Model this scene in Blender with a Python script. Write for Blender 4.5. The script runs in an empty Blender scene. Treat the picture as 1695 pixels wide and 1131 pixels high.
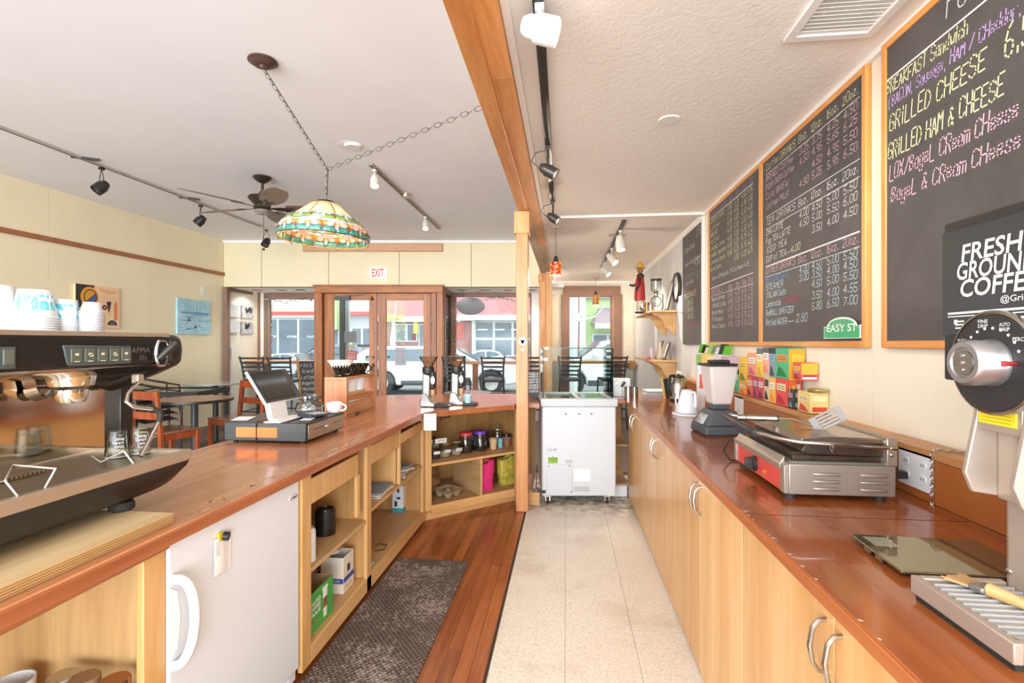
import bpy, math, random
from mathutils import Vector, Matrix, Euler, noise
random.seed(7)
SC = bpy.context.scene
COL = SC.collection
PI = math.pi
# ---------------------------------------------------------------- camera
F = 830.0; CX = 847.5; HY = 568.0; H = 1.32
TH = math.atan(89.5 / F)                      # camera is turned a little to the left of the aisle
cam = bpy.data.cameras.new('camera'); camo = bpy.data.objects.new('camera', cam); COL.objects.link(camo)
camo.location = (0, 0, H); camo.rotation_euler = (PI / 2, 0, TH)
cam.sensor_width = 36; cam.lens = 36 * F / 1695.0; cam.shift_y = 2.5 / 1695.0
cam.clip_start = 0.05; cam.clip_end = 200
SC.camera = camo
# ---------------------------------------------------------------- exposure and world
SC.view_settings.view_transform = 'Standard'; SC.view_settings.look = 'None'
SC.view_settings.gamma = 1; SC.view_settings.use_curve_mapping = False
SC.view_settings.exposure = 0.62
wd = bpy.data.worlds.new('overcast_sky'); SC.world = wd; wd.use_nodes = True
bg = wd.node_tree.nodes['Background']; bg.inputs[0].default_value = (0.93, 0.96, 1.0, 1); bg.inputs[1].default_value = 1.9
def area(name, loc, rot, size, power, color=(1, 1, 1), sy=None):
    l = bpy.data.lights.new(name, 'AREA'); l.energy = power; l.size = size; l.color = color
    if sy: l.shape = 'RECTANGLE'; l.size_y = sy
    o = bpy.data.objects.new(name, l); COL.objects.link(o); o.location = loc; o.rotation_euler = rot
    return o
# unseen area lights added behind the camera to fill the room
area('back_fill', (-2.6, -0.9, 2.8), (math.radians(35), 0, 0), 3.2, 45, (1.0, 0.98, 0.97), 1.6)
area('aisle_fill', (0.1, -0.7, 2.3), (math.radians(38), 0, 0), 1.2, 14, (1.0, 0.96, 0.9), 0.8)
area('rear_wide_fill', (-1.5, -7.5, 1.5), (math.radians(106), 0, 0), 13, 1500, (0.86, 0.93, 1.0), 4)  # broad soft fill added beyond the open back; no window stands there

# ---------------------------------------------------------------- pixel -> plane helpers (1695x1131 frame)
FX, FY = -math.sin(TH), math.cos(TH); RX, RY = math.cos(TH), math.sin(TH)
def ray(px, py):
    a = (px - CX) / F
    return (FX + a * RX, FY + a * RY, (HY - py) / F)
def onz(px, py, z):
    d = ray(px, py); t = (z - H) / d[2]; return Vector((d[0] * t, d[1] * t, z))
def onx(px, py, X):
    d = ray(px, py); t = X / d[0]; return Vector((X, d[1] * t, H + d[2] * t))
def ony(px, py, Y):
    d = ray(px, py); t = Y / d[1]; return Vector((d[0] * t, Y, H + d[2] * t))
def C(px, py, dp):
    d = ray(px, py); return Vector((d[0] * dp, d[1] * dp, H + d[2] * dp))
def U(u, dp, z=0.0):                          # facade frame: u to the right, dp away from the viewpoint
    return Vector((FX * dp + RX * u, FY * dp + RY * u, z))
FAC = Matrix.Rotation(TH, 4, 'Z')             # local x = right, y = away
# ---------------------------------------------------------------- materials
def lin(c):
    if isinstance(c, str):
        c = [int(c[i:i + 2], 16) / 255 for i in (0, 2, 4)]
    return tuple((x / 12.92 if x <= 0.04045 else ((x + 0.055) / 1.055) ** 2.4) for x in c[:3]) + (1.0,)
_mc = {}
def nt(name):
    m = bpy.data.materials.new(name); m.use_nodes = True
    t = m.node_tree; b = t.nodes['Principled BSDF']
    return m, t, b
def setin(b, **k):
    names = dict(rough='Roughness', metal='Metallic', trans='Transmission Weight', ior='IOR', alpha='Alpha', spec='Specular IOR Level', coat='Coat Weight', em='Emission Strength')
    for a, v in k.items(): b.inputs[names[a]].default_value = v
def coords(t, obj=True, scale=(1, 1, 1), rot=(0, 0, 0)):
    tc = t.nodes.new('ShaderNodeTexCoord'); mp = t.nodes.new('ShaderNodeMapping')
    mp.inputs['Scale'].default_value = scale; mp.inputs['Rotation'].default_value = rot
    t.links.new(tc.outputs['Object' if obj else 'Generated'], mp.inputs['Vector'])
    return mp.outputs['Vector']
def ramp(t, fac, cols):
    r = t.nodes.new('ShaderNodeValToRGB'); e = r.color_ramp.elements
    e[0].position, e[0].color = cols[0][0], cols[0][1]; e[1].position, e[1].color = cols[-1][0], cols[-1][1]
    for p, c in cols[1:-1]:
        x = e.new(p); x.color = c
    t.links.new(fac, r.inputs['Fac']); return r.outputs['Color']
def noi(t, vec, scale, detail=4, rough=0.55, dist=0.0):
    n = t.nodes.new('ShaderNodeTexNoise'); n.inputs['Scale'].default_value = scale; n.inputs['Detail'].default_value = detail
    n.inputs['Roughness'].default_value = rough; n.inputs['Distortion'].default_value = dist
    t.links.new(vec, n.inputs['Vector']); return n.outputs['Fac']
def bump(t, b, h, strength=0.2, dist=0.002):
    n = t.nodes.new('ShaderNodeBump'); n.inputs['Strength'].default_value = strength; n.inputs['Distance'].default_value = dist
    t.links.new(h, n.inputs['Height']); t.links.new(n.outputs['Normal'], b.inputs['Normal'])
def mixc(t, fac, a, b, typ='MIX'):
    n = t.nodes.new('ShaderNodeMix'); n.data_type = 'RGBA'; n.blend_type = typ
    if isinstance(fac, (int, float)): n.inputs[0].default_value = fac
    else: t.links.new(fac, n.inputs[0])
    for i, x in ((6, a), (7, b)):
        if isinstance(x, tuple): n.inputs[i].default_value = x
        else: t.links.new(x, n.inputs[i])
    return n.outputs[2]
def mat(name, color, rough=0.5, var=0.06, vs=6.0, bmp=0.0, bs=60.0, **k):
    """plain surface with a faint procedural mottling"""
    if name in _mc: return _mc[name]
    m, t, b = nt(name); c = lin(color); setin(b, rough=rough, **k)
    v = coords(t)
    if var:
        d = tuple(x * (1 - var) for x in c[:3]) + (1,); l = tuple(min(1, x * (1 + var)) for x in c[:3]) + (1,)
        t.links.new(ramp(t, noi(t, v, vs), [(0.3, d), (0.7, l)]), b.inputs['Base Color'])
    else: b.inputs['Base Color'].default_value = c
    if bmp: bump(t, b, noi(t, v, bs, 3), bmp)
    _mc[name] = m; return m
def wood(name, c1, c2, axis='y', rough=0.4, sc=1.0, dark=None, coat=0.0, bmp=0.08, rnd=0.12, wear=None):
    """long-grained timber, grain along axis; each board differs a little"""
    if name in _mc: return _mc[name]
    m, t, b = nt(name); setin(b, rough=rough, coat=coat)
    s = {'x': (1.2, 14, 14), 'y': (14, 1.2, 14), 'z': (14, 14, 1.2)}[axis]
    oi = t.nodes.new('ShaderNodeObjectInfo'); v0 = coords(t, scale=tuple(x * sc for x in s))
    ad = t.nodes.new('ShaderNodeVectorMath'); ad.operation = 'ADD'; t.links.new(v0, ad.inputs[0])
    ml = t.nodes.new('ShaderNodeMath'); ml.operation = 'MULTIPLY'; ml.inputs[1].default_value = 37.0
    t.links.new(oi.outputs['Random'], ml.inputs[0]); t.links.new(ml.outputs[0], ad.inputs[1]); v = ad.outputs[0]
    n1 = noi(t, v, 1.3, 5, 0.6, 0.6)
    cols = [(0.3, lin(c1)), (0.68, lin(c2))]
    if dark: cols = [(0.2, lin(dark))] + cols
    col = ramp(t, n1, cols)
    f = noi(t, v, 6.5, 3, 0.7)
    col = mixc(t, 0.22, col, ramp(t, f, [(0.35, (0.55, 0.5, 0.45, 1)), (0.65, (1, 1, 1, 1))]), 'MULTIPLY')
    hsv = t.nodes.new('ShaderNodeHueSaturation'); mr = t.nodes.new('ShaderNodeMapRange')
    mr.inputs[3].default_value = 1 - rnd; mr.inputs[4].default_value = 1 + rnd
    t.links.new(oi.outputs['Random'], mr.inputs[0]); t.links.new(mr.outputs[0], hsv.inputs['Value']); t.links.new(col, hsv.inputs['Color'])
    out = hsv.outputs['Color']
    if wear:
        w = noi(t, coords(t, scale=(9, 2.2, 9)), 3.1, 6, 0.75, 0.4)
        out = mixc(t, ramp(t, w, [(0.66, (0, 0, 0, 1)), (0.69, (1, 1, 1, 1))]), out, lin(wear))
    t.links.new(out, b.inputs['Base Color'])
    if bmp: bump(t, b, f, bmp, 0.001)
    _mc[name] = m; return m
def glass(name, tint='f4fbfa', rough=0.0, solid=False, alpha=0.12):
    if name in _mc: return _mc[name]
    m, t, b = nt(name); c = lin(tint)
    if solid:
        b.inputs['Base Color'].default_value = c; setin(b, rough=rough, trans=1.0, ior=1.45)
    else:                                     # thin pane: clear with a fresnel reflection
        out = t.nodes['Material Output']; tr = t.nodes.new('ShaderNodeBsdfTransparent'); gl = t.nodes.new('ShaderNodeBsdfGlossy')
        tr.inputs[0].default_value = c; gl.inputs['Roughness'].default_value = 0.02; lw = t.nodes.new('ShaderNodeFresnel'); lw.inputs[0].default_value = 1.14
        mx = t.nodes.new('ShaderNodeMixShader'); ad = t.nodes.new('ShaderNodeMath'); ad.operation = 'ADD'; ad.inputs[1].default_value = (alpha - .12) * 0.12
        t.links.new(lw.outputs[0], ad.inputs[0]); t.links.new(ad.outputs[0], mx.inputs[0])
        t.links.new(tr.outputs[0], mx.inputs[1]); t.links.new(gl.outputs[0], mx.inputs[2]); t.links.new(mx.outputs[0], out.inputs['Surface'])
    _mc[name] = m; return m
def emit(name, color, strength):
    if name in _mc: return _mc[name]
    m, t, b = nt(name); b.inputs['Base Color'].default_value = lin(color); b.inputs['Emission Color'].default_value = lin(color); setin(b, em=strength)
    _mc[name] = m; return m
# ---------------------------------------------------------------- mesh builder
MWs = {}                                      # object name -> matrix of the frame its meshes are written in
def frame_of(p):
    return MWs.get(p.name, Matrix()) if p else Matrix()
class M:
    def __init__(s, T=None): s.v = []; s.f = []; s.m = []; s.T = T or Matrix()
    def add(s, vs, fs, mi=0):
        b = len(s.v); s.v += [s.T @ Vector(p) for p in vs]; s.f += [[i + b for i in f] for f in fs]; s.m += [mi] * len(fs); return s
    def box(s, x0, x1, y0, y1, z0, z1, mi=0):
        return s.add([(x, y, z) for z in (z0, z1) for y in (y0, y1) for x in (x0, x1)],
                     [(0, 2, 3, 1), (4, 5, 7, 6), (0, 1, 5, 4), (2, 6, 7, 3), (0, 4, 6, 2), (1, 3, 7, 5)], mi)
    def cb(s, c, sz, rot=None, mi=0):         # centred box, optional rotation (Euler tuple)
        R = Matrix.Translation(c) @ (Euler(rot).to_matrix().to_4x4() if rot else Matrix())
        o = s.T; s.T = o @ R; a, b_, c_ = (x / 2 for x in sz); s.box(-a, a, -b_, b_, -c_, c_, mi); s.T = o; return s
    def bar(s, p, q, w, h, mi=0, up=(0, 0, 1)):
        p = Vector(p); q = Vector(q); d = q - p; y = d.normalized(); u = Vector(up)
        if abs(y.dot(u)) > 0.99: u = Vector((0, 1, 0))
        x = y.cross(u).normalized(); z = x.cross(y)
        A = [p + x * i * w / 2 + z * j * h / 2 + d * k for k in (0, 1) for j in (-1, 1) for i in (-1, 1)]
        return s.add(A, [(0, 1, 3, 2), (4, 6, 7, 5), (0, 4, 5, 1), (2, 3, 7, 6), (0, 2, 6, 4), (1, 5, 7, 3)], mi)
    def prism(s, poly, a, b, axis='z', mi=0):  # poly in the other two axes, extruded from a to b
        def P(u, v, w): return {'z': (u, v, w), 'x': (w, u, v), 'y': (u, w, v)}[axis]
        n = len(poly); vs = [P(u, v, a) for u, v in poly] + [P(u, v, b) for u, v in poly]
        fs = [tuple(range(n))[::-1], tuple(range(n, 2 * n))] + [(i, (i + 1) % n, n + (i + 1) % n, n + i) for i in range(n)]
        return s.add(vs, fs, mi)
    def lathe(s, prof, c=(0, 0, 0), n=24, mi=0, ax='z', sx=1.0, sy=1.0):
        R = {'z': Matrix(), 'x': Matrix.Rotation(PI / 2, 4, 'Y'), 'y': Matrix.Rotation(-PI / 2, 4, 'X')}[ax] if isinstance(ax, str) else ax
        o = s.T; s.T = o @ Matrix.Translation(c) @ R; vs = []; fs = []
        for r, z in prof:
            vs += [(r * sx * math.cos(2 * PI * k / n), r * sy * math.sin(2 * PI * k / n), z) for k in range(n)]
        for j in range(len(prof) - 1):
            for k in range(n):
                k2 = (k + 1) % n; fs.append((j * n + k, j * n + k2, (j + 1) * n + k2, (j + 1) * n + k))
        if s.caps and prof[0][0] > 1e-5 and not (prof[1][0] < 1e-5 and prof[1][1] == prof[0][1]): fs.append(tuple(range(n))[::-1])
        if s.caps and prof[-1][0] > 1e-5 and not (prof[-2][0] < 1e-5 and prof[-2][1] == prof[-1][1]): fs.append(tuple((len(prof) - 1) * n + k for k in range(n)))
        s.add(vs, fs, mi); s.T = o; return s
    caps = True
    def cyl(s, p, q, r, r2=None, n=14, mi=0):
        p = Vector(p); q = Vector(q); d = q - p; L = d.length
        R = d.to_track_quat('Z', 'Y').to_matrix().to_4x4(); o = s.T; s.T = o @ Matrix.Translation(p) @ R
        r2 = r if r2 is None else r2; vs = [(a * math.cos(2 * PI * k / n), a * math.sin(2 * PI * k / n), z) for a, z in ((r, 0), (r2, L)) for k in range(n)]
        s.add(vs, [tuple(range(n))[::-1], tuple(range(n, 2 * n))] + [(k, (k + 1) % n, n + (k + 1) % n, n + k) for k in range(n)], mi); s.T = o; return s
    def tube(s, pts, r, n=8, mi=0, closed=False):
        pts = [Vector(p) for p in pts]; m = len(pts); vs = []; N = None
        rr = r if isinstance(r, (list, tuple)) else [r] * m
        for i, p in enumerate(pts):
            a = pts[(i - 1) % m] if (closed or i) else p; b = pts[(i + 1) % m] if (closed or i < m - 1) else p
            t = (b - a).normalized()
            if N is None: N = t.orthogonal().normalized()
            N = (N - t * N.dot(t)).normalized(); B = t.cross(N)
            vs += [p + (N * math.cos(2 * PI * k / n) + B * math.sin(2 * PI * k / n)) * rr[i] for k in range(n)]
        fs = []
        for i in range(m if closed else m - 1):
            j = (i + 1) % m
            for k in range(n): k2 = (k + 1) % n; fs.append((i * n + k, i * n + k2, j * n + k2, j * n + k))
        if not closed: fs += [tuple(range(n))[::-1], tuple((m - 1) * n + k for k in range(n))]
        return s.add(vs, fs, mi)
    def ball(s, c, r, n=14, mi=0, sc=(1, 1, 1)):
        m = n // 2; prof = [(max(1e-6, math.sin(PI * i / m)), -math.cos(PI * i / m)) for i in range(m + 1)]
        o = s.T; s.T = o @ Matrix.Translation(c) @ Matrix.Diagonal((r * sc[0], r * sc[1], r * sc[2], 1)); s.lathe(prof, n=n, mi=mi); s.T = o; return s
    def quad(s, a, b, c, d, mi=0): return s.add([a, b, c, d], [(0, 1, 2, 3)], mi)
    def build(s, name, mats, parent=None, bev=0.0, ang=38, label=None, kind=None, solid=0.0, seg=2):
        if not isinstance(mats, (list, tuple)): mats = [mats]
        me = bpy.data.meshes.new(name); o = bpy.data.objects.new(name, me)
        if parent is None:
            xs = [p.x for p in s.v]; ys = [p.y for p in s.v]; zs = [p.z for p in s.v]
            org = Matrix.Translation(((min(xs) + max(xs)) / 2, (min(ys) + max(ys)) / 2, min(zs)))
        else: org = frame_of(parent)
        inv = org.inverted(); me.from_pydata([inv @ p for p in s.v], [], s.f)
        for m in mats: me.materials.append(m)
        me.polygons.foreach_set('material_index', s.m); me.shade_smooth(); me.set_sharp_from_angle(angle=math.radians(ang)); me.update()
        COL.objects.link(o)
        if parent is None: o.matrix_world = org
        else: o.parent = parent
        MWs[o.name] = org
        if bev:
            b = o.modifiers.new('bevel', 'BEVEL'); b.width = bev; b.segments = seg; b.limit_method = 'ANGLE'; b.angle_limit = math.radians(50)
        if solid:
            b = o.modifiers.new('solid', 'SOLIDIFY'); b.thickness = solid; b.offset = 0
        if label: o['label'] = label
        if kind: o['kind'] = kind
        return o
def tag(o, label, cat, group=None, kind=None):
    o['label'] = label; o['category'] = cat
    if group: o['group'] = group
    if kind: o['kind'] = kind
    return o
def thing(name, label, cat, loc=(0, 0, 0), rz=0.0, group=None, local=False):
    """an Empty at the thing's base; its meshes are written in world space, or in its own frame when local"""
    o = bpy.data.objects.new(name, None); COL.objects.link(o); o.empty_display_size = 0.1
    o.location = loc; o.rotation_euler = (0, 0, rz)
    MWs[o.name] = Matrix() if local else Matrix.Translation(loc) @ Matrix.Rotation(rz, 4, 'Z')
    if label: tag(o, label, cat, group)
    return o
def kids(o): return [c for c in COL.objects if c.parent == o]
def dup(root, loc, rz=0.0, label=None, group=None):
    r = root.copy(); COL.objects.link(r); r.location = loc; r.rotation_euler = (0, 0, rz)
    if label: r['label'] = label
    if group: r['group'] = group
    for ch in kids(root):
        c = ch.copy(); COL.objects.link(c); c.parent = r
        for g in kids(ch):
            d = g.copy(); COL.objects.link(d); d.parent = c
    return r
def struct(name, mb, mats, parent=None, **k):
    o = mb.build(name, mats, parent, **k); o['kind'] = 'structure' if parent is None else o.get('kind', '')
    if parent is not None and o['kind'] == '': del o['kind']
    return o
# ---------------------------------------------------------------- hand lettering (single-stroke alphabet)
G = {'A': '022842 1434', 'B': '0208 0828473605 0535443302', 'C': '4738180703123243', 'D': '02082846442202', 'E': '48080242 0535', 'F': '480802 0535',
     'G': '47381807031232434525', 'H': '0802 4842 0545', 'I': '2822', 'J': '3833221203', 'K': '0802 4805 0542', 'L': '080242', 'M': '0208254842', 'N': '02084248',
     'O': '180703123243473818', 'P': '02083847463505', 'Q': '180703123243473818 2442', 'R': '02083847463505 2542', 'S': '473818070615354443321203', 'T': '0848 2822',
     'U': '080312324348', 'V': '082248', 'W': '0812253248', 'X': '0842 0248', 'Y': '082548 2522', 'Z': '08480242',
     'a': '36160503122233 3632', 'b': '0802 0516263533221203', 'c': '3526160503122233', 'd': '3832 3526160503122233', 'e': '04343526160503122233', 'f': '38281712 0626',
     'g': '3526160503122233 3631201001', 'h': '0802 0516263532', 'i': '1612 1718', 'j': '26211000 2728', 'k': '0802 3604 0432', 'l': '1812', 'm': '0602 05162522 25364542',
     'n': '0602 0516263532', 'o': '160503122233352616', 'p': '0600 0516263533221203', 'q': '3630 3526160503122233', 'r': '0602 05162636', 's': '35261605142433221203',
     't': '18132232 0626', 'u': '0603122233 3632', 'v': '061236', 'w': '0612243246', 'x': '0632 0236', 'y': '0613 3610', 'z': '06360232',
     '0': '180703123243473818', '1': '172822', '2': '07183847460242', '3': '07183847463525 354443321203', '4': '3832 380444', '5': '480805354443321203',
     '6': '38170503123243443505', '7': '084812', '8': '180706153544433212030415 3546473818', '9': '150607183847463515 4732', '.': '1213', '-': '0535', '/': '0248',
     '$': '473818070615354443321203 2921', '&': '42172837 150312224', '(': '28171321', ')': '08171301', ',': '1211', "'": '1817', '@': '352515143435 4216'}
G['&'] = '42172837 150312224 4'.replace(' 4', '4')
def lettering(mb, text, o, r, u, h, width=None, sw=0.0035, mi=0, jit=0.25, shear=0.18, adv=5.4, nrm=None):
    """write text as chalk strokes from point o along unit vector r with cap height h"""
    o = Vector(o); r = Vector(r); u = Vector(u); n = r.cross(u) if nrm is None else Vector(nrm)
    k = h / 6.0; tot = 0
    for ch in text: tot += 3.2 if ch in "il.,'1I" else (3.4 if ch == ' ' else (4.6 if ch.islower() else adv))
    kx = k if width is None else width / tot
    x = 0
    for ch in text:
        g = G.get(ch); dy = random.uniform(-jit, jit) * k; ds = random.uniform(0.94, 1.06)
        if g:
            for st in g.split(' '):
                P = []
                for i in range(0, len(st) - 1, 2):
                    a = int(st[i]); b = int(st[i + 1]) - 2
                    P.append(o + r * ((x + a + b * shear + random.uniform(-jit, jit) * 0.4) * kx) + u * (b * k * ds + dy))
                for p, q in zip(P, P[1:]):
                    d = (q - p)
                    if d.length < 1e-6: continue
                    d.normalize(); s_ = n.cross(d) * sw / 2; e = d * sw * 0.45
                    mb.quad(p - s_ - e, q - s_ + e, q + s_ + e, p + s_ - e, mi)
        x += 3.2 if ch in "il.,'1I" else (3.4 if ch == ' ' else (4.6 if ch.islower() else adv))
def typed(mb, text, o, r, u, h, width=None, mi=0, bold=0.0, shear=0.0, align='LEFT'):
    """solid type from the built-in font, laid flat on the plane (r, u) at o; cap height h"""
    cu = bpy.data.curves.new('t', 'FONT'); cu.body = text; cu.size = 1; cu.offset = bold; cu.shear = shear; cu.resolution_u = 3; cu.align_x = align
    ob = bpy.data.objects.new('t', cu); COL.objects.link(ob); bpy.context.view_layer.update()
    dg = bpy.context.evaluated_depsgraph_get(); me = bpy.data.meshes.new_from_object(ob.evaluated_get(dg))
    xs = [v.co.x for v in me.vertices]
    if xs:
        w = max(xs) - min(xs); k = h / 0.69; kx = k if width is None else width / w; o = Vector(o); r = Vector(r); u = Vector(u); x0 = min(xs) if width is not None else 0
        mb.add([o + r * ((v.co.x - x0) * kx) + u * (v.co.y * k) for v in me.vertices], [tuple(p.vertices) for p in me.polygons], mi)
    bpy.data.objects.remove(ob); bpy.data.meshes.remove(me); bpy.data.curves.remove(cu)
# ================================================================ STRUCTURE
ZL = 2.877; ZR = 2.43; XL = -5.16; XR = 1.18; DH = 7.6; DW = 8.5; DR = 8.9; YB = -1.6
cream = mat('cream_paint', 'f0e8d6', 0.65, 0.03, 2.5, 0.03, 90)
cream2 = mat('khaki_cream_paint', 'e4d8b4', 0.6, 0.03, 2.5, 0.03, 90)
creamL = mat('warm_cream_paint', 'ecdebd', 0.6, 0.03, 1.5, 0.03, 90)
offwhite = mat('offwhite_trim', 'efebe6', 0.5, 0.03, 4)
white_c = mat('white_ceiling', 'f4f6fd', 0.75, 0.02, 1.5, 0.02, 60)
brown = mat('brown_trim_paint', '8a6a58', 0.5, 0.08, 6)
brownr = mat('red_brown_rail', '9c6440', 0.45, 0.1, 8)
fir = wood('honey_fir', 'c9803f', 'e6a566', 'z', 0.42, 1.0, coat=0.1)
firy = wood('honey_fir_long', 'cf843f', 'eaa967', 'y', 0.42, 1.0, coat=0.1)
oldw = wood('weathered_board', 'b49a80', 'd3bda4', 'y', 0.6)
doorw = wood('cherry_door', '8f4c1e', 'b87434', 'z', 0.45, 1.0, coat=0.05)
doorh = wood('cherry_door_rail', '8f4c1e', 'b87434', 'x', 0.45, 1.0, coat=0.05)

# textured plaster ceiling over the work aisle
m, t, b = nt('knockdown_plaster'); setin(b, rough=0.75); v = coords(t); _mc['knock'] = m
n1 = noi(t, v, 26, 5, 0.6, 0.8); b.inputs['Base Color'].default_value = lin('f6f0e8'); bump(t, b, n1, 0.4, 0.007); knock = m
# vinyl tile, worn
m, t, b = nt('vinyl_tile'); setin(b, rough=0.42); v = coords(t); oi = t.nodes.new('ShaderNodeObjectInfo')
tc = t.nodes.new('ShaderNodeTexCoord'); geo = t.nodes.new('ShaderNodeNewGeometry')
fl = ramp(t, noi(t, geo.outputs['Position'], 70, 4, 0.7), [(0.32, lin('d6ccba')), (0.5, lin('f0e9dc')), (0.72, lin('f8f4ea'))])
dirt = noi(t, geo.outputs['Position'], 2.3, 6, 0.65)
col = mixc(t, ramp(t, dirt, [(0.52, (0, 0, 0, 1)), (0.75, (.45, .45, .45, 1))]), fl, lin('b39a7c'))
# ground-in grime in front of the freezer casters
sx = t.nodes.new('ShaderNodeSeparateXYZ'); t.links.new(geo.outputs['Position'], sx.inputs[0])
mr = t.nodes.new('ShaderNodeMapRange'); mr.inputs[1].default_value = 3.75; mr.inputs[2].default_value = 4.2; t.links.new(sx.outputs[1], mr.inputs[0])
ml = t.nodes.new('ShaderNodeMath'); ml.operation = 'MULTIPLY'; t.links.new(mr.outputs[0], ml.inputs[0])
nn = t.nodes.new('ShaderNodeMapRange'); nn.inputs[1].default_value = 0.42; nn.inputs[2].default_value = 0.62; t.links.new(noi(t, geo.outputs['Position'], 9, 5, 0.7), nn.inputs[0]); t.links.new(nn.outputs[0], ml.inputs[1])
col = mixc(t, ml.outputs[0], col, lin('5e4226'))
t.links.new(col, b.inputs['Base Color']); bump(t, b, noi(t, geo.outputs['Position'], 40, 3), 0.06); tilem = m

grout = mat('dark_joint', '6d5c48', 0.8)
plankm = wood('red_fir_floor', '8a4826', 'b9703e', 'y', 0.3, 1.0, dark='63321a', coat=0.15, rnd=0.22)
# floor
fl = struct('floor', M().box(XL, XR + .02, YB, 12, -0.12, -0.010), mat('subfloor', '8a7a68', 0.8))
fx0 = onz(936.1, 833.7, 0).x; TS = 0.3048
tl = M().box(-TS / 2 + .0008, TS / 2 - .0008, -TS / 2 + .0008, TS / 2 - .0008, -.01, 0)
def bump_name(): pass
first = None
y0 = onz(935.7, 852.4, 0).y
for i in range(-2, 2):
    for j in range(-18, 4):
        xa = fx0 + i * TS; xb = xa + TS; yb = y0 + (j + 1) * TS; ya = yb - TS
        if yb < YB: continue
        xa = max(xa, -0.318)
        if xb - xa < 0.05: continue
        if i == -2:
            o = M().box(xa + .0008, xb - .0008, ya + .0008, yb - .0008, -.01, 0).build('floor_tile', tilem, fl); continue
        if first is None:
            o = M().box(xa + .0008, xb - .0008, ya + .0008, yb - .0008, -.01, 0).build('floor_tile', tilem, fl); first = (o, xa, ya)
        else:
            o = first[0].copy(); COL.objects.link(o); o.location = (xa - first[1], ya - first[2], 0)
# fir planks between counter and tile
W = 0.061; x = -0.322
while x > -1.75:
    ys = [YB]; 
    while ys[-1] < 5.2: ys.append(ys[-1] + random.uniform(1.3, 2.4))
    for a, c in zip(ys, ys[1:]):
        M().box(x - W + .0007, x - .0007, a + .0007, min(c, 5.2) - .0007, -.01, random.uniform(-.0008, 0)).build('floor_plank', plankm, fl)
    x -= W
struct('trim_1', M().box(-.3235, -.3165, YB, 4.1, -.01, .002), mat('dark_strip', '3c2a1c', 0.5))
# dining room boards, grey-brown
dfm = wood('grey_brown_floor', '6d5c4f', '9a8a7d', 'x', 0.35, 0.7, coat=0.1, rnd=0.15)
yy = 1.2
while yy < 9:
    M().box(XL, -1.78, yy, yy + .118, -.01, 0).build('floor_board', dfm, fl); yy += .12
M().box(-1.78, XR, 5.2, 9.6, -.01, 0).build('floor_board', dfm, fl)

# ceilings
pl = [(XL - .1, YB), (XL - .1, U(-4.4, DH).y + .3), tuple(U(0.4, DH + .3))[:2], (-0.2, YB)]
struct('ceiling', M().prism(pl, ZL, ZL + .1), white_c)
cr = struct('ceiling', M().box(-.2, XR + .02, YB, 4.4, ZR, ZR + .06), knock)
struct('ceiling', M().box(-.2, XR + .02, 4.46, 9.4, ZR - .012, ZR + .06), mat('far_ceiling', 'f6f1ea', 0.75, 0.03, 3, 0.2, 22))
struct('trim_2', M().box(-.2, XR, 4.395, 4.465, ZR - .022, ZR + .0), offwhite, bev=.004)
# left wall with its board joints
yl = U(-4.37, DH).y
wl = struct('wall_left', M().box(XL - .12, XL - .012, YB, yl + 1.2, -.01, ZL + .02), cream)
y = YB
for k in range(9):
    if y >= yl: break
    M().box(XL - .012, XL, y + .0015, min(y + 1.22, yl) - .0015, 0, ZL).build('wall_panel', creamL, wl); y += 1.22
struct('trim_3', M().box(XL, XL + .022, YB, yl, 2.335, 2.385), brownr, bev=.003)
struct('baseboard_left', M().box(XL, XL + .018, YB, yl, 0, .13), mat('grey_brown_base', '8f7c6d', 0.5), bev=.003)
# right wall: painted board near the counter, whitewashed planks beyond
ycut = 4.52
wr = struct('wall_right', M().box(XR + .012, XR + .12, YB, 9.4, -.01, ZR + .05), cream)
y = ycut
while y > YB:
    M().box(XR, XR + .012, max(y - 1.22, YB) + .001, y - .001, .84, ZR).build('wall_panel', cream, wr); y -= 1.22
m, t, b = nt('whitewashed_wood'); setin(b, rough=0.6); v = coords(t, scale=(9, 9, 0.7)); oi = t.nodes.new('ShaderNodeObjectInfo')
t.links.new(ramp(t, noi(t, v, 2.4, 6, 0.7, 0.5), [(0.3, lin('c3c4c6')), (0.5, lin('dcdcdc')), (0.7, lin('e9e7e3'))]), b.inputs['Base Color']); bump(t, b, noi(t, v, 8, 3), 0.25); wwash = m
y = ycut
while y < 9.1:
    M().box(XR + .001, XR + .012, y + .0015, y + .2 - .0015, .0, ZR).build('wall_plank', wwash, wr); y += .2
struct('trim_4', M().box(XR - .018, XR, 4.44, 4.52, .84, ZR), offwhite, bev=.003)
struct('trim_5', M().prism([(XR - .03, ZR), (XR, ZR), (XR, ZR - .05), (XR - .008, ZR - .05)], 4.47, 8.95, 'y').T and M().prism([(XR - .035, ZR - .012), (XR, ZR - .012), (XR, ZR - .06), (XR - .01, ZR - .06)], 4.47, 8.97, 'y'), offwhite)
struct('trim_6', M().box(XR - .02, XR, YB, 4.395, ZR - .025, ZR), offwhite)

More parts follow.
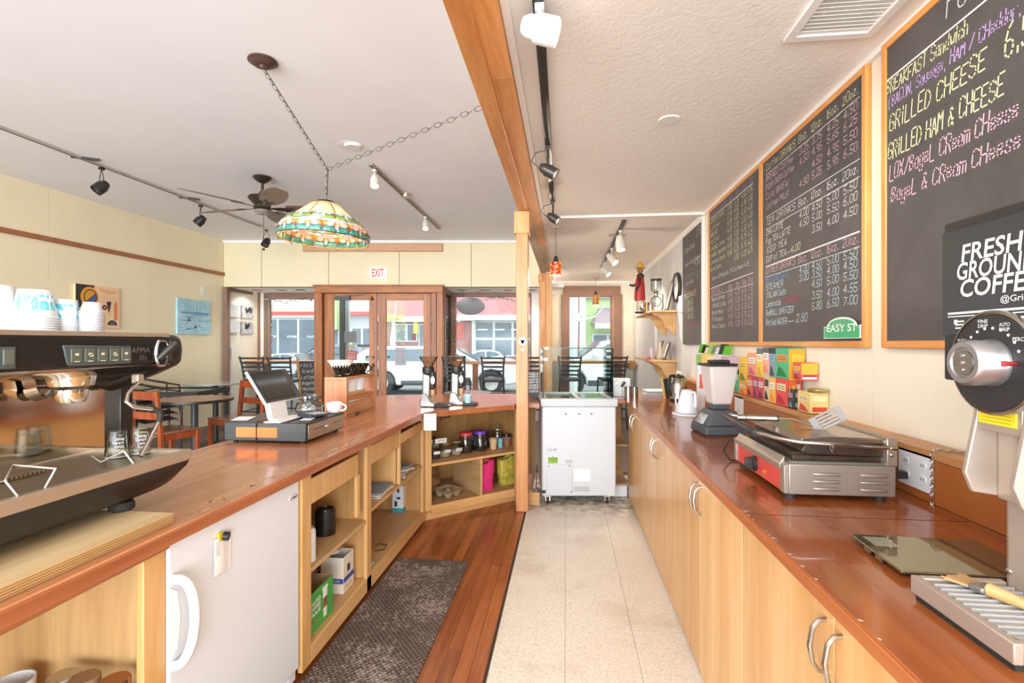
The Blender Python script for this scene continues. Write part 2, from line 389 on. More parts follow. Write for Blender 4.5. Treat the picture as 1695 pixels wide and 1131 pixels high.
# header wall over the street front, as boards with dark joints
def fu(px, dp): return (px - CX) / F * dp
def fz(py, dp): return H + (HY - py) / F * dp
fz_h = fz(475, DH)
hd = struct('wall_front', M(FAC).box(fu(370, DH), fu(893, DH), DH + .012, DH + .1, fz_h, ZL), mat('joint_dark', '6b5f45', 0.8))
for a, c in ((370, 433), (433, 544), (544, 661), (661, 780), (780, 893)):
    M(FAC).box(fu(a, DH) + .004, fu(c, DH) - .004, DH, DH + .012, fz_h, ZL - .0).build('wall_panel', cream2, hd)
struct('trim_7', M(FAC).box(fu(370, DH), fu(893, DH), DH - .02, DH + .001, ZL - .045, ZL), offwhite, bev=.004)
struct('trim_8', M(FAC).box(fu(503, DH), fu(733, DH), DH - .05, DH, fz(417, DH), fz(404, DH)), mat('tan_board', 'c89b78', 0.5), bev=.008)
# soffit over the window bays, with recessed cans
so = struct('ceiling', M(FAC).box(fu(365, DH), fu(905, DW) + .2, DH + .02, DR + .05, fz_h, fz_h + .05), mat('soffit_white', 'f4f2f0', 0.6))
can = mat('can_trim', 'b9b3ad', 0.4)
for px in (425, 466, 497, 765, 803, 842, 880):
    c = U(fu(px, 8.05), 8.05, fz_h - .006)
    M().lathe([(.075, .006), (.085, .0), (.06, .002), (.055, .02)], c, 20).build('can_light', can, so)
    l = bpy.data.lights.new('can_fill_spot', 'SPOT'); l.energy = 9; l.spot_size = 2.6; l.spot_blend = .6; l.shadow_soft_size = .05; l.color = (1, .95, .88); lo = bpy.data.objects.new('can_fill_spot', l); COL.objects.link(lo); lo.location = c - Vector((0, 0, .01))  # spot added under each can to brighten the bay
# slanting side wall of the left bay and its brown posts
def wallseg(name, p, q, z0, z1, m, th=.05, parent=None):
    p = Vector(p[:2]).to_3d(); q = Vector(q[:2]).to_3d()
    mb = M().bar(p + Vector((0, 0, (z0 + z1) / 2)), q + Vector((0, 0, (z0 + z1) / 2)), th, z1 - z0)
    return struct(name, mb, m) if parent is None else mb.build(name, m, parent)
A0 = U(fu(371, DH), DH); A1 = U(fu(425, DW), DW)
lilac = mat('pale_lilac_wall', 'e3dcda', 0.6, 0.03)
wallseg('wall_side', A0 + Vector((-.03, 0, 0)), A1 + Vector((-.03, 0, 0)), 0, fz_h, lilac)
for px, d, w in ((374.5, DH, .055), (427, DW - .02, .06)):
    struct('trim_9', M(FAC).box(fu(px, d) - w / 2, fu(px, d) + w / 2, d - .03, d + .06, 0, fz_h), brown, bev=.004)
mb = M(); p = A0 + Vector((0.01, 0, fz_h - .03)); q = A1 + Vector((.01, 0, fz_h - .03)); mb.bar(p, q, .04, .05)
struct('trim_10', mb, brown)
mb = M(); p = A0 + Vector((0.01, 0, .06)); q = A1 + Vector((.01, 0, .06)); mb.bar(p, q, .04, .12)
struct('baseboard_bay', mb, mat('grey_brown_base', '8f7c6d', 0.5))
# front wall pieces at the bay windows
sill_l = .42
def fbox(px0, px1, d0, d1, z0, z1): return M(FAC).box(fu(px0, d0), fu(px1, d0), d0, d1, z0, z1)
struct('wall_front', fbox(425, 444, DW, DW + .08, 0, fz_h), mat('pale_wall', 'e8e0d2', 0.6))
struct('wall_front', fbox(444, 535, DW, DW + .1, 0, sill_l), lilac)
struct('wall_front', fbox(752, 893, DW, DW + .1, 0, sill_l), lilac)
struct('wall_front', fbox(880, 897, DW - .02, DW + .08, 0, fz_h), mat('pale_wall', 'e8e0d2', 0.6))
pane = glass('window_glass')
def window(n, u0, u1, d, z0, z1, fw=.06, mull=(), frame=brown, sill=True):
    w = struct('window_%d' % n, M(FAC).box(u0, u1, d, d + .06, z1 - fw, z1), frame, bev=.004)
    M(FAC).box(u0, u0 + fw, d, d + .06, z0, z1 - fw).build('frame_side', frame, w, bev=.004)
    M(FAC).box(u1 - fw, u1, d, d + .06, z0, z1 - fw).build('frame_side', frame, w, bev=.004)
    M(FAC).box(u0 - .01, u1 + .01, d - (.05 if sill else 0), d + .06, z0 - .03, z0 + .03).build('window_sill', frame, w, bev=.004)
    M(FAC).box(u0 + fw, u1 - fw, d + .03, d + .035, z0 + .03, z1 - fw).build('window_pane', pane, w)
    for x in mull: M(FAC).box(x - .02, x + .02, d + .01, d + .05, z0, z1 - fw).build('mullion', frame, w)
    return w
window(1, fu(436, DW), fu(540, DW), DW, sill_l + .03, fz_h, .11)
window(3, fu(748, DW), fu(884, DW), DW, sill_l + .03, fz_h, .07)
# side light between door and right bay window
S0 = U(fu(733, DH), DH + .08); S1 = U(fu(748, DW), DW)
w2 = struct('window_2', M().bar(S0 + Vector((0, 0, fz_h - .03)), S1 + Vector((0, 0, fz_h - .03)), .05, .06), brown)
for tt in (0.04, .96):
    p = S0.lerp(S1, tt); M().bar(p + Vector((0, 0, .2)), p + Vector((0, 0, fz_h - .06)), .05, .06, up=(0, 1, 0)).build('frame_side', brown, w2)
M().bar(S0 + Vector((0, 0, .21)), S1 + Vector((0, 0, .21)), .05, .42).build('frame_base', brown, w2)
M().bar(S0.lerp(S1, .06) + Vector((0, 0, (fz_h + .42) / 2 - .03)), S0.lerp(S1, .94) + Vector((0, 0, (fz_h + .42) / 2 - .03)), .006, fz_h - .42 - .06).build('window_pane', pane, w2)
# side return of the left bay next to the door
R0 = U(fu(522, DH), DH + .08); R1 = U(fu(540, DW), DW)
w5 = struct('window_5', M().bar(R0 + Vector((0, 0, fz_h - .03)), R1 + Vector((0, 0, fz_h - .03)), .05, .06), brown)
M().bar(R0 + Vector((0, 0, .21)), R1 + Vector((0, 0, .21)), .05, .42).build('frame_base', brown, w5)
M().bar(R0 + Vector((0, 0, (fz_h + .42) / 2 - .03)), R1 + Vector((0, 0, (fz_h + .42) / 2 - .03)), .006, fz_h - .42 - .06).build('window_pane', pane, w5)
# right-hand front wall and its cased window
U0 = fu(900, DR); U1 = fu(1052, DR); a, c = fu(941, DR), fu(1013, DR); zt = fz(488, DR)
wf = struct('wall_front', M(FAC).box(U0 - .05, a - .02, DR, DR + .1, 0, ZR), mat('pale_cream_wall', 'e4decb', 0.6))
M(FAC).box(c + .02, U1 + .1, DR, DR + .1, 0, ZR).build('wall_panel', mat('pale_cream_wall', 'e4decb', 0.6), wf)
M(FAC).box(a - .02, c + .02, DR, DR + .1, zt, ZR).build('wall_panel', _mc['pale_cream_wall'], wf)
M(FAC).box(a - .02, c + .02, DR, DR + .1, 0, .35).build('wall_panel', _mc['pale_cream_wall'], wf)
window(4, a - .02, c + .02, DR + .02, .38, zt, .04)
cs = struct('trim_11', M(FAC).box(fu(932, DR), fu(1026, DR), DR - .035, DR, fz(489, DR), fz(474, DR)), brown, bev=.004)
for x0, x1 in ((929, 941), (1015, 1029)):
    M(FAC).box(fu(x0, DR), fu(x1, DR), DR - .04, DR, 0, fz(488, DR)).build('casing', brown, cs, bev=.004)
struct('trim_12', M(FAC).box(U0, U1, DR - .03, DR, ZR - .055, ZR), offwhite, bev=.004)
# partition behind the second post
P2 = U(fu(915, 7.45), 7.45)
struct('wall_partition', M(FAC).box(fu(905, 7.9), fu(908, 7.9), 8.2, DR, 0, ZR), offwhite)

# beam line above the counter and its posts
zb = 2.35
hb = struct('wall_header', M().box(-.36, -.21, YB, 7.5, zb + .05, ZL), cream)
yp = 3.9
bm = thing('ceiling_beam', 'orange stained fir beam running above the aisle from the top edge to the near post', 'beam', (-.33, 1, zb))
M().box(-.371, -.293, YB, yp - .0, zb, zb + .16).build('beam', firy, bm, bev=.004)
jy = onz(849, 127, zb + .02).y
M().box(-.298, -.209, YB, jy - .001, zb + .02, zb + .05).build('soffit_board', firy, bm, bev=.003)
M().box(-.298, -.209, jy + .001, 5.3, zb + .02, zb + .05).build('soffit_board', firy, bm, bev=.003)
M().box(-.298, -.209, 5.302, 7.4, zb + .02, zb + .05).build('soffit_board', oldw, bm, bev=.003)
M().box(-.371, -.293, yp + .1, 7.4, zb, zb + .16).build('beam', oldw, bm, bev=.004, label='grey weathered far length of beam')
struct('trim_13', M().box(-.207, -.18, YB, 4.4, ZR - .04, ZR), offwhite)
struct('trim_13', M().box(-.207, -.18, 4.47, 8.8, ZR - .04, ZR), offwhite)
tag(o := M().box(-.389, -.295, yp, yp + .095, 0, zb - .0).build('wooden_post', fir, None, bev=.005), 'near square fir post with a round white sticker, at the end of the counter', 'post')
M().box(-.404, -.283, yp - .012, yp + .105, zb - .175, zb - .002).build('post_collar', fir, o, bev=.004)
c = onx(865, 565, -.342); st = Vector((c.x, yp - .0015, 1.32 + 3 * 3.92 / 830))
st.x = ony(865, 565, yp).x; st.z = ony(865, 565, yp).z
mb = M(); ring = lambda mb, c, r, mi: mb.lathe([(1e-6, .0), (r, .0)], c, 28, mi, 'y')
mb.lathe([(1e-6, 0), (.034, 0)], st, 28, 0, 'y'); mb.caps = False; mb.lathe([(.027, -.0004), (.0285, -.0004)], st, 28, 1, 'y'); mb.caps = True
mb.prism([(st.x - .004, st.z - .02), (st.x + .004, st.z - .02), (st.x + .004, st.z + .0), (st.x + .02, st.z + .012), (st.x + .015, st.z + .002), (st.x + .006, st.z - .008), (st.x - .006, st.z - .008), (st.x - .015, st.z + .002), (st.x - .02, st.z + .012), (st.x - .004, st.z + .0)], st.y - .0006, st.y - .0003, 'y', 1)
s2 = ony(865, 579, yp); mb.lathe([(1e-6, 0), (.014, 0)], (s2.x, st.y, s2.z), 20, 2, 'y'); mb.bar((s2.x - .008, st.y - .0005, s2.z + .008), (s2.x + .008, st.y - .0005, s2.z - .008), .0008, .003, 3, up=(0, 1, 0))
mb.build('round_stickers', [mat('sticker_white', 'efece6', .4, 0), mat('ink', '35322f', .5, 0), mat('sticker_pink', 'd9b3a6', .4, 0), mat('red_ink', 'b23a34', .4, 0)], o, label='white round stickers')
# far post, two timbers
f0 = fu(893, 7.4); f1 = fu(903, 7.4); f2 = fu(914, 7.4)
o = M(FAC).box(f0, f1, 7.4, 7.5, 0, zb).build('wooden_post', fir, None, bev=.005); tag(o, 'far narrow fir double post beside the bright window wall', 'post')
M(FAC).box(f1 + .002, f2, 7.38, 7.48, 0, zb).build('side_timber', wood('fir_pale', 'd39a5c', 'e9b67c', 'z', .45), o, bev=.005)
M(FAC).box(f0 - .012, f1, 7.385, 7.5, zb - .12, zb - .01).build('post_collar', fir, o, bev=.004)
# ================================================================ DOORS
D1 = DH - .06
dc = struct('door_frame', M(FAC).box(fu(521, D1), fu(733, D1), D1 - .03, D1 + .16, fz(485, D1), fz(473, D1)), doorh, bev=.004)
M(FAC).box(fu(519, D1), fu(735, D1), D1 - .05, D1 + .1, fz(474, D1), fz(472, D1)).build('cornice', doorh, dc, bev=.003)
M(FAC).box(fu(521, D1), fu(534, D1), D1 - .03, D1 + .16, 0, fz(485, D1)).build('jamb', doorw, dc, bev=.004)
M(FAC).box(fu(714, D1), fu(722, D1), D1 - .0, D1 + .16, 0, fz(485, D1)).build('jamb', doorw, dc, bev=.004)
M(FAC).box(fu(723, D1), fu(733, D1), D1 - .03, D1 + .16, 0, fz(485, D1)).build('jamb', doorw, dc, bev=.004)
def leaf(n, p0, g0, g1, p1, d):
    zt = fz(486, d); z1 = fz(497, d); zb_ = .3
    w = struct('door_%d' % n, M(FAC).box(fu(g0, d), fu(g1, d), d, d + .05, z1, zt), doorh, bev=.004)
    M(FAC).box(fu(p0, d), fu(g0, d), d, d + .05, .03, zt).build('stile', doorw, w, bev=.004)
    M(FAC).box(fu(g1, d), fu(p1, d), d, d + .05, .03, zt).build('stile', doorw, w, bev=.004)
    M(FAC).box(fu(g0, d), fu(g1, d), d, d + .05, .03, zb_).build('bottom_rail', doorh, w, bev=.004)
    M(FAC).box(fu(g0, d), fu(g1, d), d + .022, d + .028, zb_, z1).build('door_pane', pane, w)
    return w
dl = leaf(1, 537, 552, 611, 624, D1 + .05); dr = leaf(2, 626, 639, 701, 713, D1 + .05)
steel = mat('brushed_steel', 'b9b6b1', .3, .05, 20, metal=1.0); dkm = mat('dark_metal', '33302e', .4, .05)
bronze = mat('oil_bronze', '463a31', .35, .1, metal=.6)
d = D1 + .048
M(FAC).box(fu(556, d), fu(580, d), d - .05, d, fz(497, d), fz(491, d)).bar(Vector((fu(575, d), d - .06, fz(490, d))), Vector((fu(600, d), d - .03, fz(489, d))), .012, .012).build('door_closer', dkm, dl)
for px, py, r, ww in ((607, 591, .018, dl), (617.5, 591.5, .018, dl), (617.5, 604, .022, dl), (643, 591, .018, dr)):
    c = C(px, py, d); MM = FAC.inverted() @ c
    M(FAC).lathe([(.001, -.02), (r * .6, -.02), (r * .8, -.012), (r, -.008), (r, 0)], MM, 18, 0, 'y').build('lock_cylinder', bronze, ww)
c = FAC.inverted() @ C(617.5, 607, d); M(FAC).tube([c, c + Vector((0, -.05, -.0)), c + Vector((0, -.06, -.03)), c + Vector((0, -.06, -.1)), c + Vector((0, -.0, -.12))], .009).build('door_handle', bronze, dl, label='dark bronze pull handle')
c = FAC.inverted() @ C(616, 492, d); M(FAC).lathe([(.03, -.05), (.026, -.03), (.012, 0), (.004, .01)], c, 14).build('door_bell', mat('old_brass', '9a7a3c', .35, .1, metal=1.0), dl, label='small brass bell on the corner of the door')
# things stuck on the door glass
def sticker(name, px0, px1, py0, py1, dd, base, label, draw=None, cat='sign', mats=(), group=None):
    """flat notice on the glass, facing the room or the street; local x right, z up"""
    p = FAC.inverted() @ C(px0, py1, dd); q = FAC.inverted() @ C(px1, py0, dd)
    mb = M(FAC).box(p.x, q.x, dd - .002, dd, p.z, q.z)
    if draw:
        mb.T = Matrix(); draw(mb, FAC @ Vector((p.x, dd - .003, p.z)), Vector((RX, RY, 0)), q.x - p.x, q.z - p.z)
    o = mb.build(name, [base] + list(mats)); tag(o, label, cat, group); return o
ink = mat('ink', '35322f', .5, 0); Z = Vector((0, 0, 1))
paper = mat('paper_white', 'efedea', .6, .02)
gp = D1 + .071
def lines(n, w0=.12, w1=.88, mi=1, th=.0035):
    def f(mb, o, r, w, h):
        for k in range(n):
            z = h * (0.88 - 0.76 * k / max(1, n - 1)); a = w * w0; e = w * random.uniform(w1 - .25, w1)
            mb.quad(o + r * a + Z * z, o + r * e + Z * z, o + r * e + Z * (z + th), o + r * a + Z * (z + th), mi)
    return f
sticker('door_notice', 570, 590, 549, 567, gp, mat('grey_notice', '68686a', .5, .03), 'dark grey square notice on the left door glass', lines(4), 'notice', [ink])
sticker('door_notice', 576, 588, 570.5, 576, gp, mat('khaki_notice', 'a89d72', .5, .03), 'small khaki strip sticker above the red badge on the left door', lines(2), 'sticker', [ink])
sticker('door_notice', 591.5, 611, 570.5, 574.5, gp, mat('dark_strip_s', '4c4f4e', .5, .03), 'thin black strip sticker at the right edge of the left door glass', None, 'sticker')
def badge(mb, o, r, w, h):
    mb.quad(o + r * w * .4 + Z * h, o + r * w * .6 + Z * h, o + r * w * .58 + Z * h * 1.16, o + r * w * .42 + Z * h * 1.16, 0)
    typed(mb, 'COFFEE', o + r * w * .9 + Z * h * .14, -r, Z, h * .26, w * .8, 1, .01)
    typed(mb, 'CAFE', o + r * w * .8 + Z * h * .5, -r, Z, h * .16, w * .6, 1)
    mb.quad(o + r * w * .1 + Z * h * .8, o + r * w * .9 + Z * h * .8, o + r * w * .9 + Z * h * .83, o + r * w * .1 + Z * h * .83, 1)
sticker('door_badge', 573.5, 591, 581, 596.5, gp, mat('maroon_badge', 'a04a48', .5, .03), 'red coffee badge sticker, lettering reversed, low on the left door glass', badge, 'sticker', [mat('badge_pink', 'e0b7ad', .5, 0)])
def menu(mb, o, r, w, h):
    for k in range(5):
        for s in (0, 1):
            z = h * (.78 - .14 * k); a = w * (.12 + .45 * s); mb.quad(o + r * a + Z * z, o + r * (a + w * .26) + Z * z, o + r * (a + w * .26) + Z * (z + .005), o + r * a + Z * (z + .005), 1)
sticker('door_notice', 654, 672, 576, 605, gp, mat('grey_paper', 'a9a8ae', .6, .03), 'grey opening hours sheet taped on the right door glass', menu, 'notice', [ink])
sticker('door_notice', 681.5, 688, 552.5, 563.5, gp, mat('red_notice', '8d4a50', .5, .03), 'small dark red sticker high on the right door glass', None, 'sticker')
# exit sign
def exitd(mb, o, r, w, h): typed(mb, 'EXIT', o + r * w * .14 + Z * h * .2, r, Z, h * .62, w * .72, 1, .02)
p = FAC.inverted() @ C(613, 461, DH); q = FAC.inverted() @ C(641, 444, DH)
mb = M(FAC).box(p.x, q.x, DH - .05, DH - .001, p.z, q.z); mb.T = Matrix()
typed(mb, 'EXIT', U(p.x + (q.x - p.x) * .15, DH - .0515, p.z + .022), (RX, RY, 0), Z, (q.z - p.z) * .74, (q.x - p.x) * .7, 1, .03)
tag(mb.build('exit_sign', [emit('exit_white', 'f6efec', .35), emit('exit_red', 'd8403a', .45)], None, bev=.004), 'white sign with red letters EXIT above the double doors', 'sign')
# ================================================================ WORKTOPS AND CABINETS
ctL = wood('worn_mahogany_top', 'a9653f', 'c98c63', 'y', 0.2, 0.7, coat=0.25, bmp=0.03, rnd=0.0, wear=None)
ctLe = wood('mahogany_edge', '965230', 'b97248', 'y', 0.32, 0.8, rnd=0.0)
ctR = wood('glossy_red_brown_top', '8b4520', 'ac6232', 'y', 0.17, 0.7, coat=0.3, bmp=0.03, rnd=0.0)
maple = wood('pale_maple_ply', 'cf9b5a', 'e3b87e', 'z', 0.42, 0.6, coat=0.1, rnd=0.05)
mapley = wood('pale_maple_rail', 'd2a066', 'e6bd84', 'y', 0.45, 0.8, rnd=0.06)
mapled = wood('maple_shelf', 'c19462', 'd9b382', 'y', 0.5, 0.8, rnd=0.08)
inner = wood('cabinet_inside', 'ad7b42', 'c79a62', 'z', 0.55, 0.7, rnd=0.05)
cabdoor = wood('honey_cabinet_door', 'da9f5a', 'edc085', 'z', 0.36, 0.45, coat=0.15, rnd=0.05)
orange = mat('orange_brown_paint', 'a5602c', 0.4, 0.06, 5); orange_t = wood('ledge_top', 'b57a48', 'd29c68', 'y', .4)
chrome = mat('chrome', 'cfcfce', 0.12, .02, 8, metal=1.0); satin = mat('satin_nickel', 'b5b0a6', 0.3, .04, 20, metal=1.0)
black = mat('black_plastic', '24221f', 0.4, .08, 30); white = mat('white_enamel', 'e2e6ec', 0.3, .01, 3); whitep = mat('white_plastic', 'e6e7e8', 0.4, .02, 5)
zc = .84
# L shaped counter top on the customer side
poly = [(-1.045, YB + .3), (-.972, 3.38), (-.43, 3.86), (-.397, 3.87), (-.397, 4.01), (-.21, 4.01), (-.285, 4.73), (-.47, 4.73), (-1.0, 4.66), (-1.66, 4.45), (-1.66, YB + .3)]
lc = thing('bar_counter', 'long worn reddish wooden counter top between the dining room and the work aisle', 'counter', (-1.3, 1.5, .8))
M().prism(poly, zc - .006, zc, 'z').build('top_surface', ctL, lc, bev=.002)
M().prism(poly, .80, zc - .006, 'z').build('edge_band', ctLe, lc, bev=.003)
M().box(-1.05, -1.022, YB + .3, 1.2, .786, .836).build('front_fascia', ctLe, lc, bev=.004)
mb = M(); random.seed(3)                       # finish worn through to bare wood near the front edge
for k in range(150):
    y = random.uniform(1.3, 2.9); x0 = -1.0 - .05 * random.random() - .035 * abs(math.sin(y * 3)); x0 += (y - 1.3) / 2.1 * .02
    l = random.uniform(.006, .05); w = random.uniform(.001, .005); a = random.uniform(-.2, .3)
    P = [(x0 + w * math.cos(q) * random.uniform(.5, 1.2) + l * a * math.sin(q), y + l * math.sin(q) * random.uniform(.5, 1), zc + .0006) for q in [i * PI / 4 for i in range(8)]]
    mb.add(P, [tuple(range(8))])
mb.build('worn_patches', mat('bare_wood', 'e4bb88', .6, .1, 20), lc, kind='stuff')
# main open cabinet
cf = -1.024; cbk = -1.6; zs = .797
mc = thing('counter_cabinet', 'open maple cabinet with three drawer fronts and shelves under the wooden counter', 'cabinet', (-1.3, 2.7, 0))
fr = mapley
for a, c in ((1.859, 1.929), (2.50, 2.558), (3.523, 3.585)): M().box(cf - .02, cf, a, c, .028, zs).build('stile', maple, mc, bev=.002)
M().box(cf - .02, cf, 1.929, 3.523, .028, .1).build('bottom_rail', fr, mc, bev=.002)
M().box(cbk, cf - .02, 1.862, 3.58, .088, .1).build('floor_panel', mapled, mc)
M().box(cf - .09, cf - .07, 1.862, 3.56, 0, .088).build('kick_board', mat('dark_kick', '4a3524', .6), mc)
M().box(cbk, cbk + .015, 1.862, 3.58, .1, zs).build('back_panel', inner, mc)
for a, c in ((1.862, 1.88), (2.51, 2.528), (3.555, 3.573)): M().box(cbk + .015, cf - .02, a, c, .1, zs).build('side_panel', inner, mc)
M().box(cbk + .015, cf - .03, 3.022, 3.04, .44, .68).build('partition', maple, mc)
M().box(cf - .022, cf - .002, 3.022, 3.04, .44, zs).build('stile', maple, mc)
M().box(cbk + .015, cf - .005, 1.88, 2.51, .385, .403).build('shelf', mapled, mc, bev=.002)
M().box(cbk + .015, cf - .005, 2.528, 3.555, .42, .438).build('shelf', mapled, mc, bev=.002)
for k, (a, c) in enumerate(((1.933, 2.40), (2.562, 3.018), (3.044, 3.519))):
    z0, z1 = ((.665, .768), (.675, .775), (.69, .752))[k]; rc = (.0, .0, .0)[k]
    dr_ = M().box(cf - .022 - rc, cf - .004 - rc, a, c, z0, z1).build('drawer', maple, mc, bev=.002)
    M().box(cbk + .1, cf - .022, a + .01, c - .01, z0 + .008, z0 + .016).box(cbk + .1, cf - .022, a + .01, a + .02, z0 + .016, z1 - .015).box(cbk + .1, cf - .022, c - .02, c - .01, z0 + .016, z1 - .015).build('drawer_box', inner, dr_)
M().box(-1.35, cf - .045, 3.1, 3.4, .754, .76).build('drawer_tray', black, mc)
M().box(cf - .03, cf - .012, 2.41, 2.44, .45, .66).build('drawer_runner', maple, mc)
# angled corner cabinet
P1 = Vector((-1.024, 3.585)); P2 = Vector((-.408, 4.13)); ex = (P2 - P1).normalized(); ey = Vector((-ex.y, ex.x)); L = (P2 - P1).length
ang = math.atan2(ex.y, ex.x)
ac = thing('corner_cabinet', 'angled open maple cabinet under the counter bend next to the near post', 'cabinet', (P1.x, P1.y, 0), ang)
TA = Matrix.Translation((P1.x, P1.y, 0)) @ Matrix.Rotation(ang, 4, 'Z')
def A(): return M(TA)
dpth = .62
A().box(.0, .05, 0, .02, .08, zs - .0).build('stile', maple, ac, bev=.002)
A().box(L - .01, L + .05, 0.0, .02, .08, zs).build('stile', maple, ac, bev=.002)
A().box(.05, L - .01, 0, .02, .055, .118).build('bottom_rail', wood('maple_rail_x', 'cf9a5e', 'e2b67a', 'x', .45, .8), ac, bev=.002)
A().box(-.02, L + .02, .05, .07, 0, .06).build('kick_board', _mc['maple_rail_x'], ac)
A().box(0.0, L + .12, .02, dpth, .1, .118).build('floor_panel', wood('maple_shelf_x', 'b48a5c', 'cfa878', 'x', .5, .8), ac)
A().box(-.12, L + .12, dpth, dpth + .015, .1, zs).build('back_panel', inner, ac)
A().box(L + .12, L + .138, .06, dpth, .118, zs).build('side_panel', inner, ac)
A().box(.05, L + .12, .004, .45, .405, .425).build('shelf', _mc['maple_rail_x'], ac, bev=.002)
A().box(.475, .495, .006, .45, .118, .405).build('partition', mapled, ac, bev=.001)
# short cabinet lengths either side of the freezer
ec = thing('counter_cabinet', 'short open cabinet end between the near post and the white freezer', 'cabinet', (-.3, 4.3, 0), 0)
M().box(-.36, -.215, 4.08, 4.1, 0, .1).build('bottom_rail', _mc['maple_rail_x'], ec)
M().box(-.30, -.28, 4.1, 4.6, .1, .115).build('floor_panel', mapled, ec); M().box(-.36, -.28, 4.6, 4.615, .115, .797).build('back_panel', inner, ec)
ec = thing('counter_cabinet', 'short dark open cabinet end between the white freezer and the maple doors', 'cabinet', (.45, 4.6, 0), 0)
M().box(.405, .52, 4.39, 4.41, 0, .09).build('bottom_rail', whitep, ec)
M().box(.40, .53, 4.41, 4.95, .09, .1).build('floor_panel', mapled, ec); M().box(.40, .53, 4.95, 4.965, .1, .797).build('back_panel', inner, ec); M().box(.44, .53, 4.45, 4.95, .42, .435).build('shelf', inner, ec)
# near cabinet under the espresso machine
nc = thing('counter_cabinet', 'open maple cabinet bay below the espresso machine at the lower left', 'cabinet', (-1.3, .5, 0))
M().box(cf - .03, cf - .01, 1.13, 1.198, .02, .785).build('stile', maple, nc, bev=.002)
M().box(cbk, cf - .03, 1.172, 1.188, .02, .797).build('side_panel', wood('shaded_maple', 'b08a58', 'cda873', 'z', .5, .6), nc)  # maple darkened to put the shade of the bay into its colour
M().box(cbk, cbk + .015, -.6, 1.17, .02, .797).build('back_panel', inner, nc)
M().box(cbk + .015, cf - .03, -.6, 1.17, .383, .403).build('shelf', mapled, nc)
M().box(cbk + .015, cf - .03, -.6, 1.17, .05, .07).build('floor_panel', mapled, nc)
M().box(-1.64, -1.622, 0.2, 4.4, 0, .797).build('customer_side_panel', doorw, mc)
# plywood board under the machine
pb = M().box(-1.62, -1.042, -.5, 1.235, zc + .001, zc + .026).build('plywood_board', wood('birch_ply', 'cfae7c', 'e6cd9f', 'y', .55, .5, rnd=.02)); tag(pb, 'thick pale plywood board under the espresso machine', 'board')
mb = M()
for k in range(4): mb.box(-1.0421, -1.0405, -.5, 1.236, zc + .004 + k * .0058, zc + .0065 + k * .0058)
mb.build('ply_edge', mat('ply_edge_dark', 'a8793f', .7), pb)
# -------------------------------------------------------------- under-counter fridge
fg = thing('undercounter_fridge', 'white under-counter fridge with a curved handle below the worn counter edge', 'fridge', (-1.3, 1.55, 0))
M().box(-1.6, -1.07, 1.21, 1.84, .04, .79).build('body', white, fg, bev=.006)
M().box(-1.067, -1.03, 1.203, 1.846, .06, .792).build('door', white, fg, bev=.006)
M().box(-1.08, -1.045, 1.80, 1.845, .015, .058).build('hinge_bracket', whitep, fg)
for q in ((-1.07, 1.82), (-1.12, 1.27), (-1.5, 1.27), (-1.5, 1.82)): M().cyl((q[0], q[1], 0), (q[0], q[1], .04), .012).build('foot', black, fg)
hp = []
for k in range(15):
    q = -PI / 2 + PI * k / 14; hp.append((-1.028 + .034 * abs(math.cos(q)) ** .5, 1.212 + .04 * math.cos(q), .585 + .115 * math.sin(q)))
mb = M()
for p, q in zip(hp, hp[1:]): pass
h = M().tube([(x, y, z) for x, y, z in hp], [.013] * 15, 10).build('handle', whitep, fg)
M().prism([(1.204, .49), (1.204, .68), (1.23, .66), (1.24, .585), (1.23, .51)], -1.031, -1.026, 'x').build('handle_plate', whitep, fg)
# maker's badge
mb = M().lathe([(1e-6, .004), (.027, .004), (.030, .002), (.03, 0)], (-1.029, 1.80, .735), 28, 0, 'x', sx=.4, sy=1.0)
typed(mb, 'SUMMIT', Vector((-1.0245, 1.775, .7305)), (0, 1, 0), Z, .009, .05, 1, .012)
mb.T = Matrix(); bo = mb.build('badge', [mat('badge_silver', 'dcd9d6', .35, 0), ink], fg)
# magnet with note
nm = thing('fridge_magnet', 'round yellow and black magnet clip holding a small white note on the fridge door', 'magnet', (-1.03, 1.45, .66))
c = onx(364, 888, -1.029); M().cyl(c, c + Vector((.008, 0, 0)), .014, None, 20).build('magnet_disc', mat('magnet_yellow', 'c9b52a', .4, .2, 40), nm)
M().cyl(c + Vector((.006, .009, -.002)), c + Vector((.02, .013, -.004)), .013, None, 20).build('magnet_clip', black, nm)
a = onx(353, 895, -1.026); d_ = onx(383, 937, -1.026)
mb = M(); G5 = 6
for i in range(G5):
    y0_ = a.y + (d_.y - a.y) * i / G5; y1_ = a.y + (d_.y - a.y) * (i + 1) / G5
    f = lambda y, z: (-1.024 + .003 * math.sin((y - a.y) * 60), y, z)
    mb.quad(f(y0_, d_.z + .004 * math.sin(i)), f(y1_, d_.z + .004 * math.sin(i + 1)), f(y1_, a.z), f(y0_, a.z))
for k in range(7):
    z = a.z - .012 - k * .0065; lettering(mb, random.choice(['milk', 'oat', 'cream', 'soy', 'whole']), (-1.0205, a.y + .004, z), (0, 1, 0), Z, .004, .02, .0006, 1)
mb.build('paper_note', [paper, mat('grey_ink', '8d8b8c', .6, 0)], nm)
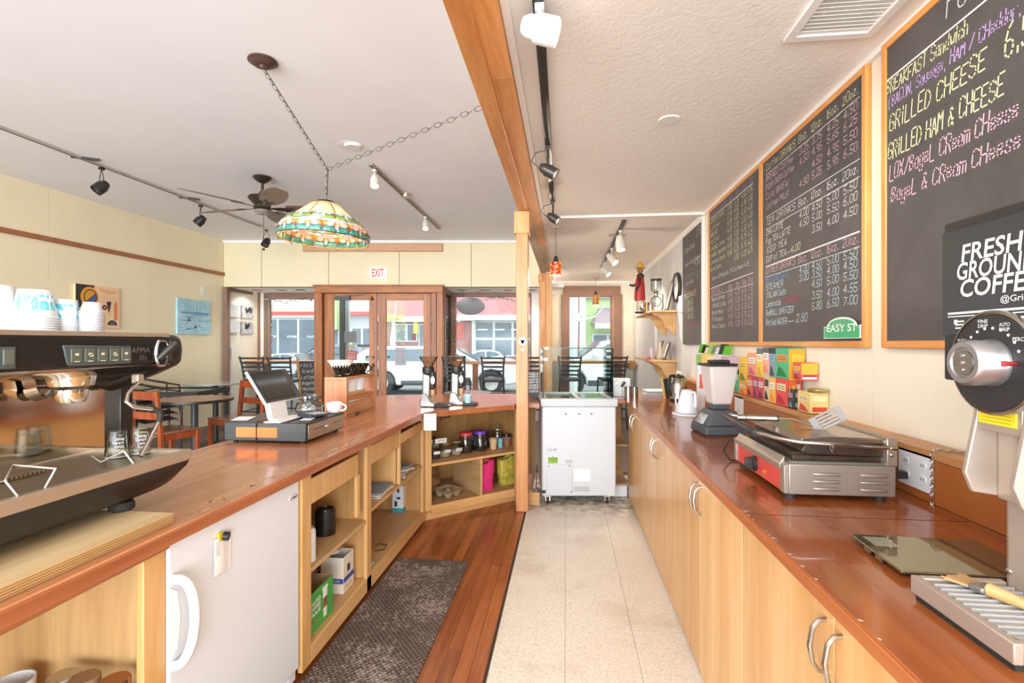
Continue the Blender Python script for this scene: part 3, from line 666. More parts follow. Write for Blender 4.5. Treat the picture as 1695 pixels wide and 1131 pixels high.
# ================================================================ RIGHT RUN
zr = .84; Y0r = -.9; Y1r = 5.0
rc_ = thing('bar_counter', 'glossy red brown counter top along the right wall below the chalkboards', 'counter', (.8, 1.5, .8))
M().prism([(.50, Y0r), (1.085, Y0r), (1.085, 5.0), (.40, 4.95), (.405, 4.36), (.50, 4.36)], zr - .006, zr).build('top_surface', ctR, rc_, bev=.002)
M().prism([(.50, Y0r), (1.085, Y0r), (1.085, 5.0), (.40, 4.95), (.405, 4.36), (.50, 4.36)], .803, zr - .006).build('edge_band', wood('red_edge', 'a25529', 'c2733c', 'y', .3, .8, rnd=0), rc_, bev=.003)
rng = random.Random(5); mb = M()
for k in range(16):
    y = rng.uniform(.7, 1.5); mb.quad((.503, y, zr + .0006), (.506 + rng.random() * .006, y, zr + .0006), (.506, y + .006, zr + .0006), (.503, y + .008, zr + .0006))
mb.build('chips', mat('chip_white', 'e8d3bb', .6, 0), rc_, kind='stuff')
mb = M(); mb.box(.505, 1.08, 1.468, 1.4695, zr + .0002, zr + .0007); mb.build('seam', mat('seam_dark', '5c2a10', .6, 0), rc_)
# raised ledge behind
ld = thing('backsplash_ledge', 'orange brown boxed ledge running behind the right counter', 'ledge', (1.13, 1.5, zr))
M().box(1.087, XR - .001, Y0r, 4.9, zr, .97).build('front_board', orange, ld)
M().box(1.081, XR - .001, Y0r, 1.905, .972, .9985).build('top_board', orange_t, ld, bev=.002); M().box(1.081, XR - .001, 1.907, 4.9, .972, .997).build('top_board', orange_t, ld, bev=.002)
# base cabinets: one carcass per pair of doors
seams = [4.36, 4.0, 3.52, 3.035, 2.548, 2.066, 1.585, 1.06, .545, .05, -.45]
pairs = [(4.36, 4.0, 3.52), (3.52, 3.035, 2.548), (2.548, 2.066, 1.585), (1.585, 1.06, .545), (.545, .05, -.45)]
names = ['two narrow far maple doors beside the freezer', 'pair of maple doors under the kettles and blender', 'pair of maple doors below the far end of the red grill', 'nearest full pair of maple doors below the kitchen scale', 'maple cabinet unit partly out of view in the lower right corner']
for (ya, ym, yb_), nm_ in zip(pairs, names):
    cb_ = thing('base_cabinet', nm_, 'cabinet', (.8, (ya + yb_) / 2, 0))
    M().box(.552, 1.1, yb_ + .001, ya - .001, 0.0, .80).build('body', mapled, cb_)
    for s, (u, w) in enumerate(((ym, ya), (yb_, ym))):
        d_ = M().box(.53, .549, u + .0015, w - .0015, .012, .792).build('door', cabdoor, cb_, bev=.0015)
        yh = ym + (.03 if s == 0 else -.03) if nm_[0:3] != 'two' else (3.93 + (.06 if s == 0 else -.02))
        if nm_[0:3] == 'two': yh = ym + (.03 if s == 0 else -.10)
        hpts = [(.53, yh, .645), (.515, yh, .648), (.503, yh, .665), (.497, yh, .70), (.503, yh, .735), (.515, yh, .752), (.53, yh, .755)]
        mb = M().tube(hpts, [.004, .0045, .005, .0055, .005, .0045, .004], 8); mb.build('handle', satin, d_)
# ================================================================ FLOOR MAT
m, t, b = nt('ribbed_mat'); setin(b, rough=.95); v = coords(t)
def wavy(rot):
    mp = t.nodes.new('ShaderNodeMapping'); mp.inputs['Rotation'].default_value = (0, 0, rot); mp.inputs['Scale'].default_value = (1, 1, 1); t.links.new(v, mp.inputs[0])
    w = t.nodes.new('ShaderNodeTexWave'); w.inputs['Scale'].default_value = 18; w.inputs['Distortion'].default_value = .3; t.links.new(mp.outputs[0], w.inputs[0]); return w.outputs['Fac']
mx = t.nodes.new('ShaderNodeMath'); mx.operation = 'MINIMUM'; t.links.new(wavy(.7), mx.inputs[0]); t.links.new(wavy(-.7), mx.inputs[1])
base = ramp(t, mx.outputs[0], [(0.12, lin('50443c')), (0.4, lin('7d6d62'))])
fz_ = noi(t, v, 55, 3, .8); pt = noi(t, v, 2.6, 4, .6)
ad = t.nodes.new('ShaderNodeMath'); ad.operation = 'MULTIPLY'; t.links.new(fz_, ad.inputs[0]); t.links.new(pt, ad.inputs[1])
col = mixc(t, ramp(t, ad.outputs[0], [(.25, (0, 0, 0, 1)), (.31, (.6, .6, .6, 1))]), base, lin('c4b7ac'))
t.links.new(col, b.inputs['Base Color']); bump(t, b, mx.outputs[0], .9, .006)
rg = M().box(-1.02, -.578, -.3, 2.968, .0005, .009).build('floor_mat', m, None, bev=.003); tag(rg, 'dark brown ribbed mat on the wood floor along the open cabinets', 'mat')
# ================================================================ ESPRESSO MACHINE AND LEFT COUNTER THINGS
mach_black = mat('machine_black', '1f1c1b', 0.32, .05, 20); mach_steel = mat('machine_steel', 'c4b4a2', 0.38, .05, 12, metal=.7)
mirror = mat('polished_panel', 'd6c9bb', 0.09, .05, 3, metal=1.0); rubber = mat('rubber', '2c2926', .7, .08, 30)
em = thing('espresso_machine', 'large black and steel two-group espresso machine on the plywood board at the left', 'coffee machine', (-1.35, .9, zc + .026))
ya_, yb2 = .42, 1.41; zt = zc + .026
# drip tray: steel rim with a curved black underside
mb = M(); mb.box(-1.15, -1.13, ya_, yb2, .967, .999); mb.box(-1.15, -1.56, yb2 - .02, yb2, .967, .999); mb.box(-1.56, -1.13, ya_, ya_ + .02, .967, .999)
mb.build('tray_rim', mach_steel, em, bev=.003)
m, t, b = nt('perforated_steel'); setin(b, rough=.35, metal=.85); vo = t.nodes.new('ShaderNodeTexVoronoi'); vo.inputs['Scale'].default_value = 95; vo.inputs['Randomness'].default_value = 0.0; t.links.new(coords(t), vo.inputs['Vector'])
t.links.new(ramp(t, vo.outputs['Distance'], [(.25, lin('5b4f3c')), (.34, lin('b8ad96'))]), b.inputs['Base Color'])
M().box(-1.52, -1.15, ya_ + .02, yb2 - .02, .975, .986).build('drip_grid', m, em)
# raised back half of the grid and drain slot
M().box(-1.52, -1.33, ya_ + .05, 1.16, .987, .996).build('raised_grid', m, em, bev=.002)
pr = [(-1.132, .966), (-1.135, .945), (-1.16, .92), (-1.22, .905), (-1.50, .905), (-1.56, .92), (-1.57, .966)]
pr = [(-1.132, .967), (-1.136, .935), (-1.155, .905), (-1.20, .887), (-1.26, .882), (-1.50, .882), (-1.56, .90), (-1.57, .967)]
mb = M(); sec = [ya_ + .01] + [yb2 - .006 - .13 * (1 - math.sin(PI / 2 * i / 8)) for i in range(9)]; vs = []
for i, y in enumerate(sec):
    kz = 1 if i == 0 else max(.12, math.cos(PI / 2 * (i - 1) / 8) ** .8); vs += [(x, y, .967 - (.967 - z) * kz) for x, z in pr]
n_ = len(pr); mb.add(vs, [(i * n_ + k, i * n_ + (k + 1) % n_, (i + 1) * n_ + (k + 1) % n_, (i + 1) * n_ + k) for i in range(len(sec) - 1) for k in range(n_)] + [tuple(range(n_)), tuple((len(sec) - 1) * n_ + k for k in range(n_))[::-1]])
mb.build('tray_bowl', mach_black, em)
for x, y in ((-1.2, 1.24), (-1.5, 1.2), (-1.2, .52), (-1.5, .52)): M().lathe([(.026, 0), (.03, .004), (.03, .018), (.026, .024)], (x, y, zt + .001), 18).build('foot', rubber, em)
# head: fascia and body
yf = onx(281, 575, -1.2).y
mb = M().prism([(-1.2, 1.258), (-1.197, 1.30), (-1.2, 1.338), (-1.26, 1.345), (-1.60, 1.345), (-1.62, 1.30), (-1.60, 1.22), (-1.42, 1.205), (-1.25, 1.243)], ya_, yf - .002, 'y')
mb.build('head_shell', mach_black, em, bev=.006)
M().box(-1.30, -1.1985, ya_, yf, 1.337, 1.3495).build('top_trim', mach_steel, em, bev=.002)
M().box(-1.60, -1.30, ya_, yf, 1.3455, 1.349).build('cup_warmer_top', mach_steel, em, bev=.001)
# chrome belly below the fascia
mb = M(); mb.add([(-1.2, ya_, 1.2565), (-1.2, yf, 1.2565), (-1.28, yf - .03, 1.232), (-1.28, ya_, 1.232), (-1.44, ya_, 1.2), (-1.44, yf - .05, 1.2)], [(0, 1, 2, 3), (3, 2, 5, 4)])
mb.build('head_underside', mirror, em, solid=.003)
# rounded end cap, oval bezel and steam lever
M().prism([(-1.197, 1.255), (-1.193, 1.30), (-1.2, 1.343), (-1.25, 1.348), (-1.6, 1.346), (-1.62, 1.3), (-1.56, 1.2), (-1.42, 1.17), (-1.28, 1.22)], yf, yf + .055, 'y').build('end_cap', mach_black, em, bev=.02, seg=4)
c1 = onx(267, 585, -1.196)
mb = M(); ov = []
for k in range(24):
    q = 2 * PI * k / 24; ov.append((-1.195, c1.y + .021 * math.cos(q), c1.z + .036 * max(-1, min(1, math.sin(q) * 1.15))))
mb.tube(ov, .0045, 6, 0, True); mb.build('lever_bezel', chrome, em)
mb = M(); mb.add([(x + .0005, y, z) for x, y, z in ov], [tuple(range(24))]); mb.build('lever_recess', mat('deep_black', '0c0b0b', .6, 0), em)
q0 = onx(262, 594, -1.185); q1 = onx(293, 567, -1.15)
M().tube([q0, q0.lerp(q1, .3), q0.lerp(q1, .75), q1], [.009, .011, .012, .008], 10).build('steam_lever', black, em)
# button pads
pad = mat('pad_grey', '4b5553', .45, .03); btn = mat('button_olive', '5d6258', .4, .05); ivory = mat('button_print', 'd9d3bf', .5, 0)
def padset(px0, px1, n, lab):
    a = onx(px0, 563, -1.196); c = onx(px1, 563, -1.196); z0 = 1.264; z1 = 1.312
    bp = M().prism([(a.y, z1 + .003), (c.y, z1), (c.y + .002, z0 + .006), (c.y - .003, z0), (a.y + .016, z0), (a.y + .010, z0 + .006)], -1.1985, -1.193, 'x').build('button_pad', pad, em, bev=.002)
    w = (c.y - a.y - .016) / n
    for k in range(n):
        y = a.y + .014 + w * k; M().box(-1.194, -1.1895, y + .003, y + w - .003, z0 + .008, z1 - .006).build('button', btn, bp, bev=.0015)
        mb = M(); yc = y + w / 2; zz = z1 - .02; X_ = -1.1893
        for s in range(1 + k % 2): mb.box(X_ - .0002, X_, yc - .005 + s * .003, yc + .004 + s * .003, zz - .003 - s * .003, zz + .003 - s * .003)
        mb.box(X_ - .0002, X_, yc - .007, yc + .007, z0 + .0095, z0 + .0115); mb.build('button_print', ivory, bp)
padset(103, 216, 5, ''); 
a = onx(-60, 563, -1.196); 
bp = M().box(-1.1985, -1.193, a.y, onx(25, 563, -1.196).y, 1.264, 1.312).build('button_pad', pad, em, bev=.002)
ysx = onx(24, 563, -1.196).y
M().box(-1.194, -1.1895, ysx - .026, ysx - .004, 1.272, 1.306).build('button', btn, bp, bev=.0015)
mb = M(); p0 = onx(216, 580, -1.196); p1 = onx(247, 580, -1.196); typed(mb, 'APPIA', (-1.1965 + .0035, p0.y, 1.293), (0, 1, 0), Z, .014, p1.y - p0.y, 0, .0)
lettering(mb, 'life', (-1.193, p0.y + .026, 1.272), (0, 1, 0), Z, .014, .026, .0016, 0, .05)
mb.build('maker_lettering', mat('letter_grey', '8d8a86', .35, 0, metal=.6), em)
# column, mirrored back panel
yp_ = onx(198, 700, -1.45).y; ypc = onx(200, 700, -1.42).y; ype = onx(221, 700, -1.42).y
M().box(-1.46, -1.45, ya_, yp_, .99, 1.205).build('back_splash', mirror, em)
M().box(-1.5, -1.42, ypc, ype, .98, 1.21).build('column', mach_black, em, bev=.004)
M().box(-1.5, -1.42, ya_, ya_ + .06, .98, 1.21).build('column', mach_black, em, bev=.004)
# group heads
for px in (118, -95):
    g_ = onx(px, 640, -1.33)
    gh = M().lathe([(.0, -.075), (.03, -.075), (.036, -.06), (.036, -.04), (.05, -.03), (.056, -.005), (.056, .02)], (-1.33, g_.y, 1.235), 28).build('group_head', chrome, em)
    M().cyl((-1.40, g_.y, 1.20), (-1.44, g_.y, 1.19), .03).build('group_neck', chrome, gh)
# steam wand
P = [onx(227, 634, -1.21), onx(218, 643, -1.20), onx(210.5, 653, -1.19), onx(209, 666, -1.18), onx(220, 674, -1.17), onx(236, 676, -1.165), onx(250, 677, -1.16), onx(262, 680, -1.155)]
sw_ = M().tube(P, .0055, 10).build('steam_wand', chrome, em)
Q = [onx(252, 677, -1.16), onx(262, 680, -1.155), onx(266, 688, -1.152), onx(263, 700, -1.15)]
M().tube(Q, [.0075, .0085, .0085, .0075], 10).build('rubber_grip', rubber, sw_)
R_ = [onx(263, 698, -1.15), onx(236, 751, -1.145), onx(233, 756, -1.145)]
M().tube(R_, [.0055, .0055, .007], 10).build('wand_tip', chrome, sw_)
c = onx(228, 627, -1.22); M().cb(c, (.022, .022, .026)).build('wand_block', mach_steel, em, bev=.003)
for k, px in enumerate((45,)):
    pass
# bent wire cup rests
wirem = mat('white_wire', 'd9d4cc', .35, .02, 5, metal=.4)
def rest(pts, lab):
    mb = M().tube([onz(x, y, z) for x, y, z in pts], .0022, 6); tag(mb.build('wire_cup_rest', wirem), lab, 'rack')
rest([(-6, 800, 1.03), (8, 796, 1.03), (29, 822, .9985), (8, 796, 1.03), (21, 770, 1.04), (92, 776, 1.04), (74, 808, .9985)], 'bent white wire cup rest at the left end of the machine tray')
rest([(152, 755, .9985), (167, 765, .9985), (205, 747, 1.03), (221, 768, .9985), (205, 747, 1.03), (190, 743, 1.0)], 'bent white wire cup rest beside the shot glasses on the machine tray')
# shot glasses upside down
cg = glass('clear_glass', 'f0f3f0', alpha=.35)
def shot(px, py, lab, r=.031, h=.078):
    p = onz(px, py, .9865); t_ = M().lathe([(r, .0), (r * 1.0, .004), (r * .8, h - .012), (r * .78, h), (1e-6, h), (1e-6, h - .014), (r * .72, h - .015), (r * .93, .003)], p, 24).build('shot_glass', cg); tag(t_, lab, 'glass', None)
    M().lathe([(r * .99, .002), (r * 1.02, .004), (r * .99, .006)], p, 24).build('rim', mat('glass_edge', 'b9b9b0', .15, 0, metal=.3), t_)
    mb = M(); 
    for k in range(4): lettering(mb, 'COFFEE' if k % 2 else 'SHOT', p + Vector((r * .55, -r * .78, .02 + k * .011)), Vector((.8, .6, 0)).normalized(), Z, .006, .022, .0009, 0, .02, 0)
    mb.build('printed_marks', mat('print_white', 'e4e4e0', .5, 0), t_)
shot(194, 757, 'clear shot glass upside down on the machine tray, nearer the front of the machine')
shot(231, 751, 'clear shot glass upside down with printing, right behind the steam wand')
# ---------------- cups on the machine: each an object, nested rim over rim
cupw = mat('paper_cup_white', 'dcdfe2', .5, .01)
m, t, b = nt('blue_print_cup'); setin(b, rough=.5); v = coords(t, scale=(34, 34, 12)); 
w = t.nodes.new('ShaderNodeTexVoronoi'); w.feature = 'DISTANCE_TO_EDGE'; w.inputs['Scale'].default_value = 1.6; t.links.new(v, w.inputs['Vector'])
t.links.new(ramp(t, w.outputs['Distance'], [(.05, lin('edf4f5')), (.13, lin('5cc3dd')), (.6, lin('9fd6dd'))]), b.inputs['Base Color']); bluec = m
def papercup(name, r0, r1, h, mats, lab, cat='cup', band=None):
    """cup standing upside down: rim radius r1 at the bottom, base r0 on top"""
    mb = M(); mb.lathe([(r1, .0), (r1 + .003, .003), (r1, .006)], n=28, mi=0)
    zs_ = [.006, h * .3, h * .82, h]
    rr = [r1 + (r0 - r1) * z / h for z in zs_]
    mb.caps = False; mb.lathe([(rr[0], zs_[0]), (rr[1], zs_[1])], n=28, mi=0); mb.lathe([(rr[1], zs_[1]), (rr[2], zs_[2])], n=28, mi=1); mb.lathe([(rr[2], zs_[2]), (rr[3], h)], n=28, mi=0); mb.caps = True
    mb.lathe([(rr[3], h), (rr[3] - .002, h), (rr[3] - .003, h - .004), (1e-6, h - .004)], n=28, mi=0)
    return mb, mats
ORD = ('lowest', 'second lowest', 'third from the bottom', 'fourth from the bottom', 'fifth from the bottom', 'sixth from the bottom', 'seventh from the bottom', 'eighth from the bottom', 'second from the top', 'topmost')
def stack(name, base, r0, r1, h, pitch, n, mats, label_top, label_rest, group):
    mb, ms = papercup(name, r0, r1, h, mats, '')
    T0 = Matrix.Translation(base); mb.v = [T0 @ p for p in mb.v]
    o = mb.build(name, ms); tag(o, label_rest + (', ' + ORD[0] if n > 1 else ''), 'cup', group)
    for k in range(1, n):
        c_ = o.copy(); COL.objects.link(c_); c_.location = o.location + Vector((0, 0, pitch * k)); c_['label'] = label_rest + ', ' + ORD[k] if k < n - 1 else label_top
ztop = 1.3495
def onm(px, dp): p = C(px, 568, dp); return Vector((p.x, p.y, ztop))
stack('paper_cup', onm(-8, 1.29), .036, .048, .118 - .0, .006, 1, [cupw, cupw], 'plain white paper cup at the left picture edge on the machine', 'plain white paper cup upside down at the left picture edge on the machine', None)
stack('paper_cup', onm(58, 1.30), .0335, .0465, .075, .0065, 6, [cupw, bluec], 'topmost large paper cup printed with blue criss-cross on the machine', 'large patterned paper cup in the blue criss-cross stack', 'large patterned cups on the machine')
stack('paper_cup', onm(107, 1.37), .0275, .036, .075, .0045, 4, [cupw, bluec], 'topmost small paper cup with pale blue print beside the clear cups', 'small paper cup under the topmost small pale blue cup', 'small pale blue cups on the machine')
clr = glass('clear_plastic', 'e9eef2', alpha=.9)
m, t, b = nt('frosted_plastic'); b.inputs['Base Color'].default_value = lin('e6eaf0'); setin(b, rough=.35, alpha=.55); frost = m
stack('plastic_cup', onm(152, 1.38), .019, .026, .03, .0058, 10, [frost, frost], 'topmost clear plastic cup of the ribbed stack in front of the abstract painting', 'clear plastic cup in the ribbed stack by the painting', 'clear plastic cups on the machine')
# ---------------------------------------------------------------- jars in the near cabinet
def jar_small(px, py, z, lab, lidm, r=.034, h=.085):
    p = ony(px, py, 1.10); zb0 = .4035
    t_ = thing('spice_jar', lab, 'jar', (p.x, p.y, zb0), 0, None)
    M().lathe([(r * .9, 0), (r, .006), (r, h - .02), (r * .85, h - .008), (r * .85, h)], (p.x, p.y, zb0), 20).build('glass', cg, t_)
    M().lathe([(r * .92, .002), (r * .95, h * .6)], (p.x, p.y, zb0), 18).build('contents', mat('brown_spice', '7b4a2c', .8, .2, 60), t_)
    M().lathe([(r * .92, h + .0005), (r * .95, h + .004), (r * .95, h + .018), (r * .88, h + .021), (1e-6, h + .021)], (p.x, p.y, zb0), 24).build('lid', lidm, t_)
lidc = mat('lid_copper', 'a06f52', .25, .1, metal=1.0)
jar_small(105, 1108, .46, 'small spice jar with a shiny ridged steel lid, second item from the left edge', steel); jar_small(190, 1122, .46, 'small spice jar with a copper coloured lid near the fridge', lidc); jar_small(140, 1130, .45, 'small spice jar with a dull brown lid between the two shiny lidded jars', mat('dull_lid', '8f6f52', .5, .1))
p = ony(22, 1128, 1.09); mb = M().lathe([(.03, 0), (.038, .004), (.042, .09), (.039, .09), (.036, .01), (1e-6, .008)], (p.x, p.y, .4035), 28); tag(mb.build('white_cup', whitep), 'white cup standing at the lower left corner inside the cabinet', 'cup')
# ================================================================ CASH DRAWER AND CHECKOUT THINGS
cd = thing('cash_drawer', 'black cash drawer with a steel front and an orange tape strip', 'cash drawer', (-1.42, 2.45, zc))
x0, x1, y0_, y1_ = -1.635, -1.222, 2.25, 2.66
M().box(x0, x1, y0_, y1_, zc + .012, zc + .1).build('body', mach_black, cd, bev=.003)
M().box(x1, x1 + .003, y0_ + .02, y1_ - .012, zc + .018, zc + .088).build('front_plate', mat('drawer_steel', 'b0a596', .3, .04, 10, metal=.9), cd, bev=.001)
for a, c in ((.07, .17), (.27, .37)): M().box(x1 + .0031, x1 + .0036, y0_ + a, y0_ + c, zc + .058, zc + .062).build('slot', black, cd)
M().lathe([(.011, 0), (.010, .006), (.004, .007)], (x1 + .003, y0_ + .2, zc + .055), 18, 0, 'x').build('lock', chrome, cd)
for x in (x0 + .04, x1 - .03):
    for y in (y0_ + .03, y1_ - .04): M().cyl((x, y, zc), (x, y, zc + .013), .012).build('foot', rubber, cd)
ot = mat('orange_tape', 'e87b33', .5, .06, 12)
a = ony(391, 707, y0_); c = ony(459, 725, y0_); M().box(a.x, c.x, y0_ - .0015, y0_ - .0003, c.z, a.z).build('tape_strip', ot, cd, label='orange tape strip on the near side')
xm = (a.x + c.x) / 2
M().tube([(xm, y0_ - .003, zc + .001), (xm, y0_ - .004, zc + .095), (xm - .005, y0_ + .02, zc + .103), (xm + .05, y0_ + .12, zc + .103)], .002, 6).build('elastic_cord', black, cd)
M().add([(xm - .0, y0_ + .01, zc + .1025), (xm + .03, y0_ + .01, zc + .1025), (xm + .16, y0_ + .19, zc + .1025), (xm + .09, y0_ + .2, zc + .1025)], [(0, 1, 2, 3)]).build('orange_ribbon', ot, cd)
zt_ = zc + .1015
def flatp(px0, px1, py0, py1, z, lab, name='paper_sheet', m=paper, cat='paper', skew=.0):
    p = [onz(px0, py1, z), onz(px1, py1, z), onz(px1 + skew, py0, z), onz(px0 + skew, py0, z)]
    mb = M(); mb.add([q + Vector((0, 0, dz)) for dz in (0, .0012) for q in p], [(3, 2, 1, 0), (4, 5, 6, 7), (0, 1, 5, 4), (1, 2, 6, 5), (2, 3, 7, 6), (3, 0, 4, 7)])
    o = mb.build(name, m); tag(o, lab, cat); return o
flatp(382, 410, 690, 696, zt_ + .0003, 'white slip of paper at the near left corner of the cash drawer', skew=14)
flatp(443, 474, 690, 697, zt_ + .0003, 'grey paper slip on the cash drawer in front of the tablet stand', m=mat('grey_paper2', 'cfcdca', .6, .02), skew=24)
flatp(496, 514, 692, 696, zt_ + .0003, 'small white receipt on the cash drawer below the calculator', skew=8)
# tablet till
a0 = Vector((-1.38, 2.19, 1.042)); a1 = Vector((-1.38, 2.51, 1.038)); b0 = Vector((-1.474, 2.19, 1.188))
ty = (a1 - a0).normalized(); tu = (b0 - a0).normalized(); tn = ty.cross(tu).normalized()
tb = thing('tablet_till', 'tilted tablet point of sale screen on a white stand on the cash drawer', 'tablet', (-1.43, 2.33, zt_))
TT = Matrix(((ty.x, tu.x, tn.x, a0.x), (ty.y, tu.y, tn.y, a0.y), (ty.z, tu.z, tn.z, a0.z), (0, 0, 0, 1)))
sgn = 1 if tn.x > 0 else -1
M(TT).box(-.004, .32, -.004, .178, -.018 * sgn, -.004 * sgn).build('white_shell', whitep, tb, bev=.006)
M(TT).box(.0, .318, .0, .174, -.004 * sgn, .0).build('dark_bezel', mat('bezel_dark', '3c3d40', .35, .03), tb, bev=.003)
M(TT).box(.012, .268, .010, .165, .0, .0012 * sgn).build('screen', mat('screen_off', '191613', .08, .0, spec=.8), tb)
mb = M(); mb.prism([(-1.375, zt_ + .0005), (-1.335, zt_ + .0005), (-1.35, zt_ + .012), (-1.372, zt_ + .018), (-1.392, 1.06), (-1.46, 1.16), (-1.472, 1.155), (-1.42, 1.05), (-1.40, zt_ + .02)], 2.225, 2.36, 'y')
mb.box(-1.42, -1.335, 2.225, 2.47, zt_ + .0005, zt_ + .006); mb.build('stand', whitep, tb, bev=.004)
# calculator
cpos = onz(517, 690, zt_ + .0); cal = thing('calculator', 'dark calculator with light keys and a tilted display on the cash drawer', 'calculator', cpos, 1.25, None, local=True)
M().prism([(-.055, .002), (.07, .002), (.07, .012), (-.03, .016), (-.055, .022)], -.045, .045, 'y').build('body', mat('calc_slate', '3a3f4d', .4, .03), cal, bev=.003)
M().prism([(-.052, .0225), (-.03, .017), (-.03, .018), (-.052, .0235)], -.035, .035, 'y').build('display', mat('calc_lcd', '55584c', .2, .02), cal)
mb = M()
for i in range(5):
    for j in range(5): mb.box(-.02 + i * .017, -.009 + i * .017, -.036 + j * .0155, -.025 + j * .0155, .013, .0175)
mb.build('keys', mat('key_grey', 'c3c6cc', .4, .02), cal, kind='stuff')
# candy jar
jp = C(513, 568, 2.95); jp.z = zc
cj = thing('glass_jar', 'wide clear glass candy jar with wrapped sweets behind the cash drawer', 'jar', jp)
M().lathe([(.07, 0), (.078, .01), (.082, .10), (.075, .125), (.056, .14), (.056, .15), (.064, .155), (.064, .172), (.060, .172), (.052, .15), (.07, .12), (.076, .10), (.072, .012), (1e-6, .008)], jp, 32).build('glass_body', glass('jar_glass', 'e9eeee', alpha=.8), cj)
mb = M(); rg_ = random.Random(2)
for k in range(46):
    a = rg_.random() * 6.28; r = .058 * rg_.random() ** .5; mb.ball(jp + Vector((r * math.cos(a), r * math.sin(a), .018 + .1 * rg_.random())), .014, 8, k % 3, (1, .8, .7))
mb.build('sweets', [mat('sweet_a', 'd7c6c8', .4, .05), mat('sweet_b', 'e9e4dd', .4, .05), mat('sweet_c', 'b9b3c2', .4, .05)], cj, kind='stuff')
def mug(p, r, h, lab, m=whitep, hd=(1, 0), name='mug'):
    t_ = M().lathe([(r * .7, 0), (r * .8, .003), (r, h * .5), (r * 1.02, h), (r * .94, h), (r * .9, h * .4), (r * .6, .008), (1e-6, .007)], p, 28).build(name, m); tag(t_, lab, 'mug')
    hv = Vector((hd[0], hd[1], 0)); q = [Vector(p) + hv * (r * (.85 + .75 * math.sin(PI * k / 8))) + Vector((0, 0, h * (.5 + .33 * math.cos(PI * k / 8)))) for k in range(9)]
    M().tube(q, .005, 8).build('handle', m, t_); return t_
mp_ = C(553, 568, 2.73); mp_.z = zt_ + .0005; mug(mp_, .041, .056, 'white mug on the far end of the cash drawer', hd=(RX, RY))
# ---------------------------------------------------------------- pour over stand
sx0, sx1, sy0, sy1, st_ = -1.545, -1.395, 3.075, 3.56, 1.083
stw = wood('stand_wood', 'b0683c', 'cf8d5c', 'z', .45, 1.0, rnd=.04); stwy = wood('stand_wood_y', 'b57347', 'd2965f', 'y', .45, 1.0, rnd=.04)
ps = thing('pour_over_stand', 'wooden pour-over coffee stand with black drippers on top', 'stand', (-1.47, 3.3, zc))
M().box(sx0, sx1, sy0, sy0 + .018, zc + .0005, st_).build('end_panel', stw, ps, bev=.002); M().box(sx0, sx1, sy1 - .018, sy1, zc + .0005, st_).build('end_panel', stw, ps, bev=.002)
M().box(sx0, sx1, sy0, sy1, st_, st_ + .016).build('top_board', stwy, ps, bev=.002)
M().box(sx0 + .02, sx1 - .012, sy0 + .018, sy1 - .018, zc + .1, zc + .125).build('cup_shelf', stwy, ps, bev=.002)
M().box(sx1 - .06, sx1 - .02, sy0 + .05, sy0 + .36, zc + .126, zc + .15).build('shelf_block', wood('light_block', 'cf9558', 'e3b27a', 'y', .5), ps, bev=.002)
M().prism([(sx1 - .02, zc + .012), (sx1 - .004, zc + .014), (sx1 - .02, zc + .09), (sx1 - .03, zc + .09)], sy0 + .018, sy1 - .018, 'y').build('drip_board', stwy, ps, bev=.001)
M().box(sx0, sx1 + .0, sy0 + .018, sy1 - .018, zc + .0005, zc + .011).build('base_board', stwy, ps, bev=.001)
blg = mat('gloss_black_china', '17130f', .08, .02, 10, coat=.5)
dps = [sy0 + .075, sy0 + .19, sy0 + .3, sy0 + .405]
for k, y in enumerate(dps):
    c = Vector((-1.47, y, st_ + .0165))
    d_ = thing('coffee_dripper', ('black coffee dripper holding a white paper filter, nearest on the wooden stand', 'glossy black coffee dripper, second along the wooden stand', 'glossy black coffee dripper, third along the wooden stand', 'glossy black coffee dripper at the far end of the wooden stand')[k], 'dripper', c, 0, None)
    M().lathe([(.034, .0), (.045, .002), (.046, .006), (.03, .008), (.03, .012), (.056, .072), (.057, .076), (.053, .076), (.028, .016), (1e-6, .014)], c, 28).build('cone', blg, d_)
    hq = [c + Vector((.03 + .032 * math.sin(PI * i / 8) + .012, -.0 + .0, .04 + .024 * math.cos(PI * i / 8))) for i in range(9)]
    M().tube(hq, .0045, 8).build('handle', blg, d_)
    if k == 0:
        mb = M(); n = 36; vs = []; fs = []
        for j, (r, z) in enumerate(((.03, .03), (.054, .07), (.078, .108))):
            vs += [(c.x + (r + (.003 if i % 2 else -.003) * j) * math.cos(2 * PI * i / n), c.y + (r + (.003 if i % 2 else -.003) * j) * math.sin(2 * PI * i / n), c.z + z) for i in range(n)]
        for j in range(2):
            for i in range(n): fs.append((j * n + i, j * n + (i + 1) % n, (j + 1) * n + (i + 1) % n, (j + 1) * n + i))
        mb.add(vs, fs); mb.build('paper_filter', mat('filter_paper', 'efe9df', .8, .02), d_, ang=10, solid=.0008)
for k in range(3):
    p = Vector((-1.455, sy0 + .10 + k * .125, zc + .1505))
    tag(M().lathe([(.024, 0), (.026, .003), (.036, .098), (.034, .098), (.024, .006), (1e-6, .005)], p, 24).build('porcelain_cup', whitep), ('tall white porcelain cup nearest inside the wooden stand', 'tall white porcelain cup in the middle inside the wooden stand', 'tall white porcelain cup farthest inside the wooden stand')[k], 'cup', None)
p = onz(589, 685, zc); tag(M().cb(p + Vector((0, 0, .007)), (.05, .12, .012), (0, 0, .1)).build('card_reader', black, None, bev=.004), 'small black card reader lying against the base of the wooden stand', 'card reader')
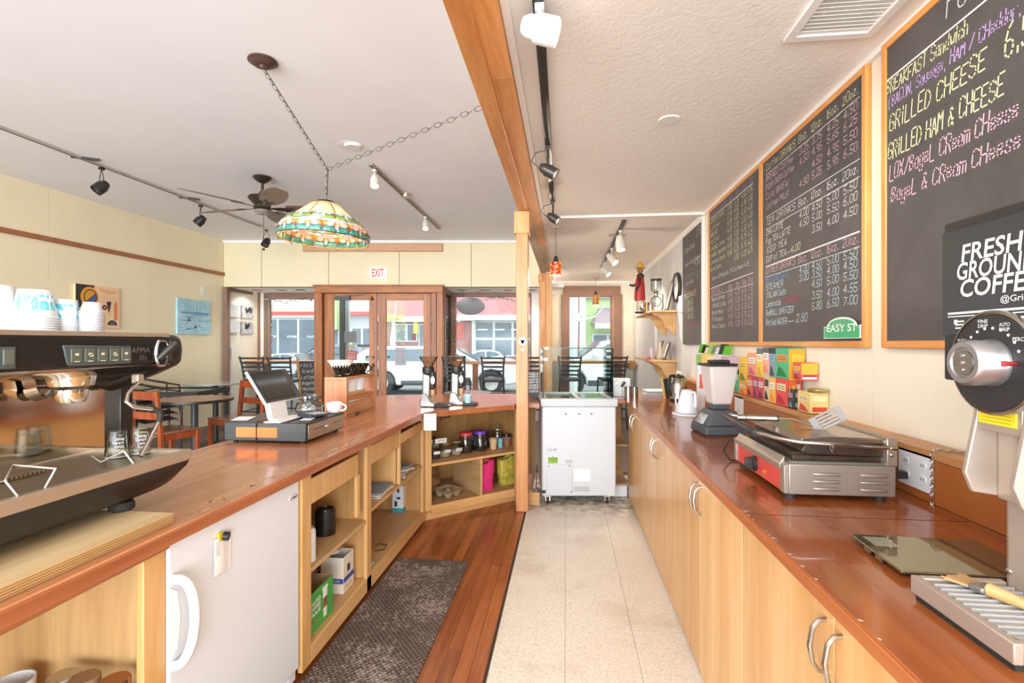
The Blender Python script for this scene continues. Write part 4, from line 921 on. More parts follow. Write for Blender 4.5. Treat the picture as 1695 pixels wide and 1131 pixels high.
# ---------------------------------------------------------------- coffee grinders
gsil = mat('grinder_silver', 'b9b9b8', .25, .04, 10, metal=.9); hop = glass('hopper_glass', 'f3eee9', alpha=.8); beans = mat('beans', '8d6242', .7, .3, 80)
def grinder(px, py, lab, first=[None]):
    loc = onz(px, py, zc)
    if first[0]: return dup(first[0], loc, first[0].rotation_euler.z, lab)
    g = thing('coffee_grinder', lab, 'grinder', loc, TH - .15, None, local=True)
    M().prism([(-.05, .0), (.07, .0), (.085, .012), (.03, .04), (.0, .1), (-.045, .1), (-.058, .02)], -.05, .05, 'y').build('base', gsil, g, bev=.008)
    M().prism([(-.046, .04), (.018, .04), (.022, .24), (-.038, .255)], -.045, .045, 'y').build('body', gsil, g, bev=.014, seg=3)
    M().lathe([(.044, 0), (.046, .008), (.045, .045), (.04, .05)], (-.005, 0, .25), 24).build('collar', black, g)
    M().prism([(.018, .13), (.05, .135), (.056, .2), (.05, .265), (.02, .27), (.015, .2)], -.03, .03, 'y').build('dosing_head', black, g, bev=.01)
    M().lathe([(.0, .003), (.016, .003), (.018, 0)], (.04, -.032, .2), 20, 0, Matrix.Rotation(PI / 2, 4, 'X'), sy=1.8).build('spout_window', satin, g)
    M().box(.02, .048, -.02, .02, .085, .13).build('spout', mat('amber_plate', 'a58763', .3, .05, metal=.5), g, bev=.002)
    M().tube([(.04, -.02, .135), (.075, -.03, .137), (.1, -.02, .145)], [.004, .003, .003], 6).build('portafilter_fork', mat('red_tip', 'b0352c', .4), g)
    M().lathe([(.032, .3), (.034, .31), (.068, .368), (.069, .374), (.062, .374), (.03, .312), (.03, .3)], (-.002, 0, 0), 28).build('hopper', hop, g)
    M().lathe([(.029, .302), (.031, .312), (.046, .335), (1e-6, .34)], (-.002, 0, 0), 20).build('coffee_beans', beans, g, kind='stuff')
    M().lathe([(.068, .374), (.072, .377), (.068, .38), (1e-6, .381)], (-.002, 0, 0), 28).build('hopper_lid', hop, g)
    M().prism([(.05, 0), (.155, 0), (.16, .012), (.13, .022), (.085, .022), (.06, .03)], -.06, .06, 'y').build('catch_tray', mat('tray_black', '28282b', .3, .05), g, bev=.006)
    first[0] = g; return g
grinder(710, 673, 'silver coffee grinder with glass hopper nearer the paper note at the counter bend')
grinder(757, 670, 'silver coffee grinder with glass hopper holding a blue cup on its tray')
p = onz(774.5, 667, zc + .023); yc = thing('tub_with_spoon', 'small pale blue tub with a white lid and dark spoon on the second grinder tray', 'tub', (p.x, p.y, zc + .0225))
pz = Vector((p.x, p.y, zc + .0225)); M().lathe([(.022, 0), (.024, .002), (.029, .05), (.0, .05)], pz, 22).build('tub', mat('pale_blue_tub', '9fd0dc', .5, .1, 30), yc); M().lathe([(.03, .05), (.031, .053), (.031, .068), (.0, .07)], pz, 22).build('lid', frost, yc)
M().tube([pz + Vector((.005, 0, .06)), pz + Vector((.02, .01, .1))], .0025, 6).build('spoon', dkm, yc)
# note hanging from the counter corner
a = Vector((-.985, 3.365, .838)); d1 = Vector((.985, .17, 0)).normalized(); W_ = .085
pn = [a + Vector((.02, -.03, 0)), a + Vector((.02, -.03, 0)) + d1 * W_]; mb = M(); mb.quad(pn[0] - Z * .115, pn[1] - Z * .115, pn[1], pn[0])
for k in range(6): q = pn[0] - Z * (.02 + k * .014) + d1 * .012 - Vector((0, .001, 0)); mb.quad(q, q + d1 * random.uniform(.03, .055), q + d1 * .055 + Z * .002, q + Z * .002, 1)
tag(mb.build('paper_note', [paper, mat('grey_ink', '8d8b8c', .6, 0)]), 'white handwritten note hanging from the counter edge at its bend', 'paper')
def AW(x, y, z): return TA @ Vector((x, y, z))
mb = M(); mb.tube([AW(.11, .02, .785), AW(.14, .015, .755), AW(.2, .015, .757), AW(.25, .02, .79)], .004, 6); mb.tube([AW(.13, .015, .76), AW(.12, .01, .745), AW(.15, .012, .74)], .003, 6); mb.tube([AW(.17, .015, .755), AW(.19, .015, .785)], .003, 6); tag(mb.build('iron_hook', dkm), 'black wrought iron hook under the counter edge left of the near post', 'hook')
# ================================================================ THINGS INSIDE THE OPEN CABINETS
kraft = mat('kraft_card', 'a98258', .8, .08, 20)
def carton(name, x0, x1, y0, y1, z0, z1, mats, lab, face=None, cat='box', rz=0, bev=.0015, opened=False):
    c = ((x0 + x1) / 2, (y0 + y1) / 2, z0); t_ = thing(name, lab, cat, c, rz, None, local=True)
    a, b_, h = (x1 - x0) / 2, (y1 - y0) / 2, z1 - z0
    if opened:
        mb = M(); w = .003
        mb.box(-a, a, -b_, -b_ + w, 0, h).box(-a, a, b_ - w, b_, 0, h).box(-a, -a + w, -b_ + w, b_ - w, 0, h).box(a - w, a, -b_ + w, b_ - w, 0, h).box(-a + w, a - w, -b_ + w, b_ - w, 0, w)
    else: mb = M().box(-a, a, -b_, b_, 0, h)
    mb.build('carton', mats[0], t_, bev=bev)
    if face: face(t_, a, b_, h)
    return t_
card_w = mat('white_card', 'ddd6c8', .6, .03, 8); blue_b = mat('blue_band', '2f4f98', .5, .03); navy = mat('navy', '24345f', .5, 0)
def spiller(t_, a, b_, h):
    M().box(a, a + .0008, -b_ * .9, b_, h * .28, h * .42).box(-a, a, -b_ - .0008, -b_, h * .28, h * .42).build('blue_band', blue_b, t_, kind='stuff')
    mb = M(); lettering(mb, 'No More Spills', (-a * .85, -b_ - .0012, h * .32), (1, 0, 0), Z, .011, a * 1.6, .0016, 0, .02)
    mb.build('lettering', paper, t_)
    mb = M(); mb.T = Matrix.Rotation(0, 4, 'Z'); lettering(mb, 'Cup lids', (a + .0012, -b_ * .6, h * .12), (0, 1, 0), Z, .009, b_ * 1.2, .0014, 0, .02); mb.cb((a + .001, 0, h * .62), (.001, .03, .035)).build('print', navy, t_)
    M().add([(-a, -b_, h), (-a * .9, b_, h + .004), (a * .2, b_, h + .012), (a * .2, -b_ * .2, h + .004)], [(0, 1, 2, 3)]).build('top_flap', card_w, t_, solid=.002)
carton('lid_carton', -1.19, -1.075, 2.33, 2.45, .1005, .275, [card_w], 'open white carton with a blue band on the cabinet bottom beside the green box', spiller, opened=True)
carton('lid_carton', -1.36, -1.24, 2.34, 2.46, .1005, .27, [card_w], 'white carton with a blue band farther back behind the green box', spiller)
grn = mat('green_print', '4aa64d', .5, .08, 25)
def greenf(t_, a, b_, h):
    M().box(a, a + .0008, -b_, b_, 0, h).build('green_face', grn, t_)
    mb = M()
    for k, (z0, z1, w) in enumerate(((.55, .8, .032), (.3, .5, .026))): mb.prism([(b_ * .35 - w * .5, h * z0), (b_ * .35 + w * .5, h * z0), (b_ * .35 + w * .55, h * z1), (b_ * .35 - w * .55, h * z1)], a + .001, a + .0016, 'x')
    mb.prism([(b_ * .35 - .014, h * .12), (b_ * .35 + .014, h * .12), (b_ * .35 + .02, h * .82), (b_ * .35 - .02, h * .82)], a + .0009, a + .0014, 'x'); mb.box(a + .0009, a + .002, b_ * .35 - .024, b_ * .35 + .024, h * .82, h * .9); mb.build('cup_print', paper, t_)
    M().prism([(b_ * .35 - .017, h * .36), (b_ * .35 + .017, h * .36), (b_ * .35 + .019, h * .62), (b_ * .35 - .019, h * .62)], a + .0018, a + .0022, 'x').build('sleeve_print', mat('sleeve', '8b5a3c', .6), t_)
    mb = M()
    for k, wd in enumerate(('COATED', 'COFFEE', 'TAKE')): typed(mb, wd, (a + .0016, -b_ * .95, h * (.68 - .14 * k)), (0, 1, 0), Z, h * .1, b_ * .95, 0, .02)
    mb.build('lettering', paper, t_); mb = M(); typed(mb, 'LTR', (a + .0016, -b_ * .95, h * .2), (0, 1, 0), Z, h * .1, b_ * .8, 0, .02); mb.build('lettering', mat('khaki_print', 'a08a3f', .6), t_)
carton('cup_carton', -1.28, -1.055, 1.95, 2.18, .1005, .27, [kraft], 'open green carton printed with a takeaway cup at the bottom of the cabinet', greenf, opened=True)
def lidstack(x, y, z, r, h, n, m, lab):
    prof = [(r * .9, 0)]
    for k in range(n): zz = h * k / n; prof += [(r, zz + .001), (r, zz + h / n * .55), (r * .965, zz + h / n * .6), (r * .965, zz + h / n * .95)]
    prof += [(r * .86, h), (r * .84, h + .008), (r * .78, h + .008), (r * .76, h + .002), (1e-6, h + .002)]
    tag(M().lathe(prof, (x, y, z), 32).build('lid_stack', m, None, ang=30), lab, 'lids')
lidstack(-1.15, 2.30, .4035, .047, .115, 14, mach_black, 'stack of black cup lids on the upper shelf, farther from the fridge')
lidstack(-1.19, 2.09, .4035, .042, .12, 14, mach_black, 'stack of black cup lids half hidden behind the cabinet frame beside the fridge')
lidstack(-1.085, 2.005, .4035, .036, .13, 9, whitep, 'stack of white cup lids at the front of the upper shelf')
def sheets(name, x, y, z, n, sz, lab, group, cols, cat='mail', dr=.5):
    for k in range(n):
        m = cols[k % len(cols)]; o = M().cb((x + random.uniform(-.012, .012), y + random.uniform(-.02, .02), z + .003 + k * .006), (sz[0] * random.uniform(.85, 1), sz[1] * random.uniform(.8, 1), .0045), (0, 0, random.uniform(-dr, dr))).build(name, m)
        tag(o, lab(k, n), cat, group)
pcols = [paper, mat('pale_blue_paper', 'c2cbd8', .6), mat('cream_paper', 'e2dccd', .6), mat('grey_blue_print', '8795a8', .5, .3, 30)]
sheets('envelope', -1.15, 2.86, .438, 4, (.2, .24), lambda k, n: ('topmost white sheet on the low mail pile' if k == n - 1 else 'sheet in the low mail pile on the second shelf, ' + ORD[k]), 'papers in the low mail pile', pcols, dr=.1)
sheets('magazine', -1.16, 3.28, .438, 8, (.18, .24), lambda k, n: ('topmost loose magazine of the tall pile beside the drawer partition' if k == n - 1 else 'magazine in the tall paper pile by the partition, ' + ORD[k]), 'magazines in the tall pile', pcols, 'magazine', .5)
M().tube([(-1.06, 2.72, .4405), (-1.05, 2.80, .455), (-1.07, 2.85, .4405)], .004, 6)
def medi(t_, a, b_, h):
    M().box(-a - .0006, a + .0006, -b_ - .0006, b_ + .0006, 0, h * .16).build('teal_band', mat('teal_band', '3f9aa8', .5), t_)
    M().box(-a * .2, a * .5, -b_ - .001, -b_, h * .5, h * .58).box(-a * .6, -a * .1, -b_ - .001, -b_, h * .22, h * .42).box(-a * .1, a * .3, -b_ - .001, -b_, h * .75, h * .9).build('print', navy, t_, kind='stuff')
carton('tall_carton', -1.245, -1.165, 3.50, 3.62 - .07, .1005, .29, [mat('cold_white', 'e2e6ec', .5, .02)], 'tall white carton with a teal base on the cabinet bottom near the corner', medi)
tag(M().tube([onz(622, 905, .105), onz(628, 900, .104), onz(640, 902, .104), onz(636, 910, .104), onz(620, 912, .104)], .0025, 6).build('loose_cable', black), 'thin black cable loop on the cabinet bottom', 'cable')
tag(M().tube([(-1.1, 2.60, .22), (-1.12, 2.66, .30), (-1.14, 2.7, .41)], .003, 6).tube([(-1.1, 2.60, .22), (-1.16, 2.64, .16), (-1.2, 2.7, .104)], .003, 6).build('hanging_cable', black), 'black cable hanging below the mail shelf', 'cable')
tag(M().ball((-1.10, 2.615, .125), .022, 14).build('black_ball_plug', rubber), 'small round black plug on the cabinet bottom beside the stile', 'plug')
sp_ = M().cb((-1.07, 2.63, .112), (.04, .07, .022)).build('packet', mat('clear_packet', 'b9c1bd', .3, .1)); tag(sp_, 'small clear packet with a green edge at the front of the cabinet bottom', 'packet'); M().cb((-1.07, 2.63, .1035), (.041, .071, .006)).build('green_edge', grn, sp_)
zsf = .4255; zfl = .1185
def at_(v, z): return Vector((v[0], v[1], z))
def cjar(px, py, r, h, lab, cont, tagt=None, square=False):
    p = at_(onz(px, py, .43), zsf) + Vector((ey.x, ey.y, 0)) * (r + .01); t_ = thing('glass_jar', lab, 'jar', p)
    M().lathe([(r * .95, 0), (r, .005), (r, h * .72), (r * .8, h * .85), (r * .8, h)], p, 8 if square else 22).build('glass_body', glass('jar_glass', 'e9eeee', alpha=.8), t_, ang=30)
    M().lathe([(r * .93, .004), (r * .93, h * .5)], p, 18).build('contents', cont, t_, kind='stuff')
    M().lathe([(r * .83, h), (r * .86, h + .002), (r * .86, h + .012), (r * .8, h + .014), (1e-6, h + .014)], p, 22).build('lid', mat('glass_lid', '8f9275', .2, .05, metal=.4), t_)
    if tagt:
        d = Vector((ex.x, ex.y, 0)); q = p - Vector((ey.x, ey.y, 0)) * (r + .001) - d * r * .6 + Z * h * .38
        mb = M().quad(q, q + d * r * 1.2, q + d * r * 1.2 + Z * .022, q + Z * .022); q2 = q - Vector((ey.x, ey.y, 0)) * .0008 + Z * .005; lettering(mb, tagt, q2 + d * .006, d, Z, .011, r * 1.0, .0013, 1, .05); mb.build('label', [paper, ink], t_)
tea_d = mat('dark_tea', '4f3a28', .9, .3, 90); tea_l = mat('pale_sugar', 'b8a27f', .9, .2, 90)
cjar(711, 762, .03, .07, 'small glass jar half hidden behind the frame at the left end of the corner shelf', tea_d)
cjar(724, 760, .045, .10, 'square glass jar of dark loose tea with a small blank label', tea_d, ' ', True)
cjar(742, 757, .045, .10, 'square glass jar of pale contents labelled in brown script', tea_l, 'Raw tea', True)
cjar(761, 754, .045, .10, 'square glass jar whose label is written in blue, left of the red lid jar', tea_l, 'EAR GREY', True)
def bigjar(px, py, lidc_, lab, cont, hc):
    r, h = .058, .135; p = at_(onz(px, py, .43), zsf) + Vector((ey.x, ey.y, 0)) * (r + .012); t_ = thing('plastic_jar', lab, 'jar', p)
    M().lathe([(r * .9, 0), (r, .01), (r, h * .75), (r * .82, h * .92), (r * .82, h)], p, 26).build('clear_body', glass('jar_glass', 'e9eeee', alpha=.8), t_)
    M().lathe([(r * .9, .004), (r * .93, hc), (1e-6, hc + .008)], p, 20).build('contents', cont, t_, kind='stuff')
    M().lathe([(r * .84, h + .0005), (r * .9, h + .003), (r * .9, h + .025), (r * .85, h + .029), (1e-6, h + .029)], p, 30).build('screw_lid', lidc_, t_)
bigjar(778, 750, mat('red_lid', 'cf3b46', .4), 'clear plastic jar with a red screw lid and dark contents', mat('dark_beans', '3a2c26', .8, .3, 90), .05)
bigjar(802, 747, mat('purple_lid', '6b3bb0', .4), 'clear plastic jar with a purple screw lid', mat('dark_beans', '3a2c26', .8, .3, 90), .02)
p = at_(onz(822, 738, .43), zsf) + Vector((0, .05, 0)); t_ = thing('lidded_glass_jar', 'round glass jar with a knobbed glass lid behind the beige paper cup', 'jar', p)
M().lathe([(.035, 0), (.045, .01), (.045, .12), (.036, .135)], p, 24).build('glass_body', glass('jar_glass'), t_); M().lathe([(.04, .136), (.038, .146), (.012, .158), (.006, .162), (.012, .17), (.008, .182), (1e-6, .184)], p, 24).build('lid', mat('glass_lid', '8f9275', .2, .05, metal=.4), t_)
def cup(px, py, r, h, ms, lab, lid=None):
    p = at_(onz(px, py, .43), zsf) + Vector((ey.x, ey.y, 0)) * (r + .005); t_ = M().lathe([(r * .7, 0), (r * .98, h - .004), (r * 1.04, h - .002), (r * 1.02, h), (r * .95, h), (r * .68, .004), (1e-6, .004)], p, 22).build('paper_cup', ms); tag(t_, lab, 'cup')
    if lid: M().lathe([(r * 1.08, h + .0005), (r * 1.08, h + .006), (r * .95, h + .01), (r * .9, h + .02), (r * .5, h + .022), (1e-6, h + .022)], p, 22).build('lid', lid, t_)
cup(821, 744, .036, .09, mat('tan_print_cup', 'cfae84', .6, .2, 50), 'beige patterned paper cup without a lid on the corner shelf')
cup(831.5, 741, .028, .075, mat('blue_print_small', '7fb9cc', .6, .3, 60), 'small blue printed paper cup behind the beige cup')
cup(844, 739, .043, .085, mat('brown_cup', '8c5f40', .7, .05), 'brown ribbed takeaway cup with a black lid', mach_black)
# clear bag with white label, crumpled
def crumple(name, c, sz, m, lab, cat, seed, n=14, amp=.18, taper=.75, kind=None):
    """crumpled bag: a closed lathe-like shell pushed about by noise"""
    vs = []; fs = []; nz_ = 9; rnd_ = Vector((seed * 3.1, seed, 0))
    for j in range(nz_):
        f = j / (nz_ - 1); s_ = (1 - (1 - taper) * f ** 1.5) * (.9 if j == 0 else 1)
        for k in range(n):
            a = 2 * PI * k / n; sq = 1 / max(abs(math.cos(a)), abs(math.sin(a))) ** .6
            p = Vector((math.cos(a) * sz[0] / 2 * s_ * sq, math.sin(a) * sz[1] / 2 * s_ * sq, f * sz[2]))
            q = noise.noise(p * 22 + rnd_) * amp; vs.append(Vector(c) + Vector((p.x * (1 + q), p.y * (1 + q), p.z * (1 + q * .15 * f))))
    for j in range(nz_ - 1):
        for k in range(n): fs.append((j * n + k, j * n + (k + 1) % n, (j + 1) * n + (k + 1) % n, (j + 1) * n + k))
    fs.append(tuple(range(n))[::-1]); fs.append(tuple((nz_ - 1) * n + k for k in range(n)))
    mb = M(); mb.add(vs, fs); o = mb.build(name, m, None, ang=25); tag(o, lab, cat); return o
p = AW(.17, .28, zsf); bg_ = crumple('plastic_bag', p, (.2, .13, .15), glass('clear_bag', 'dcdcd8', alpha=1.0), 'crumpled clear plastic bag with a white printed label behind the square jars', 'bag', 3, amp=.5, taper=.5)
d = Vector((ex.x, ex.y, 0)); q = AW(.15, .145, zsf + .115); mb = M().quad(q, q + d * .1, q + d * .1 + Z * .035, q + Z * .035); lettering(mb, 'COFFEE', q + d * .02 + Z * .012 - Vector((ey.x, ey.y, 0)) * .001, d, Z, .013, .07, .002, 1, .05); mb.build('label', [paper, ink], bg_)
crumple('paper_bag', AW(.17, .41, zfl), (.26, .2, .24), mat('brown_bag', '8f6a45', .8, .15, 15), 'large brown wrapped paper bundle behind the cardboard cup carrier', 'bag', 5, amp=.3, taper=.9)
# moulded carrier
cc = AW(.26, .14, zfl); ca = thing('cup_carrier', 'moulded grey-brown cardboard four-cup carrier on the cabinet bottom', 'carrier', cc, ang + .3, None, local=True)
mb = M(); n = 24; S = .095; vs = []
for j in range(n + 1):
    for i in range(n + 1):
        x = -S + 2 * S * i / n; y = -S + 2 * S * j / n; r = min(math.hypot(abs(x) - .045, abs(y) - .045), 1); e = max(abs(x), abs(y))
        z = .045 + (-.04 if r < .022 else (-.04 * (1 - (r - .022) / .016) if r < .038 else 0)); z += .012 if e > S * .9 else 0
        z += .02 * max(0, 1 - math.hypot(x, y) / .03)
        vs.append((x, y, z))
mb.add(vs, [(j * (n + 1) + i, j * (n + 1) + i + 1, (j + 1) * (n + 1) + i + 1, (j + 1) * (n + 1) + i) for j in range(n) for i in range(n)])
mb.build('moulded_tray', mat('pulp_card', 'a08769', .9, .1, 40), ca, solid=.003)
# totes
def tote(c, rz, sz, m, lab, hm, seed, top):
    t_ = thing('tote_bag', lab, 'bag', c, rz, None, local=True); w, d_, h = sz; vs = []; fs = []; n = 20
    for j in range(9):
        f = j / 8
        for k in range(n):
            a = 2 * PI * k / n; sq = 1 / max(abs(math.cos(a)), abs(math.sin(a))) ** .7; q = 1 + noise.noise(Vector((math.cos(a) * 2 + seed, math.sin(a) * 2, f * 3))) * .16
            vs.append((math.cos(a) * w / 2 * sq * q * (.92 + .12 * f), math.sin(a) * d_ / 2 * sq * q, f * h * (1 + .1 * (math.cos(a) > .2) * f)))
    for j in range(8):
        for k in range(n): fs.append((j * n + k, j * n + (k + 1) % n, (j + 1) * n + (k + 1) % n, (j + 1) * n + k))
    fs.append(tuple(range(n))[::-1]); mb = M(); mb.add(vs, fs); mb.build('bag_body', m, t_, solid=.002, ang=30)
    if hm:
        for y in (-.02, .025):
            mb = M(); P = [Vector((-.035, y, h * .9)), Vector((-.03, y, h * 1.05)), Vector((0, y + .006, h * 1.13)), Vector((.03, y, h * 1.05)), Vector((.036, y, h * .9))]
            mb.tube(P, .005, 6); mb.build('handle', hm, t_)
    return t_
tote(AW(.59, .13, zfl), ang + .1, (.15, .1, .22), mat('pink_fabric', 'e3327a', .6, .06, 20), 'bright pink fabric tote bag with orange handles in the corner cabinet', mat('orange_handle', 'e08a2c', .6), 2, 0)
tote(AW(.83, .16, zfl), ang - .1, (.15, .08, .22), mat('yellow_print_bag', 'b3a23c', .5, .45, 22), 'yellow printed food bag beside the near post in the corner cabinet', None, 6, 0)
tag(crumple('dark_pouch', AW(.68, .35, zsf), (.22, .14, .13), black, 'black crumpled pouch at the back right of the corner shelf', 'pouch', 8, amp=.4, taper=.7), 'black crumpled pouch at the back right of the corner shelf', 'pouch')
# ================================================================ FREEZER
fzc = U(fu(958.5, 4.1), 4.1); fr_ = thing('ice_cream_freezer', 'white chest freezer on casters with a glass lid and glass sneeze guard', 'freezer', (fzc.x, fzc.y, 0), TH, None, local=True)
w = (1020 - 897) / F * 4.1 / 2; ice = mat('freezer_white', 'd2d6d9', .35, .01, 4); dpt = .56
M().box(-w, w, 0, dpt, .065, .80).build('body', ice, fr_, bev=.015, seg=3)
mb = M(); e = .012
mb.box(-w - e, w + e, -e, .05, .80, .865); mb.box(-w - e, w + e, dpt - .04, dpt + e, .80, .865); mb.box(-w - e, -w + .05, .05, dpt - .04, .80, .865); mb.box(w - .05, w + e, .05, dpt - .04, .80, .865)
mb.build('top_collar', mat('collar_grey_white', 'c8cbcc', .4, .01), fr_, bev=.008, seg=3)
M().box(-w + .05, w - .05, .05, dpt - .04, .60, .62).build('inner_floor', mat('frost_inner', 'cfd4d8', .5, .05), fr_)
M().box(-w + .05, .02, .05, dpt - .04, .845, .85).build('sliding_glass_lid', pane, fr_); M().box(-.02, w - .05, .05, dpt - .04, .853, .858).build('sliding_glass_lid', pane, fr_)
M().box(-.005, .02, .05, dpt - .04, .85, .862).box(-w + .05, w - .05, .05, .065, .852, .862).build('lid_frame', whitep, fr_)
# glass guard
gt = mat('glass_green_edge', '3f7d6b', .15, .0, trans=.3); gz0, gz1 = .866, 1.275
M().box(-w + .02, w - .02, .06, .066, gz0, gz1 - .0).build('front_glass', pane, fr_); M().box(-w + .02, w - .02, .45, .456, gz0, gz1).build('back_glass', pane, fr_) if False else None
M().box(-w + .014, -w + .02, .06, .48, gz0, gz1).build('side_glass', pane, fr_); M().box(w - .02, w - .014, .06, .48, gz0, gz1).build('side_glass', pane, fr_)
M().box(-w + .014, w - .014, .06, .36, gz1, gz1 + .006).build('top_glass', pane, fr_)
M().box(-w + .014, w - .014, .0585, .06, gz1 - .001, gz1 + .006).build('glass_edge', gt, fr_); M().box(-w + .012, -w + .014, .058, .064, gz0, gz1).build('glass_edge', gt, fr_); M().box(w - .014, w - .012, .058, .064, gz0, gz1).build('glass_edge', gt, fr_)
for x, z in ((-w + .035, gz1 - .09), (w - .05, gz1 - .07), (w - .05, gz1 - .02), (-w + .04, gz1 + .0)): M().box(x - .018, x + .018, .052, .07, z - .012, z + .012).build('glass_clip', satin, fr_, bev=.002)
for x in (-.11, -.0, .10): M().cyl((x, .0, .74), (x, -.004, .74), .006, None, 10).cyl((x + .006, -.001, .739), (x + .006, -.004, .739), .004, None, 8).build('hole_plug', dkm, fr_)
# louvre panel
x0, x1, z0, z1 = -w + .035, -w + .035 + .215, .095, .325
lp = M().box(x0, x1, -.006, 0, z0, z1).build('louvre_panel', ice, fr_, bev=.003)
for i in range(3):
    for j in range(7):
        xa = x0 + .012 + i * .068; za = z0 + .03 + j * .026
        M().prism([(-.0062, za), (-.013, za + .002), (-.0062, za + .014)], xa, xa + .058, 'x').build('louvre', ice, lp)
for x, z in ((x0 + .02, z1 - .01), (x1 - .025, z1 - .01), (x1 - .01, z0 + .01)): M().box(x - .006, x + .006, -.0085, -.006, z - .003, z + .003).build('screw', dkm, lp)
M().box(-w + .05, -w + .13, -.0015, 0, .335, .385).build('green_label', mat('energy_green', '8db53a', .5), fr_, label='bright green rating label')
mb = M(); mb.box(-w + .052, -w + .128, -.0022, -.0015, .372, .377); mb.box(-w + .065, -w + .115, -.0022, -.0015, .358, .362); mb.prism([(-w + .085, .388), (-w + .095, .388), (-w + .09, .40)], -.0015, 0, 'y'); mb.build('label_print', mat('leaf_dark', '55731f', .5), fr_)
mb = M()
for k in range(3): mb.box(-w + .045, -w + .085, -.001, -.0003, .435 + k * .008, .438 + k * .008)
mb.prism([(-w + .115, .435), (-w + .125, .455), (-w + .105, .455)], -.001, -.0003, 'y'); mb.lathe([(1e-6, 0), (.008, 0)], (-w + .098, -.001, .446), 12, 0, 'y')
for k in range(4): mb.box(-w + .195, -w + .25, -.001, -.0003, .338 + k * .007, .341 + k * .007)
for k in range(7): mb.box(-w + .258 + (k % 2) * .003, -w + .39, -.0012, -.0004, .105 + k * .0065, .1075 + k * .0065)
mb.build('printed_labels', mat('grey_print', '9c9fa2', .6, 0), fr_, kind='stuff')
mb = M().box(-w + .26, -w + .395, -.0008, 0, .19, .29).box(w - .075, w - .015, -.0008, 0, .068, .085); mb.build('paper_labels', mat('pale_label', 'edeef0', .5), fr_, kind='stuff')
M().box(w - .075, w - .015, -.0012, -.0008, .07, .083).build('green_print', mat('pale_green_label', 'bcd6bd', .5), fr_)
for x in (-w + .05, w - .07):
    for y in (.04, dpt - .06):
        cs_ = M().box(x - .03, x + .03, y - .025, y + .03, .058, .064).cyl((x, y, .04), (x, y, .06), .012).build('caster_bracket', steel, fr_)
        M().cyl((x - .012, y - .005, .024), (x + .012, y - .005, .024), .024, None, 20).build('caster_wheel', rubber, cs_); M().bar((x - .016, y, .055), (x - .016, y - .008, .02), .004, .02).bar((x + .016, y, .055), (x + .016, y - .008, .02), .004, .02).build('caster_fork', steel, cs_)
M().tube([(-w + .01, -.004, .105), (-w - .03, -.006, .11), (-w - .045, .02, .14), (-w - .04, .06, .22), (-w - .035, .1, .3)], .004, 6).cyl((-w + .0, -.006, .105), (-w + .03, -.006, .105), .012, None, 10).build('power_cord', black, fr_)
# metal basket and dark stand seen through the guard
# ================================================================ RIGHT COUNTER THINGS
# red contact grill
pgx0, pgx1, pgy0, pgy1 = .662, .98, 1.612, 2.07
pg = thing('contact_grill', 'steel contact grill with a red front panel and black dial on the right counter', 'grill', (.82, 1.84, zr))
gst = mat('grill_steel', 'a89c90', .4, .06, 9, metal=.6); gdk = mat('burnt_iron', '4a3b32', .45, .3, 18, metal=.5)
M().box(pgx0 + .014, pgx1, pgy0, pgy1, zr + .018, .95).build('body', gst, pg, bev=.003)
mb = M().prism([(pgx0 + .014, .95), (pgx0, .944), (pgx0, .86), (pgx0 + .014, .86)], pgy0, pgy0 + .03, 'y'); mb.prism([(pgx0 + .014, .95), (pgx0, .944), (pgx0, .86), (pgx0 + .014, .86)], pgy1 - .02, pgy1, 'y'); mb.prism([(pgx0 + .014, .968), (pgx0 - .002, .944), (pgx0, .926), (pgx0 + .014, .926)], pgy0 + .03, pgy1 - .02, 'y'); mb.build('front_frame', gst, pg, bev=.0015)
fp = M().box(pgx0 + .006, pgx0 + .0135, pgy0 + .03, pgy1 - .02, .86, .926).build('red_panel', mat('grill_red', 'd64a44', .3, .03), pg)
c = onx(1247, 766, pgx0); M().lathe([(.027, 0), (.027, .006), (.022, .01), (.022, .012)], (pgx0 + .006, c.y, .893), 28, 0, Matrix.Rotation(-PI / 2, 4, 'Y')).build('dial_base', black, fp); M().cb((pgx0 - .014, c.y, .893), (.03, .014, .042)).build('dial_grip', black, fp, bev=.003)
c = onx(1263, 772, pgx0); M().cyl((pgx0 + .006, c.y, .885), (pgx0, c.y, .885), .006, None, 14).build('pilot_light', mat('amber', 'd07a1f', .3), fp)
mb = M(); lettering(mb, 'grill', (pgx0 + .005, 1.99, .905), (0, -1, 0), Z, .010, .05, .0018, 0, .05); lettering(mb, 'OFF', (pgx0 + .005, 1.80, .868), (0, -1, 0), Z, .005, .02, .001, 0, .02); mb.build('panel_print', mat('pink_print', 'eda39c', .4, 0), fp)
for i in range(2):
    for j in range(3):
        xa = .745 + i * .135; za = .878 + j * .022; M().tube([(xa, pgy0 - .001, za), (xa + .008, pgy0 - .004, za), (xa + .07, pgy0 - .004, za), (xa + .078, pgy0 - .001, za)], [.002, .0055, .0055, .002], 8).build('vent_louvre', gst, pg)
for x, y in ((.69, 1.64), (.95, 1.64), (.69, 2.04), (.95, 2.04)): M().cyl((x, y, zr), (x, y, zr + .019), .015).build('foot', rubber, pg)
M().box(pgx0 + .02, pgx1 - .02, pgy0 + .01, pgy1 - .03, .9505, .957).build('bottom_tray', mat('greasy_steel', '8b8a78', .4, .1, 12, metal=.6), pg)
bp_ = M().box(.70, pgx1 - .02, pgy0 + .03, pgy1 - .05, .957, .972).build('lower_plate', gdk, pg, bev=.002)
mb = M()
for k in range(30): y = pgy0 + .04 + k * .0126; mb.prism([(y, .9722), (y + .003, .979), (y + .006, .9722)], .70, pgx1 - .02, 'x')
mb.build('plate_ribs', gdk, bp_, kind='stuff')
